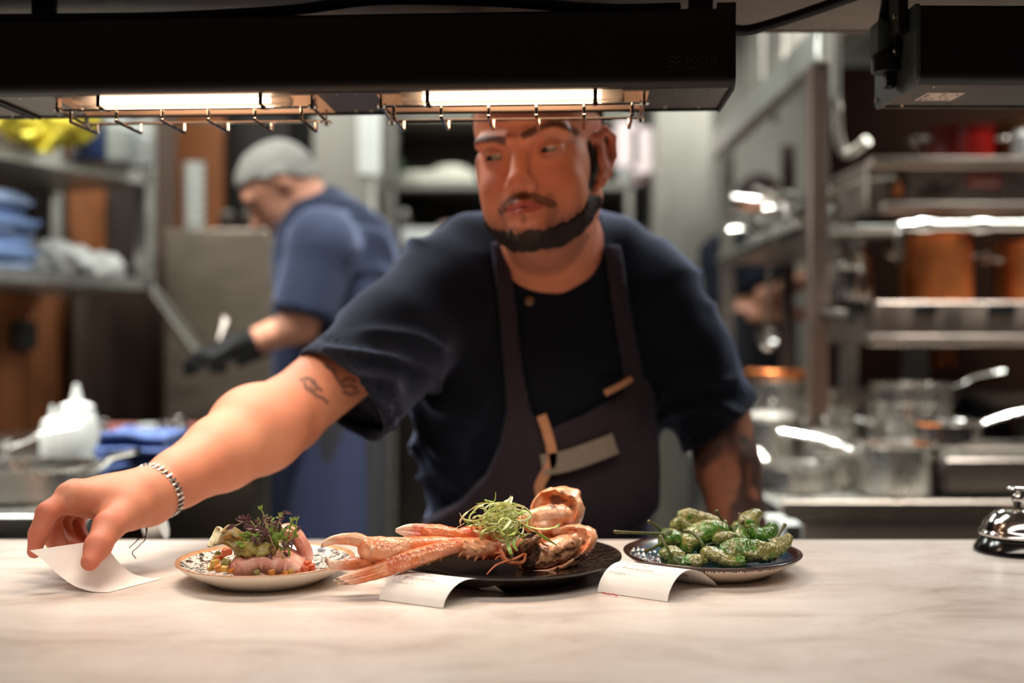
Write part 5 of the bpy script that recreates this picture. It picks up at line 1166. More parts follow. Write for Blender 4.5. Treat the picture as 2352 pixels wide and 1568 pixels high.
# cut the cuffs, hem and neck open, and hollow the cloth to a few millimetres
X, Y_, Z = g.grid()
def plane(o, n): n = n.normalized(); return ((X-o.x)*n.x+(Y_-o.y)*n.y+(Z-o.z)*n.z)
aR = (cuffR-SHR).normalized(); aL = (cuffL-SHL).normalized()
near = lambda o, r: (X-o.x)**2+(Y_-o.y)**2+(Z-o.z)**2 < r*r
pR = plane(cuffR, aR+Vector((0,0,.0))); pL = plane(cuffL, aL+Vector((.05,0,.25)))
D = g.D; inner = D+.006
D = np.where(near(cuffR+aR*.06, .15), np.maximum(D, pR), D); D = np.where(near(cuffL+aL*.06, .13), np.maximum(D, pL), D)
tube_ = lambda o, a, r0, r1, L_: np.maximum(np.abs(((X-o.x)*a.x+(Y_-o.y)*a.y+(Z-o.z)*a.z))-L_, np.sqrt(np.maximum((X-o.x)**2+(Y_-o.y)**2+(Z-o.z)**2-((X-o.x)*a.x+(Y_-o.y)*a.y+(Z-o.z)*a.z)**2, 0))-r0)
D = np.maximum(D, -np.where(near(cuffR, .12), np.maximum(inner, tube_(cuffR, aR, .2, .2, .035)), 1)); D = np.maximum(D, -np.where(near(cuffL, .11), np.maximum(inner, tube_(cuffL, aL, .2, .2, .035)), 1))
g.D = D.astype(np.float32)
g.cap(H(0,-.02,-.06), NB+Vector((.0,-.012,.030)), .070, .066, .006, '-')
vn = [P(1210,560,1.44), P(1268,612,1.50), P(1288,650,1.53)]
g.chain(vn, [.050,.040,.012], .012, '-'); g.cap(P(1370,560,1.46), P(1290,650,1.52), .016, .012, .012, '-')
Vs, Qs = g.mesh(2); N = vnormals(Vs, Qs)
def folds(V, axis, o, freq, seed, amp):
    t = (V-np.array(o)) @ np.array(axis); n = vnoise(V, 6, seed, 2); m = np.sin(t*freq*.62+n*7.5+seed); k = ss(-.15,.5,vnoise(V, 9, seed+40, 2)); return amp*k*(1-np.abs(m))**1.3
rS = np.linalg.norm(Vs-np.array(SHR), axis=1); tR = axis_t(Vs, SHR, cuffR)
wR = ss(.30,.14,np.linalg.norm(np.cross(Vs-np.array(SHR), np.array(aR)), axis=1))*ss(-.25,.1,tR)
fold = folds(Vs, (.35,.2,.9), SHR, 95, 2, .019)*wR+folds(Vs, (.8,.1,.5), SHR, 60, 5, .016)*ss(.05,-.05,Vs[:,0])*ss(.95,1.1,Vs[:,2])
fold += folds(Vs, (.5,.0,-.9), (.05,1.6,1.0), 52, 9, .016)*ss(1.22,1.0,Vs[:,2])*(1-wR)+folds(Vs, (.2,0,1), SHL, 80, 13, .012)*ss(.18,.26,Vs[:,0])
gn = Sdf(gfull.lo, gfull.lo+gfull.h*(gfull.n-1), gfull.h); gn.D = Dsh; e_ = .006
Gd = np.stack([gn.sample(Vs+np.eye(3)[i]*e_)-gn.sample(Vs-np.eye(3)[i]*e_) for i in range(3)], 1); Gd /= np.linalg.norm(Gd, axis=1, keepdims=True)+1e-9
Vs = Vs+Gd*(fold+.004*vnoise(Vs, 14, 3, 2)-.003)[:, None]
mesh_obj('jacket', Vs, Qs, NAVY, person)
jb = MB(); bp = march(gfull, [1216], [692], 1.3)[0]; jb.lathe([(.0062,0),(.0062,.003),(.0045,.0042),(.0003,.0042)], 20, frame(bp-np.array((0,.0025,0)), (1,0,0), (0,-1,.25))); jb.build('button', mat('brass_button', rgb(150,122,96), .4, .5, .1, 200), person)
# ---- apron: bib with two straps, following the jacket
gs = Sdf(gfull.lo, gfull.lo+gfull.h*(gfull.n-1), gfull.h); gs.D = Dsh-.0085
# the bib is pulled forward and sags between its straps
gs.ell(P(1330,1090,1.585), (.13,.04,.10), None, .05); gs.ell(P(1080,1190,1.62), (.10,.045,.06), None, .05)
gfa = Sdf(gfull.lo, gfull.lo+gfull.h*(gfull.n-1), gfull.h); gfa.D = gs.D.copy()
XX, YY, ZZ = gs.grid(); xz = lambda pts, Y: [((a-CX)*Y/F, CAMZ-(b-CY)*Y/F) for a, b in pts]
xg, zg = XX[:,0,0], ZZ[0,0,:]; GX, GZ = np.meshgrid(xg, zg, indexing='ij')
def pmask(pts, Y):
    pp = xz(pts, Y); fx, fz = GX.ravel(), GZ.ravel(); d_ = polyd(fx, fz, pp+[pp[0]]); return np.where(inpoly(fx, fz, pp), -d_, d_).reshape(GX.shape)
m2 = np.minimum.reduce([pmask([(1128,560),(1164,545),(1184,700),(1200,850),(1222,965),(1166,965),(1158,850),(1146,700)], 1.55), pmask([(1388,560),(1428,560),(1446,700),(1484,880),(1440,900),(1410,720)], 1.55),
                        pmask([(1162,945),(1218,940),(1246,985),(1330,950),(1480,868),(1502,905),(1510,1010),(1512,1250),(1530,1700),(880,1700),(930,1260),(985,1195),(1060,1150),(1120,1085),(1152,1010)], 1.60)])
front = np.broadcast_to(YY-1.72, gs.D.shape)
gs.D = np.maximum(np.maximum(gs.D, m2[:, None, :]), front).astype(np.float32); gs.D = np.maximum(gs.D, -(Dsh+.004)).astype(np.float32)
Vp, Qp = gs.mesh(2); N = vnormals(Vp, Qp); Vp = Vp+N*(folds(Vp, (.55,0,.8), (.05,1.6,1.0), 62, 21, .007)*ss(1.14,1.05,Vp[:,2]))[:, None]
mesh_obj('apron', Vp, Qp, APR, person)['label'] = 'plum apron with shoulder straps'
def strip(name, pts, wd, m, off=.010, nseg=18, th=.0022):
    sp = spline([(a, b, 0) for a, b in pts], nseg); c = march(gfa, [p.x for p in sp], [p.y for p in sp], 1.35); V = []; N = nseg
    for i in range(N):
        d = Vector(c[min(i+1,N-1)]-c[max(i-1,0)]).normalized(); s_ = d.cross(Vector((0,-1,0))).normalized(); o_ = Vector(c[i])-Vector((0,off,0))
        for a, b in ((-1,0),(1,0),(1,1),(-1,1)): V.append(tuple(o_+s_*a*wd/2+Vector((0,-th*b,0))))
    Q = [(i*4+j, i*4+(j+1) % 4, i*4+4+(j+1) % 4, i*4+4+j) for i in range(N-1) for j in range(4)]+[(3,2,1,0), tuple(range(4*N-4,4*N))]
    return mesh_obj(name, V, Q, m, person, 'auto')
strip('apron_lace', [(1243,952),(1256,990),(1266,1030),(1266,1062),(1248,1092),(1238,1118),(1246,1150),(1250,1180)], .0135, TAN)['label'] = 'tan leather lace hanging down the apron'
strip('pen_tab', [(1388,902),(1420,886),(1450,868)], .0085, TAN)['label'] = 'tan tab on the apron top edge'
pt = strip('apron_patch', [(1244,1066),(1300,1056),(1360,1036),(1412,1016)], .029, mat('grey_woven_patch', rgb(128,116,104), .85, 0, .15, 200), nseg=10)
# ---- bracelet of small links with loose cord ends
wc = WRR.lerp(ELR, .06); axw = (ELR-WRR).normalized(); bm = frame(wc, axw.orthogonal(), axw)
def ringpt(a, r_=.0315): return bm @ Vector((r_*math.cos(a), r_*math.sin(a), .004*math.sin(a)))
br = MB().tube([ringpt(2*PI*i/40) for i in range(40)], .0016, 6, closed=True).build('bracelet', mat('black_cord', rgb(24,20,20), .7, 0, .1, 300), person); br['label'] = 'dark corded bracelet with silver links'
first = None
for i in range(34):
    a = 2*PI*i/34; c = ringpt(a, .0325); rad = (c-wc).normalized(); M = frame(c, axw, rad)
    if first is None:
        first = MB().box((-.0050,-.0017,-.0014),(.0050,.0017,.0016), None, bev=.0008).build('link', mat('silver_link', rgb(186,178,172), .22, .9, .1, 200), br); me = first.data
        # local mesh placed by its own matrix
    oo = first if i == 0 else first.copy()
    if i: COL.objects.link(oo)
    oo.matrix_local = Matrix.Translation(-ORG[br.name]) @ M
# recentre the shared link mesh on its own origin
off = ORG[br.name]
for v_ in me.vertices: v_.co = v_.co+off
for pts in ([ringpt(-1.2), P(338,1215,1.22), P(318,1238,1.215), P(296,1258,1.21)], [ringpt(-1.25), P(336,1220,1.225), P(322,1250,1.215), P(304,1268,1.205), P(312,1282,1.20)]): MB().tube(spline(pts, 16), .0006, 5).build('cord_end', mat('black_cord', rgb(24,20,20)), br)
# ---- trousers and shoes below the counter
g = Sdf((-.2,1.45,.02), (.31,1.98,.92), .008); g.ell((.04,1.79,.84), (.18,.13,.10), None, .04)
for s in (-1, 1): g.chain([(.04+s*.085,1.79,.82), (.04+s*.10,1.76,.46), (.04+s*.10,1.80,.10)], [.098,.078,.066], .02)
Vq, Qq = g.mesh(1); mesh_obj('trousers', Vq, Qq, TROU, person)
for s in (-1, 1):
    g = Sdf((.04+s*.10-.08,1.52,-.005), (.04+s*.10+.10,1.92,.15), .006); g.cap((.04+s*.10,1.82,.05), (.04+s*.118,1.60,.042), .05, .043, .02); g.D = np.maximum(g.D, -(g.grid()[2]-.001)).astype(np.float32); Vq, Qq = g.mesh(1); mesh_obj('shoe', Vq, Qq, BLACKP, person)
# ------------------------------------------------------------------ two more cooks in the kitchen behind
def simple_cook(label, base, J, cloth, hairc, aprm, gloves):
    """J: joints in world metres"""
    t = thing('person', label, 'person', base)
    lo = np.min([np.array(v) for v in J.values()], axis=0)-.26; hi = np.max([np.array(v) for v in J.values()], axis=0)+.26; lo[2] = -.02
    g = Sdf(lo, hi, .0085); hdir = (J['face']-J['head']).normalized(); M3 = frame(J['head'], hdir, J['crown']-J['head']).to_3x3(); A = np.array(M3)
    hx = lambda x, y, z: J['head']+M3 @ Vector((x, y, z))
    g.ell(hx(-.005,0,.015), (.098,.078,.088), A, .02); g.ell(hx(.040,0,-.045), (.058,.058,.075), A, .02); g.cap(hx(.060,0,-.095), hx(.010,0,-.085), .036, .04, .02); g.cap(hx(.090,0,.0), hx(.116,0,-.032), .010, .015, .012); g.cap(hx(.095,-.014,-.065), hx(.095,.014,-.065), .011, .011, .01); g.cap(hx(.083,-.04,.022), hx(.083,.04,.022), .014, .014, .012)
    for s in (-1, 1): g.ell(hx(-.005,s*.080,-.012), (.018,.009,.031), A, .006)
    g.cap(hx(-.02,0,-.06), J['neck'], .060, .066, .03)
    for sd in ('a', 'b'): 
        g.chain([tuple(J['sh'+sd]), tuple(J['el'+sd]), tuple(J['wr'+sd])], [.052,.043,.029], .02)
    g.chain([tuple(J['neck']), tuple(J['chest']), tuple(J['belly']), tuple(J['hip'])], [.08,.135,.14,.125], .04); g.cap(J['sha'], J['shb'], .055, .055, .04)
    for sd in ('a', 'b'): g.chain([tuple(J['hip'+sd]), tuple(J['kn'+sd]), tuple(J['an'+sd])], [.08,.058,.042], .02); g.cap(J['an'+sd], J['to'+sd], .042, .035, .02)
    V, Q = g.mesh(2); q = (V-np.array(J['head'])) @ A; c = np.tile(L3(206,146,118), (len(V),1))
    hm = ss(-.006,.006, q[:,2]-np.interp(q[:,0], [-.12,-.06,-.02,.02,.05,.075,.1], [-.07,-.055,-.012,.022,.045,.062,.09])+.008*vnoise(V, 40, 3))*ss(.17,.14,np.linalg.norm(V-np.array(J['head']), axis=1))
    st = ss(.0,-.02,q[:,2]+.04)*ss(.02,.05,q[:,0])*ss(.17,.14,np.linalg.norm(V-np.array(J['head']), axis=1)); c = mixc(c, np.tile(L3(150,110,94), (len(V),1)), st*.5)
    mesh_obj('body', V, Q, SKIN, t, True, c)
    v, qd = shell_from(V, Q, hm, .4, .010, .3, 120); mesh_obj('hair', v, qd, hairc, t)
    # short sleeved jacket, trousers with a bib apron, shoes, gloves
    g = Sdf(lo, hi, .010); g.chain([tuple(J['neck']), tuple(J['chest']), tuple(J['belly']), tuple(J['hip'])], [.095,.155,.16,.15], .05); g.cap(J['sha'], J['shb'], .078, .078, .04)
    for sd in ('a', 'b'):
        cf = J['sh'+sd].lerp(J['el'+sd], .86); g.chain([tuple(J['sh'+sd]), tuple(cf)], [.085,.078], .03)
    X, Y_, Z = g.grid()
    for sd in ('a', 'b'):
        cf = J['sh'+sd].lerp(J['el'+sd], .90); a = (J['el'+sd]-J['sh'+sd]).normalized(); nr = (X-cf.x)**2+(Y_-cf.y)**2+(Z-cf.z)**2 < .0130
        g.D = np.where(nr, np.maximum(g.D, (X-cf.x)*a.x+(Y_-cf.y)*a.y+(Z-cf.z)*a.z), g.D).astype(np.float32)
    g.cap(hx(-.01,0,-.10), J['neck']+(hx(0,0,0)-J['neck'])*.3, .066, .066, .01, '-')
    V, Q = g.mesh(2); N = vnormals(V, Q); V = V+N*(.010*(1-np.abs(np.sin((V @ np.array((.3,.2,1)))*48+vnoise(V, 6, 4, 2)*6)))**1.4*ss(-.2,.4,vnoise(V, 8, 9)))[:, None]
    mesh_obj('jacket', V, Q, cloth, t)
    g = Sdf(lo, hi, .012); g.ell(J['hip'], (.155,.155,.12), None, .03)
    for sd in ('a', 'b'): g.chain([tuple(J['hip'+sd]), tuple(J['kn'+sd]), tuple(J['an'+sd]+Vector((0,0,.03)))], [.105,.085,.07], .03)
    V, Q = g.mesh(2); mesh_obj('trousers', V, Q, TROU, t)
    fwd = Vector((hdir.x, hdir.y, 0)).normalized(); sd_ = Vector((-fwd.y, fwd.x, 0))
    mb = MB(); ctr = J['hip']
    def apron(u, v):
        a = (u-.5)*3.5; r_ = .178+.02*v; top = J['belly'].lerp(J['chest'], .2); zz = top.z*(1-v)+.42*v; cx_ = top.lerp(ctr, min(1, v*1.6)); fl = .007*math.sin(u*34+v*3)*v
        return (cx_.x+(fwd.x*math.cos(a)+sd_.x*math.sin(a))*(r_+fl), cx_.y+(fwd.y*math.cos(a)+sd_.y*math.sin(a))*(r_+fl), zz)
    mb.sheet(apron, 40, 24, .003).build('apron', aprm, t)
    for sd in ('a', 'b'):
        g = Sdf(np.minimum(J['an'+sd], J['to'+sd])-.1, np.maximum(J['an'+sd], J['to'+sd])+.1, .01); g.cap(J['an'+sd], J['to'+sd], .052, .042, .02); g.D = np.maximum(g.D, .002-g.grid()[2]).astype(np.float32); V, Q = g.mesh(1); mesh_obj('shoe', V, Q, BLACKP, t)
        g = Sdf(J['wr'+sd]-Vector((.16,.16,.16)), J['wr'+sd]+Vector((.16,.16,.16)), .004); w_ = J['wr'+sd]; d = (J['hd'+sd]-w_).normalized(); s_ = d.cross(Vector((0,0,1))).normalized(); n_ = s_.cross(d)
        g.cap(w_-(w_-J['el'+sd]).normalized()*.04, w_+d*.02, .034, .031, .01)
        for k in range(4):
            b0 = w_+d*.085+s_*(k-1.5)*.020; g.cap(w_+d*.01, b0, .026, .014, .012); g.chain([b0, b0+d*.030-n_*.012, b0+d*(.045 if k in (1,2) else .036)-n_*.034], [.012,.0105,.009], .004)
        g.chain([w_+d*.02-s_*.022, w_+d*.055-s_*.050-n_*.012, w_+d*.085-s_*.052-n_*.026], [.017,.014,.010], .006)
        V, Q = g.mesh(1); mesh_obj('glove', V, Q, mat('black_rubber_glove', rgb(9,9,10), .55, 0, .1, 100, spec=.2), t) if gloves else mesh_obj('hand', V, Q, SKIN, t, True, np.tile(L3(200,140,112), (len(V),1)))
    return t
HAIRG = mat('grey_hair', rgb(142,139,132), .8, 0, .35, 120, bump=.5, bscale=260, spec=.25)
BLUEJ = mat('blue_jacket_cloth', rgb(31,38,56), .85, 0, .10, 40, bump=.08, bscale=400, spec=.15, sheen=.35)
Y2 = 2.85
J = dict(head=P(640,425,Y2), face=P(600,466,Y2-.01), crown=P(610,350,Y2), neck=P(725,510,Y2+.02), chest=P(768,590,Y2+.03), belly=P(792,740,Y2+.03), hip=P(795,860,Y2+.03),
         sha=P(740,560,Y2-.15), ela=P(690,745,Y2-.18), wra=P(545,800,Y2-.20), hda=P(475,815,Y2-.20), shb=P(745,545,Y2+.20), elb=P(705,735,Y2+.24), wrb=P(590,800,Y2+.08), hdb=P(520,815,Y2+.02))
for sd, dy in (('a',-.09), ('b',.10)):
    b = J['hip']+Vector((0,dy,-.03)); J['hip'+sd] = b; J['kn'+sd] = Vector((b.x-.01, b.y, .50)); J['an'+sd] = Vector((b.x+.02, b.y, .085)); J['to'+sd] = Vector((b.x-.16, b.y-.01, .05))
simple_cook('grey-haired cook in blue jacket bent over the left bench with black gloves', (J['hip'].x, J['hip'].y, 0), J, BLUEJ, HAIRG, mat('blue_apron_cloth', rgb(24,33,64), .85, 0, .12, 40, bump=.1, bscale=300, sheen=.15), True)
Y3 = 3.98
J = dict(head=P(1745,470,Y3+.1), face=P(1765,500,Y3), crown=P(1740,380,Y3+.08), neck=P(1735,540,Y3+.12), chest=P(1720,620,Y3+.12), belly=P(1715,740,Y3+.12), hip=P(1712,850,Y3+.12),
         sha=P(1765,590,Y3-.02), ela=P(1765,680,Y3-.12), wra=P(1850,640,Y3-.20), hda=P(1900,640,Y3-.24), shb=P(1660,590,Y3+.18), elb=P(1690,720,Y3+.02), wrb=P(1790,720,Y3-.12), hdb=P(1850,715,Y3-.16))
for sd, dx in (('a',.09), ('b',-.09)):
    b = J['hip']+Vector((dx,0,-.03)); J['hip'+sd] = b; J['kn'+sd] = Vector((b.x, b.y-.02, .50)); J['an'+sd] = Vector((b.x, b.y+.02, .085)); J['to'+sd] = Vector((b.x+.03, b.y-.16, .05))
simple_cook('cook in dark clothes half hidden behind the shelf of ladles at right', (J['hip'].x, J['hip'].y, 0), J, mat('black_jacket_cloth', rgb(20,24,34), .85, 0, .1, 40, bump=.08, bscale=400, spec=.15), HAIRD, mat('black_apron_cloth', rgb(18,20,28), .85, 0, .12, 40), False)
# ================================================================== kitchen behind the pass
WOOD = mat('orange_brown_wood', rgb(128,74,36), .55, 0, .35, 7, bump=.15, stretch=(6,6,.6), spec=.35)
WOODD = mat('dark_brown_panel', rgb(70,52,40), .6, 0, .25, 8, bump=.1, stretch=(4,4,.6))
DARK = mat('dark_brown_metal', rgb(44,32,25), .55, .2, .2, 8)
WPLA = mat('white_plastic', rgb(226,228,222), .4, 0, .04, 12, spec=.5)
PALE_ = mat('pale_ceramic', rgb(214,212,196), .3, 0, .06, 14, spec=.5)
BLUEC = mat('blue_check_cloth', rgb(126,152,200), .85, 0, .30, 30, bump=.2, bscale=200, sheen=.3, stretch=(1,1,5))
NAVYC = mat('navy_cloth', rgb(52,74,124), .85, 0, .25, 30, bump=.2, bscale=200, sheen=.3)
YEL = mat('yellow_cloth', rgb(226,208,66), .75, 0, .12, 30, bump=.15, bscale=80, sss=.1)
REDE = mat('red_enamel', rgb(140,14,8), .3, 0, .12, 12, spec=.5)
COPPER = mat('copper', rgb(212,126,72), .30, .9, .25, 9, bump=.05)
PANM = mat('scuffed_pan_steel', rgb(214,211,204), .27, 1, .12, 20, bump=.03)
def B(label, cat, name, pxs, pys, Y, depth, m, parts=None, bev=.004, group=None):
    """box whose near face spans the given extent at depth Y"""
    a = P(pxs[0], pys[1], Y); b_ = P(pxs[1], pys[0], Y)
    return tag(MB().box((a.x, Y, a.z), (b_.x, Y+depth, b_.z), bev=bev).build(name, m), label, cat, group)
def folded(name, label, c, w_, d, h, m, seed, rot=0, group=None, cat='cloth', loose=.3):
    """folded cloth: rounded slab with layered edges"""
    rr = random.Random(seed)
    g = Sdf((-w_/2-.03,-d/2-.03,-.02), (w_/2+.03,d/2+.03,h+.04), .006); n = max(2, int(h/.011))
    for i in range(n):
        z = h*(i+.5)/n; ox, oy = rr.uniform(-.012,.012), rr.uniform(-.012,.012); r_ = h/n*.56
        for (x0,y0,x1,y1) in ((-1,-1,1,-1),(-1,1,1,1),(-1,-1,-1,1),(1,-1,1,1)): g.cap((x0*(w_/2-r_)+ox,y0*(d/2-r_)+oy,z),(x1*(w_/2-r_)+ox,y1*(d/2-r_)+oy,z), r_, r_, .002)
        g.ell((ox,oy,z), (w_/2-.01,d/2-.01,r_*1.1), None, .004)
    V, Q = g.mesh(1); V[:,2] += loose*.03*vnoise(V, 9, seed, 2)*np.clip(V[:,2]/h, 0, 1); V[:,0] += .012*vnoise(V, 22, seed+2, 2)*loose; V[:,1] += .02*vnoise(V, 16, seed+3, 2)*loose; ca, sa = math.cos(rot), math.sin(rot)
    V = np.stack([V[:,0]*ca-V[:,1]*sa+c[0], V[:,0]*sa+V[:,1]*ca+c[1], V[:,2]+c[2]], 1)
    return tag(mesh_obj(name, V, Q, m), label, cat, group)
def crumple(name, label, c, r, m, seed, cat='cloth', amp=.35):
    g = Sdf(np.array(c)-np.array(r)*1.7, np.array(c)+np.array(r)*1.7, min(r)/9); rr = random.Random(seed); g.ell(c, r, None, .01)
    for i in range(14): g.ell(np.array(c)+np.array([rr.uniform(-.7,.7)*q for q in r]), [q*rr.uniform(.2,.5) for q in r], None, min(r)*.15)
    V, Q = g.mesh(1); k = 1.3/max(r); N = vnormals(V, Q); V = V+N*(min(r)*amp*(1-2.4*np.abs(vnoise(V, k*1.8, seed, 3))))[:, None]; lo_z = c[2]-r[2]; V[:,2] = np.maximum(V[:,2], lo_z)
    return tag(mesh_obj(name, V, Q, m), label, cat)
def pot(label, c, r, h, m=None, handle=None, loops=False, lid=False, group='steel pots and pans', name='pot', tilt=None, taper=.0, fill=None, cat='pot', hl=.17):
    """pan standing at c; handle = world direction angle"""
    m = m or PANM; t = thing(name, label, cat, c, group); M = Matrix.Translation(c)
    if tilt: M = M @ Euler(tilt).to_matrix().to_4x4()
    MB().lathe([(.001,0),(r*(1-taper)-.006,0),(r*(1-taper),.006),(r-.002,h-.004),(r+.004,h),(r+.004,h+.0025),(r-.001,h+.002),(r-.004,h-.004),(r*(1-taper)-.004,.008),(.001,.005)], 40, M, cap=False).build('body', m, t)
    if handle is not None:
        a = handle; d = Vector((math.cos(a), math.sin(a), 0)); s0 = d*(r-.001)+Vector((0,0,h*.82))
        pts = [s0, s0+d*.03+Vector((0,0,.012)), s0+d*hl*.5+Vector((0,0,.028)), s0+d*hl+Vector((0,0,.040))]
        hb = MB().tube([M @ p for p in spline(pts, 14)], [.0085]*5+[.0105]*9, 10, flat=.5).build('handle', POL, t)
        for s_ in (-.006,.006): MB().lathe([(.004,0),(.003,.003),(.0005,.004)], 8, M @ Matrix.Translation(s0+d*.004+Vector((0,0,s_)))).build('rivet', POL, hb)
    if loops:
        for s_ in (-1, 1):
            x = s_*r; MB().tube([M @ Vector(p) for p in spline([(x*.98,-.035,h*.72),(x+s_*.030,-.032,h*.76),(x+s_*.036,0,h*.77),(x+s_*.030,.032,h*.76),(x*.98,.035,h*.72)], 16)], .005, 8).build('loop_handle', POL, t)
    if lid:
        l = MB().lathe([(r+.005,h+.001),(r+.006,h+.006),(r*.8,h+.014),(r*.3,h+.022),(.001,h+.024)], 40, M, cap=False).build('lid', m, t)
        MB().lathe([(.006,h+.022),(.006,h+.034),(.014,h+.040),(.012,h+.047),(.001,h+.048)], 16, M, cap=False).build('lid_knob', POL, l)
    if fill: MB().lathe([(r-.006,h*.82),(r*.6,h*.84),(.001,h*.83)], 32, M, cap=False).build('food', fill, t)
    return t
RZ = .880
# ---- left wall shelves
A0, A1 = Vector((-1.25,2.71,0)), Vector((-1.036,3.20,0)); du = (A1-A0).normalized(); pn = Vector((-du.y, du.x, 0)); A00 = A0-du*.75
def board_box(mb, z0, z1, a, b, d0, d1):
    q = [A00+du*a+pn*d0, A00+du*b+pn*d0, A00+du*b+pn*d1, A00+du*a+pn*d1]; V = [(p.x,p.y,z0) for p in q]+[(p.x,p.y,z1) for p in q]
    return mb.add(V, [(0,3,2,1),(4,5,6,7),(0,1,5,4),(1,2,6,5),(2,3,7,6),(3,0,4,7)])
LEN = .75+.535
sh = thing('wall_shelf', 'two-tier steel wall shelf at left holding blue cloths', 'shelf', tuple(A1))
SHM = mat('shelf_steel_satin', rgb(178,176,168), .38, .9, .08, 20)
board_box(MB(), 1.648, 1.682, 0, LEN, 0, .40).build('upper_board', SHM, sh); board_box(MB(), 1.348, 1.380, 0, LEN, 0, .40).build('lower_board', SHM, sh)
board_box(MB(), 1.348, 1.86, LEN-.03, LEN+.012, .0, .04).build('post', SHM, sh); board_box(MB(), 1.35, 1.86, LEN-.03, LEN+.012, .36, .40).build('post', SHM, sh)
b0 = A1+Vector((0,0,1.36)); MB().cyl(b0+Vector((.0,0,-.01)), P(452,802,3.35), .017, 10).build('brace', SHM, sh)
S = lambda a, d, z: tuple(A00+du*a+pn*d+Vector((0,0,z)))
# wooden cladding behind the shelves: boards picked out one by one
wl = tag(board_box(MB(), 0, 2.4, -.6, LEN+.62, .44, .46).build('wall_left', WOODD, smooth=False), kind='structure')
cols = [WOOD, WOODD, WOOD, WOOD, WOODD, WOOD, WOOD, WOODD, DARK, WOOD]
for i in range(15):
    a = -.59+i*.165
    board_box(MB(), .90, 1.34, a, a+.157, .425, .44).build('plank', WOOD if a < 1.36 else WOODD, wl, smooth=False)
    board_box(MB(), 1.40, 2.3, a, a+.157, .425, .44).build('plank', WOOD if i == 12 else [WOODD, DARK][i % 2], wl, smooth=False)
so = board_box(MB(), 1.18, 1.26, 1.165, 1.245, .405, .425).build('wall_socket', BLACKP); tag(so, 'black square socket on the wooden wall at far left', 'socket')
pz = tag(board_box(MB(), .93, 1.345, LEN+.08, LEN+.42, .38, .40).build('splashback', WOODD, smooth=False), 'dark brown splashback panel under the left shelf', 'panel')
for i in range(7):
    folded('folded_cloth', ['lowest', 'second', 'third', 'fourth', 'fifth', 'sixth', 'topmost'][i]+' blue cloth in the folded stack on the left shelf', S(.78+.012*math.sin(i*2.1), .17, 1.381+i*.0275), .24, .26, .024, BLUEC if i % 3 else mat('pale_blue_cloth', rgb(160,180,214), .85, 0, .25, 30, bump=.2, bscale=200, sheen=.3, stretch=(1,1,5)), i+3, math.atan2(du.y, du.x)+.1*math.sin(i*3), 'folded blue cloths', loose=.6)
crumple('plastic_bag', 'crumpled white plastic bag on the left shelf beside the blue cloths', S(1.03,.12,1.415), (.10,.07,.048), WPLA, 4, 'bag')
crumple('paper_towel', 'crumpled white paper towel at the end of the left shelf', S(1.18,.10,1.405), (.06,.06,.040), mat('soft_white_paper', rgb(232,232,226), .8, 0, .05, 20), 9, 'paper')
crumple('red_cloth', 'small red cloth lying on top of the blue cloth stack', S(.86,.26,1.562), (.07,.05,.016), mat('red_cloth', rgb(196,70,50), .8, 0, .1, 30), 6)
crumple('yellow_cloth', 'bright yellow cloth hanging over the edge of the upper left shelf', P(110,262,2.78), (.105,.07,.075), YEL, 12)
MB_ = MB().sheet(lambda u, v: tuple(P(60+u*100+8*math.sin(v*5), 290+v*62*math.sin(PI*min(1,max(.05,u)))**.6, 2.70)+Vector((0,.012*math.sin(u*14+v*4),0))), 20, 10, .003); tag(MB_.build('yellow_cloth_corner', YEL), 'drooping corner of yellow cloth below the upper left shelf edge', 'cloth')
def jar(label, c, r, h, m, cap=None, cat='jar', name='jar', group=None):
    t = thing(name, label, cat, c, group); M = Matrix.Translation(c); MB().lathe([(.001,0),(r*.92,0),(r,.008),(r,h*.80),(r*.72,h*.90),(r*.70,h)], 28, M).build('body', m, t)
    if cap: MB().lathe([(r*.76,h*.97),(r*.78,h*.99),(r*.78,h*1.14),(r*.70,h*1.16),(.001,h*1.16)], 24, M, cap=False).build('lid', cap, t)
    return t
CLR = mat('frosted_clear_plastic', rgb(206,212,206), .25, 0, .05, 20, trans=.5)
jar('dark blue jar on the upper left shelf beside the yellow cloth', tuple(P(205,338,2.95)-Vector((0,0,0)))[:2]+(1.683,), .045, .12, mat('dark_blue_glass', rgb(36,52,92), .3, 0, .1, 20), STEELD)
jar('frosted clear tub on the upper left shelf in the middle', tuple(P(262,338,3.0))[:2]+(1.683,), .05, .11, CLR, WPLA)
jar('frosted clear tub with round white lid at the end of the upper left shelf', tuple(P(318,338,3.08))[:2]+(1.683,), .042, .10, CLR, WPLA)
# ---- left bench with its pans, bottles and cloths
BZ = .93
bn = thing('prep_bench', 'long steel prep bench at left under the wall shelf', 'bench', (-1.1,2.4,0))
MB().box((-2.0,1.72,BZ-.04),(-.66,3.35,BZ), bev=.004).build('bench_top', STEEL, bn)
for x in (-1.9, -.74):
    for y in (1.80, 3.27): MB().box((x-.02,y-.02,0),(x+.02,y+.02,BZ-.04)).build('leg', STEELD, bn)
MB().box((-1.95,1.78,.28),(-.70,3.30,.30)).build('undershelf', STEELD, bn)
MB().box((-1.98,1.73,BZ-.12),(-.68,1.745,BZ-.045)).build('apron_rail', DARK, bn)
pot('wide shallow steel pan at the far left edge behind the hand', (-.840,1.93,BZ), .115, .055, handle=-.25, hl=.10)
pot('steel pan with a long handle at far left behind the wide pan', (-1.10,2.14,BZ), .12, .075, handle=.35, hl=.13)
pot('small steel pan tucked under the squeeze bottles at left', (-.80,2.47,BZ), .075, .05)
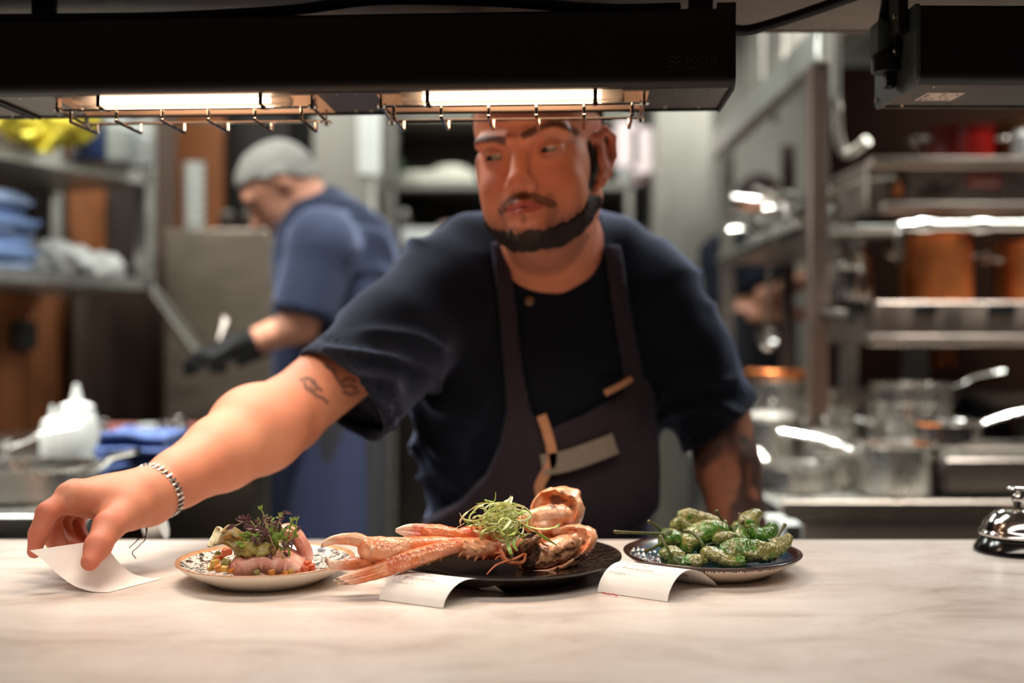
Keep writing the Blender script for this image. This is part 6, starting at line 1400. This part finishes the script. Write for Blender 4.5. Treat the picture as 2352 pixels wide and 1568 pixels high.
for i, (px, py, hh, r_) in enumerate(((120,1046,.115,.026),(176,1060,.155,.044))):
    p = P(px, py, 2.42); t = thing('squeeze_bottle', ['small', 'large'][i]+' white squeeze bottle with nozzle on the left bench', 'bottle', (p.x, 2.42, BZ)); M = Matrix.Translation((p.x, 2.42, BZ))
    MB().lathe([(.001,0),(r_*.95,0),(r_,.006),(r_,hh*.62),(r_*.86,hh*.74),(r_*.80,hh*.78)], 28, M).build('body', WPLA, t); MB().lathe([(r_*.84,hh*.77),(r_*.82,hh*.84),(r_*.30,hh*.90),(r_*.10,hh*1.15),(.001,hh*1.15)], 24, M).build('nozzle_cap', WPLA, t)
folded('folded_cloth', 'navy folded cloth on the left bench beside the forearm', (-.74,2.20,BZ), .14, .14, .055, NAVYC, 31, .3, loose=.5)
folded('folded_cloth', 'second navy cloth on top of the pile beside the forearm', (-.735,2.19,BZ+.055), .13, .12, .04, NAVYC, 37, -.1, loose=.6)
for i in range(9):
    x, y = -1.05+.052*i, 2.55+.06*math.sin(i*2.3)+.03*i
    jar('steel spice tin number %s from the left in the row on the left bench' % ('one two three four five six seven eight nine'.split()[i]), (x, y, BZ), .021, .055+.012*(i % 3), POL, CHROME, 'tin', 'spice_tin', 'steel spice tins on the left bench')
for i in range(4):
    x = -1.0+.09*i; tag(MB().box((x-.04,2.80,BZ),(x+.04,2.86,BZ+.06), bev=.004).build('spice_packet', [mat('red_white_pack', rgb(186,110,100), .5, 0, .3, 40), WPLA][i % 2]), ['leftmost red packet', 'white packet beside it', 'red packet in the middle', 'rightmost white packet'][i]+' in the row behind the spice tins', 'packet')
tag(MB().box((-1.10,2.97,BZ),(-.72,3.04,BZ+.03), bev=.005).build('black_tray', BLACKP), 'long low black tray on the left bench behind the packets', 'tray')
kn = thing('chopping_knife', 'steel knife standing in the work at the gloved hands', 'knife', tuple(P(505,775,2.64))); MB().add([tuple(P(*q)) for q in ((496,800,2.64),(512,800,2.64),(524,735,2.66),(514,725,2.66))]+[tuple(P(*q)+Vector((0,.003,0))) for q in ((496,800,2.64),(512,800,2.64),(524,735,2.66),(514,725,2.66))], [(0,1,2,3),(7,6,5,4),(0,4,5,1),(1,5,6,2),(2,6,7,3),(3,7,4,0)]).build('blade', POL, kn, smooth=False)
led = tag(MB().box((-1.5,1.41,.905),(-.22,1.54,.925)).build('pass_ledge', STEELD), 'narrow steel ledge on the kitchen side of the pass', 'ledge')
tag(MB().tube([P(338,1216,1.475),P(376,1206,1.475)], .018, 24).build('paper_roll', mat('soft_white_paper', rgb(232,232,226))), 'white till roll lying on the ledge under the forearm', 'paper roll')
# ---- behind the grey-haired cook
cb = thing('steel_cabinet', 'low steel cabinet with a flat top behind the grey-haired cook', 'cabinet', (-.84,3.72,0)); MB().box((-1.10,3.5,.0),(-.60,3.95,1.555), bev=.006).build('body', mat('cabinet_steel_warm', rgb(134,122,108), .45, .7, .10, 8, stretch=(1,1,3)), cb); MB().box((-1.09,3.490,.95),(-.61,3.499,1.49), bev=.003).build('door', mat('cabinet_steel_warm', rgb(138,132,118)), cb); MB().box((-.66,3.47,1.40),(-.63,3.49,1.46)).build('handle', STEELD, cb)
t = thing('cup_stack', 'tall stack of white cups on the steel cabinet at left', 'cups', (-.985,3.42+.14,1.555)); M = Matrix.Translation((-1.03,3.60,1.555))
for i in range(8): MB().lathe([(.026,i*.028),(.036,i*.028+.026),(.038,i*.028+.028),(.034,i*.028+.028)], 24, M, cap=False).build('cup', WPLA, t)
for i in range(5): jar(['first', 'second', 'third', 'fourth', 'fifth'][i]+' small dark jar along the top of the steel cabinet', (-.93+.07*i, 3.62, 1.555), .026, .06, DARK, STEELD)
tag(MB().box((-1.75,4.3,0),(-.86,4.9,2.3), bev=.01).build('dark_opening', mat('opening_black', rgb(26,22,19), .5, .4, .2, 6)), 'tall black block painted for the dark of an opening behind the grey-haired cook', 'oven')  # block's black colour stands in for the shade of an opening
tag(MB().box((-1.30,4.14,0),(-1.08,4.18,2.35)).build('wood_panel', WOOD), 'orange brown wooden panel beside the dark opening', 'panel')
def fridge(label, x0, x1, y0, z1, m, dy=.6):
    t = thing('tall_fridge', label, 'fridge', ((x0+x1)/2, y0+dy/2, 0)); MB().box((x0,y0,.08),(x1,y0+dy,z1), bev=.008).build('body', m, t); MB().box((x0+.006,y0-.03,.12),(x1-.006,y0-.002,z1-.02), bev=.006).build('door', m, t); MB().tube([(x0+.04,y0-.032,1.0),(x0+.04,y0-.07,1.03),(x0+.04,y0-.07,1.47),(x0+.04,y0-.032,1.5)], .009, 10).build('handle', POL, t)
    for a in (x0+.04, x1-.04): MB().cyl((a,y0+.06,0),(a,y0+.06,.08), .018, 12).build('foot', STEELD, t)
FRM = mat('fridge_satin_steel', rgb(146,143,134), .42, .75, .06, 5, stretch=(6,6,1))
fridge('tall pale steel fridge right of the grey-haired cook', -.73, -.50, 4.05, 2.35, FRM)
fridge('wide pale steel fridge at right of the bearded cook', .56, .80, 4.42, 2.35, FRM)
tag(MB().box((-.555,4.0,1.80),(-.475,4.02,2.08), bev=.003).build('white_notice', WPLA), 'white upright notice fixed to the tall fridge behind the cooks', 'notice')
# ---- shelf rack along the back, seen either side of the cook's head
rk = thing('back_rack', 'dark back rack with pale shelves behind the bearded cook', 'rack', (.02,4.7,0))
MB().box((-.50,4.86,0),(.49,4.89,2.4)).build('back_panel', mat('rack_back_dark', rgb(52,42,34), .6, .1, .25, 5), rk)
for z in (1.28, 1.60, 1.84, 2.12): MB().box((-.49,4.45,z-.03),(.48,4.85,z), bev=.003).build('shelf_board', FRM, rk)
for x in (-.48, .47): MB().box((x-.012,4.45,0),(x+.012,4.475,2.4)).build('post', STEELD, rk)
YB = 4.52
def onr(px): return (px-CX)*YB/F
for i, (px, z, r_, h, m_, lab) in enumerate([(955,1.84,.085,.05,PALE_,'pale bowl stack left on the upper back shelf'),(1035,1.84,.09,.075,PALE_,'tall pale bowl stack next to the cook\'s temple'),(905,1.84,.04,.11,mat('dark_green_tin', rgb(44,58,36), .5, 0, .2, 20),'dark green tin at the left end of the upper back shelf'),
     (922,1.60,.046,.135,POL,'round bright steel canister on the middle back shelf'),(968,1.60,.04,.06,STEELD,'low grey tin on the middle back shelf'),(1026,1.60,.045,.085,mat('rose_white_tub', rgb(206,176,170), .5, 0, .1, 20),'rosy white tub on the middle back shelf'),(1068,1.60,.035,.10,mat('olive_tin', rgb(96,84,48), .5, 0, .2, 20),'olive tin beside the rosy white tub'),
     (893,1.60,.030,.05,WPLA,'small white pot at the left end of the middle back shelf'),(1452,1.60,.075,.06,PALE_,'pale mixing bowl right of the cook\'s collar'),(1412,1.84,.03,.09,DARK,'dark bottle just right of the ear'),(1480,1.84,.04,.12,mat('pale_pink_tub', rgb(216,190,188), .5, 0, .05, 20),'pale pink tub on the upper back shelf at right'),
     (1438,1.84,.038,.14,WPLA,'tall white tub on the upper back shelf at right'),(980,1.28,.05,.11,WPLA,'white tub on the lower back shelf at left'),(1060,2.12,.05,.10,mat('leaf_green_tub', rgb(62,84,44), .6, 0, .3, 30),'green herb tub on the top back shelf'),(985,2.12,.06,.08,mat('leaf_green_tub', rgb(62,84,44)),'second green herb tub on the top back shelf')]):
    jar(lab, (onr(px), YB+.045, z+.001), r_, h, m_, WPLA if m_ is WPLA else None, 'tub', 'tub')
tag(MB().box((onr(925),4.46,1.601),(onr(1050),4.48,1.655), bev=.003).build('white_box', WPLA), 'long white box along the front of the middle back shelf', 'box')
tag(MB().box((onr(960),4.46,1.841),(onr(1092),4.49,1.885), bev=.003).build('white_tray', PALE_), 'long pale tray along the front of the upper back shelf', 'tray')
for i, (px, py) in enumerate(((1440,330),(1478,345))):
    p = P(px, py, 4.43); tag(MB().box((p.x-.045,4.43,p.z-.09),(p.x+.045,4.434,p.z+.09)).build('order_sheet', mat('order_sheet_paper', rgb(232,214,212), .8, 0, .06, 30)), ['left', 'right'][i]+' white order sheet pinned to the rack beside the ear', 'paper')
# ---- extractor hood, post and ladle shelf at right
HOODM = mat('hood_bright_steel', rgb(206,208,200), .36, .85, .05, 8)
hd = thing('extractor_hood', 'bright steel extractor hood running back at upper right', 'hood', (1.2,3.2,1.84))
MB().box((.70,2.55,1.845),(.745,3.9,1.935), bev=.005).build('hood_lip', HOODM, hd)
MB().add([(.745,2.55,1.90),(.745,3.9,1.90),(1.3,3.9,2.30),(1.3,2.55,2.30)]+[(.745,2.55,1.91),(.745,3.9,1.91),(1.3,3.9,2.31),(1.3,2.55,2.31)], [(0,1,2,3),(7,6,5,4),(0,4,5,1),(1,5,6,2),(2,6,7,3),(3,7,4,0)]).build('hood_slope', HOODM, hd, smooth=False)
MB().box((.70,2.55,1.935),(1.3,2.57,2.35)).build('hood_end', HOODM, hd)
for i in range(4): MB().box((.80,2.72+i*.28,2.00),(.82,2.96+i*.28,2.24), bev=.004).build('grease_filter', STEELD, hd)
for y in (2.7, 3.8): MB().cyl((.9,y,1.95),(.9,y,CEIL), .012, 8).build('hanging_rod', STEELD, hd)
lr = thing('ladle_shelf', 'steel shelf with rounded front lip loaded with ladles at right', 'shelf', (.80,3.0,1.47))
MB().box((.70,2.62,1.455),(.93,3.70,1.475), bev=.003).build('shelf_board', HOODM, lr); MB().tube([(.70,2.62,1.470),(.70,3.70,1.470)], .020, 12).build('front_lip', POL, lr)
POSTM = mat('brown_grey_post', rgb(112,96,86), .45, .5, .08, 12)
MB().box((.690,2.57,RZ+.001),(.735,2.615,1.844), bev=.003).build('post', POSTM, lr); MB().box((.89,3.64,0),(.93,3.68,1.844)).build('post', POSTM, lr); MB().box((.690,3.64,0),(.73,3.68,1.844)).build('post', STEELD, lr)
rr = random.Random(8); order_ = 'nearest second third fourth fifth sixth seventh eighth ninth tenth eleventh twelfth thirteenth fourteenth fifteenth sixteenth'.split()
for i in range(16):
    y = 2.70+i*.058; c = Vector((.765+rr.uniform(-.02,.03), y, 1.505+rr.uniform(0,.05))); a = rr.uniform(-.5,.6); ln = rr.uniform(.12,.20)
    t = thing('ladle', '%s steel ladle in the bright jumble on the ladle shelf' % order_[i], 'ladle', tuple(c), 'ladles on the shelf at right'); R_ = .036+.010*(i % 3)
    T_ = Matrix.Translation(c) @ Euler((rr.uniform(-.7,.7), rr.uniform(-1.0,.2), rr.uniform(0,6))).to_matrix().to_4x4()
    MB().lathe([(R_*math.sin(q*PI/20), R_*(1-math.cos(q*PI/20))) for q in range(1, 11)]+[((R_-.003)*math.sin(q*PI/20), .003+(R_-.003)*(1-math.cos(q*PI/20))) for q in range(10, 0, -1)], 24, T_ @ Matrix.Translation((0,0,-R_*.5)), cap=False).build('bowl', POL, t)
    d = Vector((-math.cos(a)*(1 if i % 3 else -.6), rr.uniform(-.5,.1), math.sin(a)*.5+.30)).normalized(); MB().tube(spline([c+d*R_*.8, c+d*ln*.5+Vector((0,0,.012)), c+d*ln], 8), .011, 8, flat=.5).build('handle', POL, t)
tag(MB().tube(spline([(P(1918,0,2.5).x,2.5,CEIL),P(1918,120,2.50),P(1922,250,2.50),P(1926,315,2.50),P(1940,352,2.50),P(1965,345,2.48),P(1992,322,2.45)], 24), .012, 12).build('water_pipe', FRM), 'bent pale steel water pipe hanging beside the brown post', 'pipe')
# ---- dark recess, grill with stickers, copper pots and oven at far right
tag(MB().box((.95,3.31,.9),(2.2,3.36,2.02)).build('recess_panel', mat('brown_recess', rgb(40,23,14), .9, .0, .25, 5, spec=.08), smooth=False), 'dark brown back panel behind the red pot at right', 'panel')
gr = thing('salamander_grill', 'wide steel grill unit with stickers on its front at right', 'grill', (1.25,2.9,1.50)); GRM = mat('grill_steel_warm', rgb(146,132,122), .42, .8, .08, 8)
zt1, zt0 = P(0,362,2.72).z, P(0,490,2.72).z
MB().box((.870,2.73,zt0),(1.9,3.05,zt1-.005), bev=.004).build('body', GRM, gr)
MB().box((.872,2.700,zt1-.028),(1.9,2.73,zt1), bev=.005).build('top_lip', GRM, gr); MB().box((.90,2.700,zt0),(1.9,2.73,zt0+.026), bev=.005).build('bottom_lip', GRM, gr)
def flatpoly(name, pts, Y, m, parent, lift=0): 
    V = [tuple(P(x, y, Y-lift)) for x, y in pts]; return mesh_obj(name, V, [tuple(range(len(V)))[::-1]], m, parent, False)
el = lambda cx_, cy_, a, b, n=24: [(cx_+a*math.cos(2*PI*i/n), cy_+b*math.sin(2*PI*i/n)) for i in range(n)]
s0 = flatpoly('picture_sticker', el(2062,424,27,38), 2.728, mat('sticker_dark', rgb(58,44,34), .6, 0, .2, 60), gr); flatpoly('flame_print', [(2056,452),(2049,436),(2058,418),(2062,398),(2070,420),(2076,438),(2070,452)], 2.728, mat('sticker_orange', rgb(196,112,58), .6, 0, .2, 60), s0, .0012)
flatpoly('black_print', [(2104,450),(2104,438),(2124,432),(2140,412),(2150,420),(2164,416),(2170,432),(2190,420),(2202,410),(2196,432),(2172,448),(2150,456),(2128,454)], 2.728, mat('sticker_dark', rgb(58,44,34)), gr)
rl = [(2222,402),(2226,398),(2298,398),(2303,403),(2303,428),(2298,433),(2226,433),(2221,428)]; s1 = flatpoly('red_label', rl, 2.728, mat('faded_red_label', rgb(170,74,66), .6, 0, .1, 60), gr)
for yy in (407, 420): flatpoly('label_print', [(2230,yy),(2295,yy),(2295,yy+7),(2230,yy+7)], 2.728, mat('label_cream', rgb(206,160,150), .6, 0, .3, 300), s1, .0012)
pot('bright red cast pot standing on top of the grill at right', (P(2200,0,2.90).x,2.90,zt1), .088, .10, REDE, loops=True, lid=False, group=None, name='red_pot')
pot('amber brown pot at the right edge on top of the grill', (P(2330,0,2.92).x,2.92,zt1), .06, .12, mat('amber_glaze', rgb(104,66,28), .35, 0, .2, 12), group=None, name='brown_pot')
jar('white bottle at the right frame edge on top of the grill', (P(2345,0,2.76).x,2.76,zt1), .022, .075, WPLA)
sm = thing('steam_rail', 'bright polished steel rail in front of the copper pots', 'rail', (1.2,2.56,1.46)); MB().tube(spline([P(2066,600,2.56),P(2066,550,2.56),P(2072,528,2.56),P(2090,519,2.56),P(2352,517,2.56),P(2560,516,2.56)], 40), .012, 12).build('rail_bar', POL, sm)
for px in (2120, 2250): MB().lathe([(.016,-.02),(.018,0),(.016,.02)], 16, Matrix.Translation(P(px,518,2.56)) @ Matrix.Rotation(PI/2, 4, 'Y')).build('rail_collar', CHROME, sm)
ovn = thing('oven_range', 'steel oven range with dark vent slots below the copper pots', 'oven', (1.3,2.8,0)); zz1, zz0 = P(0,692,2.62).z, P(0,790,2.62).z
MB().box((.86,2.62,zz0),(1.95,3.1,zz1), bev=.004).build('body', GRM, ovn); MB().box((.84,2.600,zz0-.004),(1.95,2.66,zz0+.022), bev=.004).build('lower_lip', GRM, ovn)
for a, b in ((2100,2150),(2268,2332)): q0, q1 = P(a,722,2.62), P(b,696,2.62); MB().box((q0.x,2.612,q0.z),(q1.x,2.622,q1.z), bev=.003).build('vent_slot', BLACKP, ovn)
for x in (.9, 1.85): MB().box((x-.02,2.95,RZ+.1905),(x+.02,2.99,zz0)).build('leg', STEELD, ovn)
pot('large copper pot at left behind the bright rail', (P(2150,0,2.78).x,2.78,zz1), .088, .165, COPPER, loops=True, group=None, name='copper_pot')
pot('second copper pot at the right edge behind the bright rail', (P(2372,0,2.80).x,2.80,zz1), .095, .150, COPPER, loops=True, group=None, name='copper_pot')
for i, (px, z, r_) in enumerate(((1945,.0,.030),(1985,.0,.026),(2010,.0,.030),(1965,.05,.022))):  # shiny round canisters added to give blurred glints here
    jar(['tall', 'middle', 'right', 'upper'][i]+' polished steel canister added for its glint left of the copper pots', (P(px,0,2.70).x,2.70+.05*i,zz1), r_, .10+.03*(i % 2), POL, CHROME, 'jar', 'glint_canister')
tag(MB().box(tuple(P(1915,700,2.5)-Vector((0,0,.02))), tuple(P(1990,690,2.5)+Vector((0,.1,.0)))).build('steel_scoop', POL), 'flat steel scoop blade left of the oven range', 'scoop')
tag(MB().tube([(.715,2.60,1.27),P(1955,728,2.44)], .014, 14).build('steam_pipe', POL), 'short thick polished pipe end pointing at the camera right of the post', 'pipe')
# ---- right bench with its crowd of pans
RZ = .880
rb = thing('cooking_bench', 'long steel cooking bench at right crowded with pots and pans', 'bench', (1.2,2.6,0))
MB().box((.52,2.15,RZ-.030),(2.2,3.30,RZ), bev=.003).build('bench_top', STEEL, rb); MB().box((.52,2.142,RZ-.024),(2.2,2.152,RZ+.012), bev=.003).build('front_lip', mat('lip_steel_warm', rgb(146,134,122), .45, .35, .12, 30), rb); MB().box((.54,2.146,.30),(2.2,2.16,RZ-.032)).build('front_panel', mat('panel_steel_warm', rgb(186,172,160), .42, .15, .06, 6), rb)
for x in (.56, 2.1): MB().box((x-.02,3.2,0),(x+.02,3.24,RZ-.03)).build('leg', STEELD, rb)
BR = mat('orange_sauce', rgb(206,118,54), .35, 0, .2, 20)
def RP(px, Y): return ((px-CX)*Y/F, Y, RZ+.0008)
pot('saucepan with orange sauce nearest the front of the right bench', RP(2057,2.32), .078, .105, handle=PI*.90, fill=BR, hl=.16)
pot('smaller saucepan left of the nearest one on the right bench', RP(1932,2.44), .052, .075)
pot('low pan with bright rim beside the tattooed arm', RP(1822,2.38), .080, .055, handle=1.9, hl=.12)
pot('tall stockpot with copper rim beside the cook\'s tattooed arm', RP(1800,3.0), .092, .215, loops=True, fill=BR)
MBt = thing('copper_band', 'copper coloured ring lid resting on the tall stockpot', 'lid', (RP(1800,3.0)[0],3.0,RZ+.218)); MB().lathe([(.098,.0),(.101,.004),(.101,.020),(.096,.024),(.085,.024),(.085,.0)], 40, Matrix.Translation((RP(1800,3.0)[0],3.0,RZ+.219))).build('ring', COPPER, MBt)
pot('steel pot with lid in front of the tall stockpot', RP(1775,2.66), .072, .135, lid=True)
pot('wide steel pot in the middle of the right bench', RP(1935,2.86), .075, .15, loops=True)
pot('large wide pot behind the nearest saucepan', RP(2090,2.66), .098, .175, loops=True)
pot('shallow pan stacked on top of the large wide pot', (RP(2090,2.66)[0],2.66,RZ+.1785), .092, .04, handle=-.2, hl=.12)
pot('black frying pan tilted up at right with dark handle', (P(2232,945,2.76).x,2.76,RZ+.085), .090, .04, mat('black_iron', rgb(26,25,25), .4, .5, .15, 30), handle=.6, tilt=(.9,.2,.2), group=None, name='frying_pan', cat='pan')
pot('polished pan with curved bright handle on the right bench', (P(2170,985,2.36).x,2.36,RZ+.104), .072, .045, POL, handle=.05, tilt=None, hl=.17)
pot('low wide pan at the right edge of the bench', RP(2450,2.66), .11, .10)
pot('second low pan stacked at the right edge', (RP(2450,2.66)[0],2.66,RZ+.1045), .105, .05)
pot('rightmost pot at the back of the bench', (RP(2470,3.0)[0],3.0,RZ+.191), .09, .16, lid=True)
pot('small pan with lid behind the smaller saucepan', RP(1895,2.56), .052, .10, lid=True)
tr_ = thing('roasting_tray', 'deep steel roasting tray with bright rim at the front right of the bench', 'tray', RP(2320,2.28)); x0 = RP(2155,2.28)[0]
MB().box((x0,2.26,RZ+.002),(x0+.62,2.46,RZ+.088), bev=.012).build('body', mat('dark_tray_steel', rgb(90,82,76), .4, .8, .15, 12), tr_); MB().tube([(x0-.006,2.252,RZ+.092),(x0+.62,2.252,RZ+.092),(x0+.62,2.47,RZ+.092),(x0-.006,2.47,RZ+.092)], .009, 8, closed=True).build('rim', POL, tr_)
tag(MB().box(tuple(P(2086,884,2.90)-Vector((0,0,0))), tuple(P(2136,786,2.90)+Vector((0,.05,0))), bev=.004).build('white_carton', WPLA), 'upright white carton standing behind the pans at right', 'carton')
tag(MB().box(tuple(P(2144,846,2.95)-Vector((0,0,0))), tuple(P(2198,800,2.95)+Vector((0,.05,0))), bev=.004).build('orange_box', mat('orange_card', rgb(190,96,40), .6, 0, .1, 20)), 'small orange box right of the white carton', 'box')
tag(MB().box((.83,2.88,RZ+.150),(1.9,3.10,RZ+.190), bev=.003).build('plate_riser', GRM), 'steel riser shelf behind the pans at right', 'shelf')
sc_ = MB().lathe([(.035*math.sin(q*PI/20), .03*(1-math.cos(q*PI/20))) for q in range(1, 11)], 24, Matrix.Translation(P(1755,790,2.9)) @ Euler((.9,.3,0)).to_matrix().to_4x4(), cap=False)
t = thing('hanging_spoon', 'bright serving spoon hanging from the ladle shelf', 'spoon', tuple(P(1755,790,2.9))); sc_.build('bowl', POL, t); MB().tube([P(1760,770,2.9),P(1772,560,2.9)], .006, 8).build('handle', POL, t)
for i, (px, py, Y) in enumerate(((1790,1200,1.97),(1822,1214,1.91))):
    p = P(px, py, Y); tag(MB().box((p.x-.017,Y,.801),(p.x+.017,Y+.05,p.z+.008), bev=.003).build('white_tub', mat('grey_white_tub', rgb(176,178,174), .5, 0, .05, 20)), ['left', 'right'][i]+' white square tub on the low shelf behind the green peppers', 'tub')
tag(MB().box((.45,1.80,.78),(.62,2.10,.80)).build('low_shelf', STEELD), 'low steel shelf behind the green peppers', 'shelf')
tag(MB().box((.455,1.81,0),(.615,2.09,.779)).build('shelf_pedestal', DARK), 'dark pedestal carrying the low shelf behind the peppers', 'pedestal')
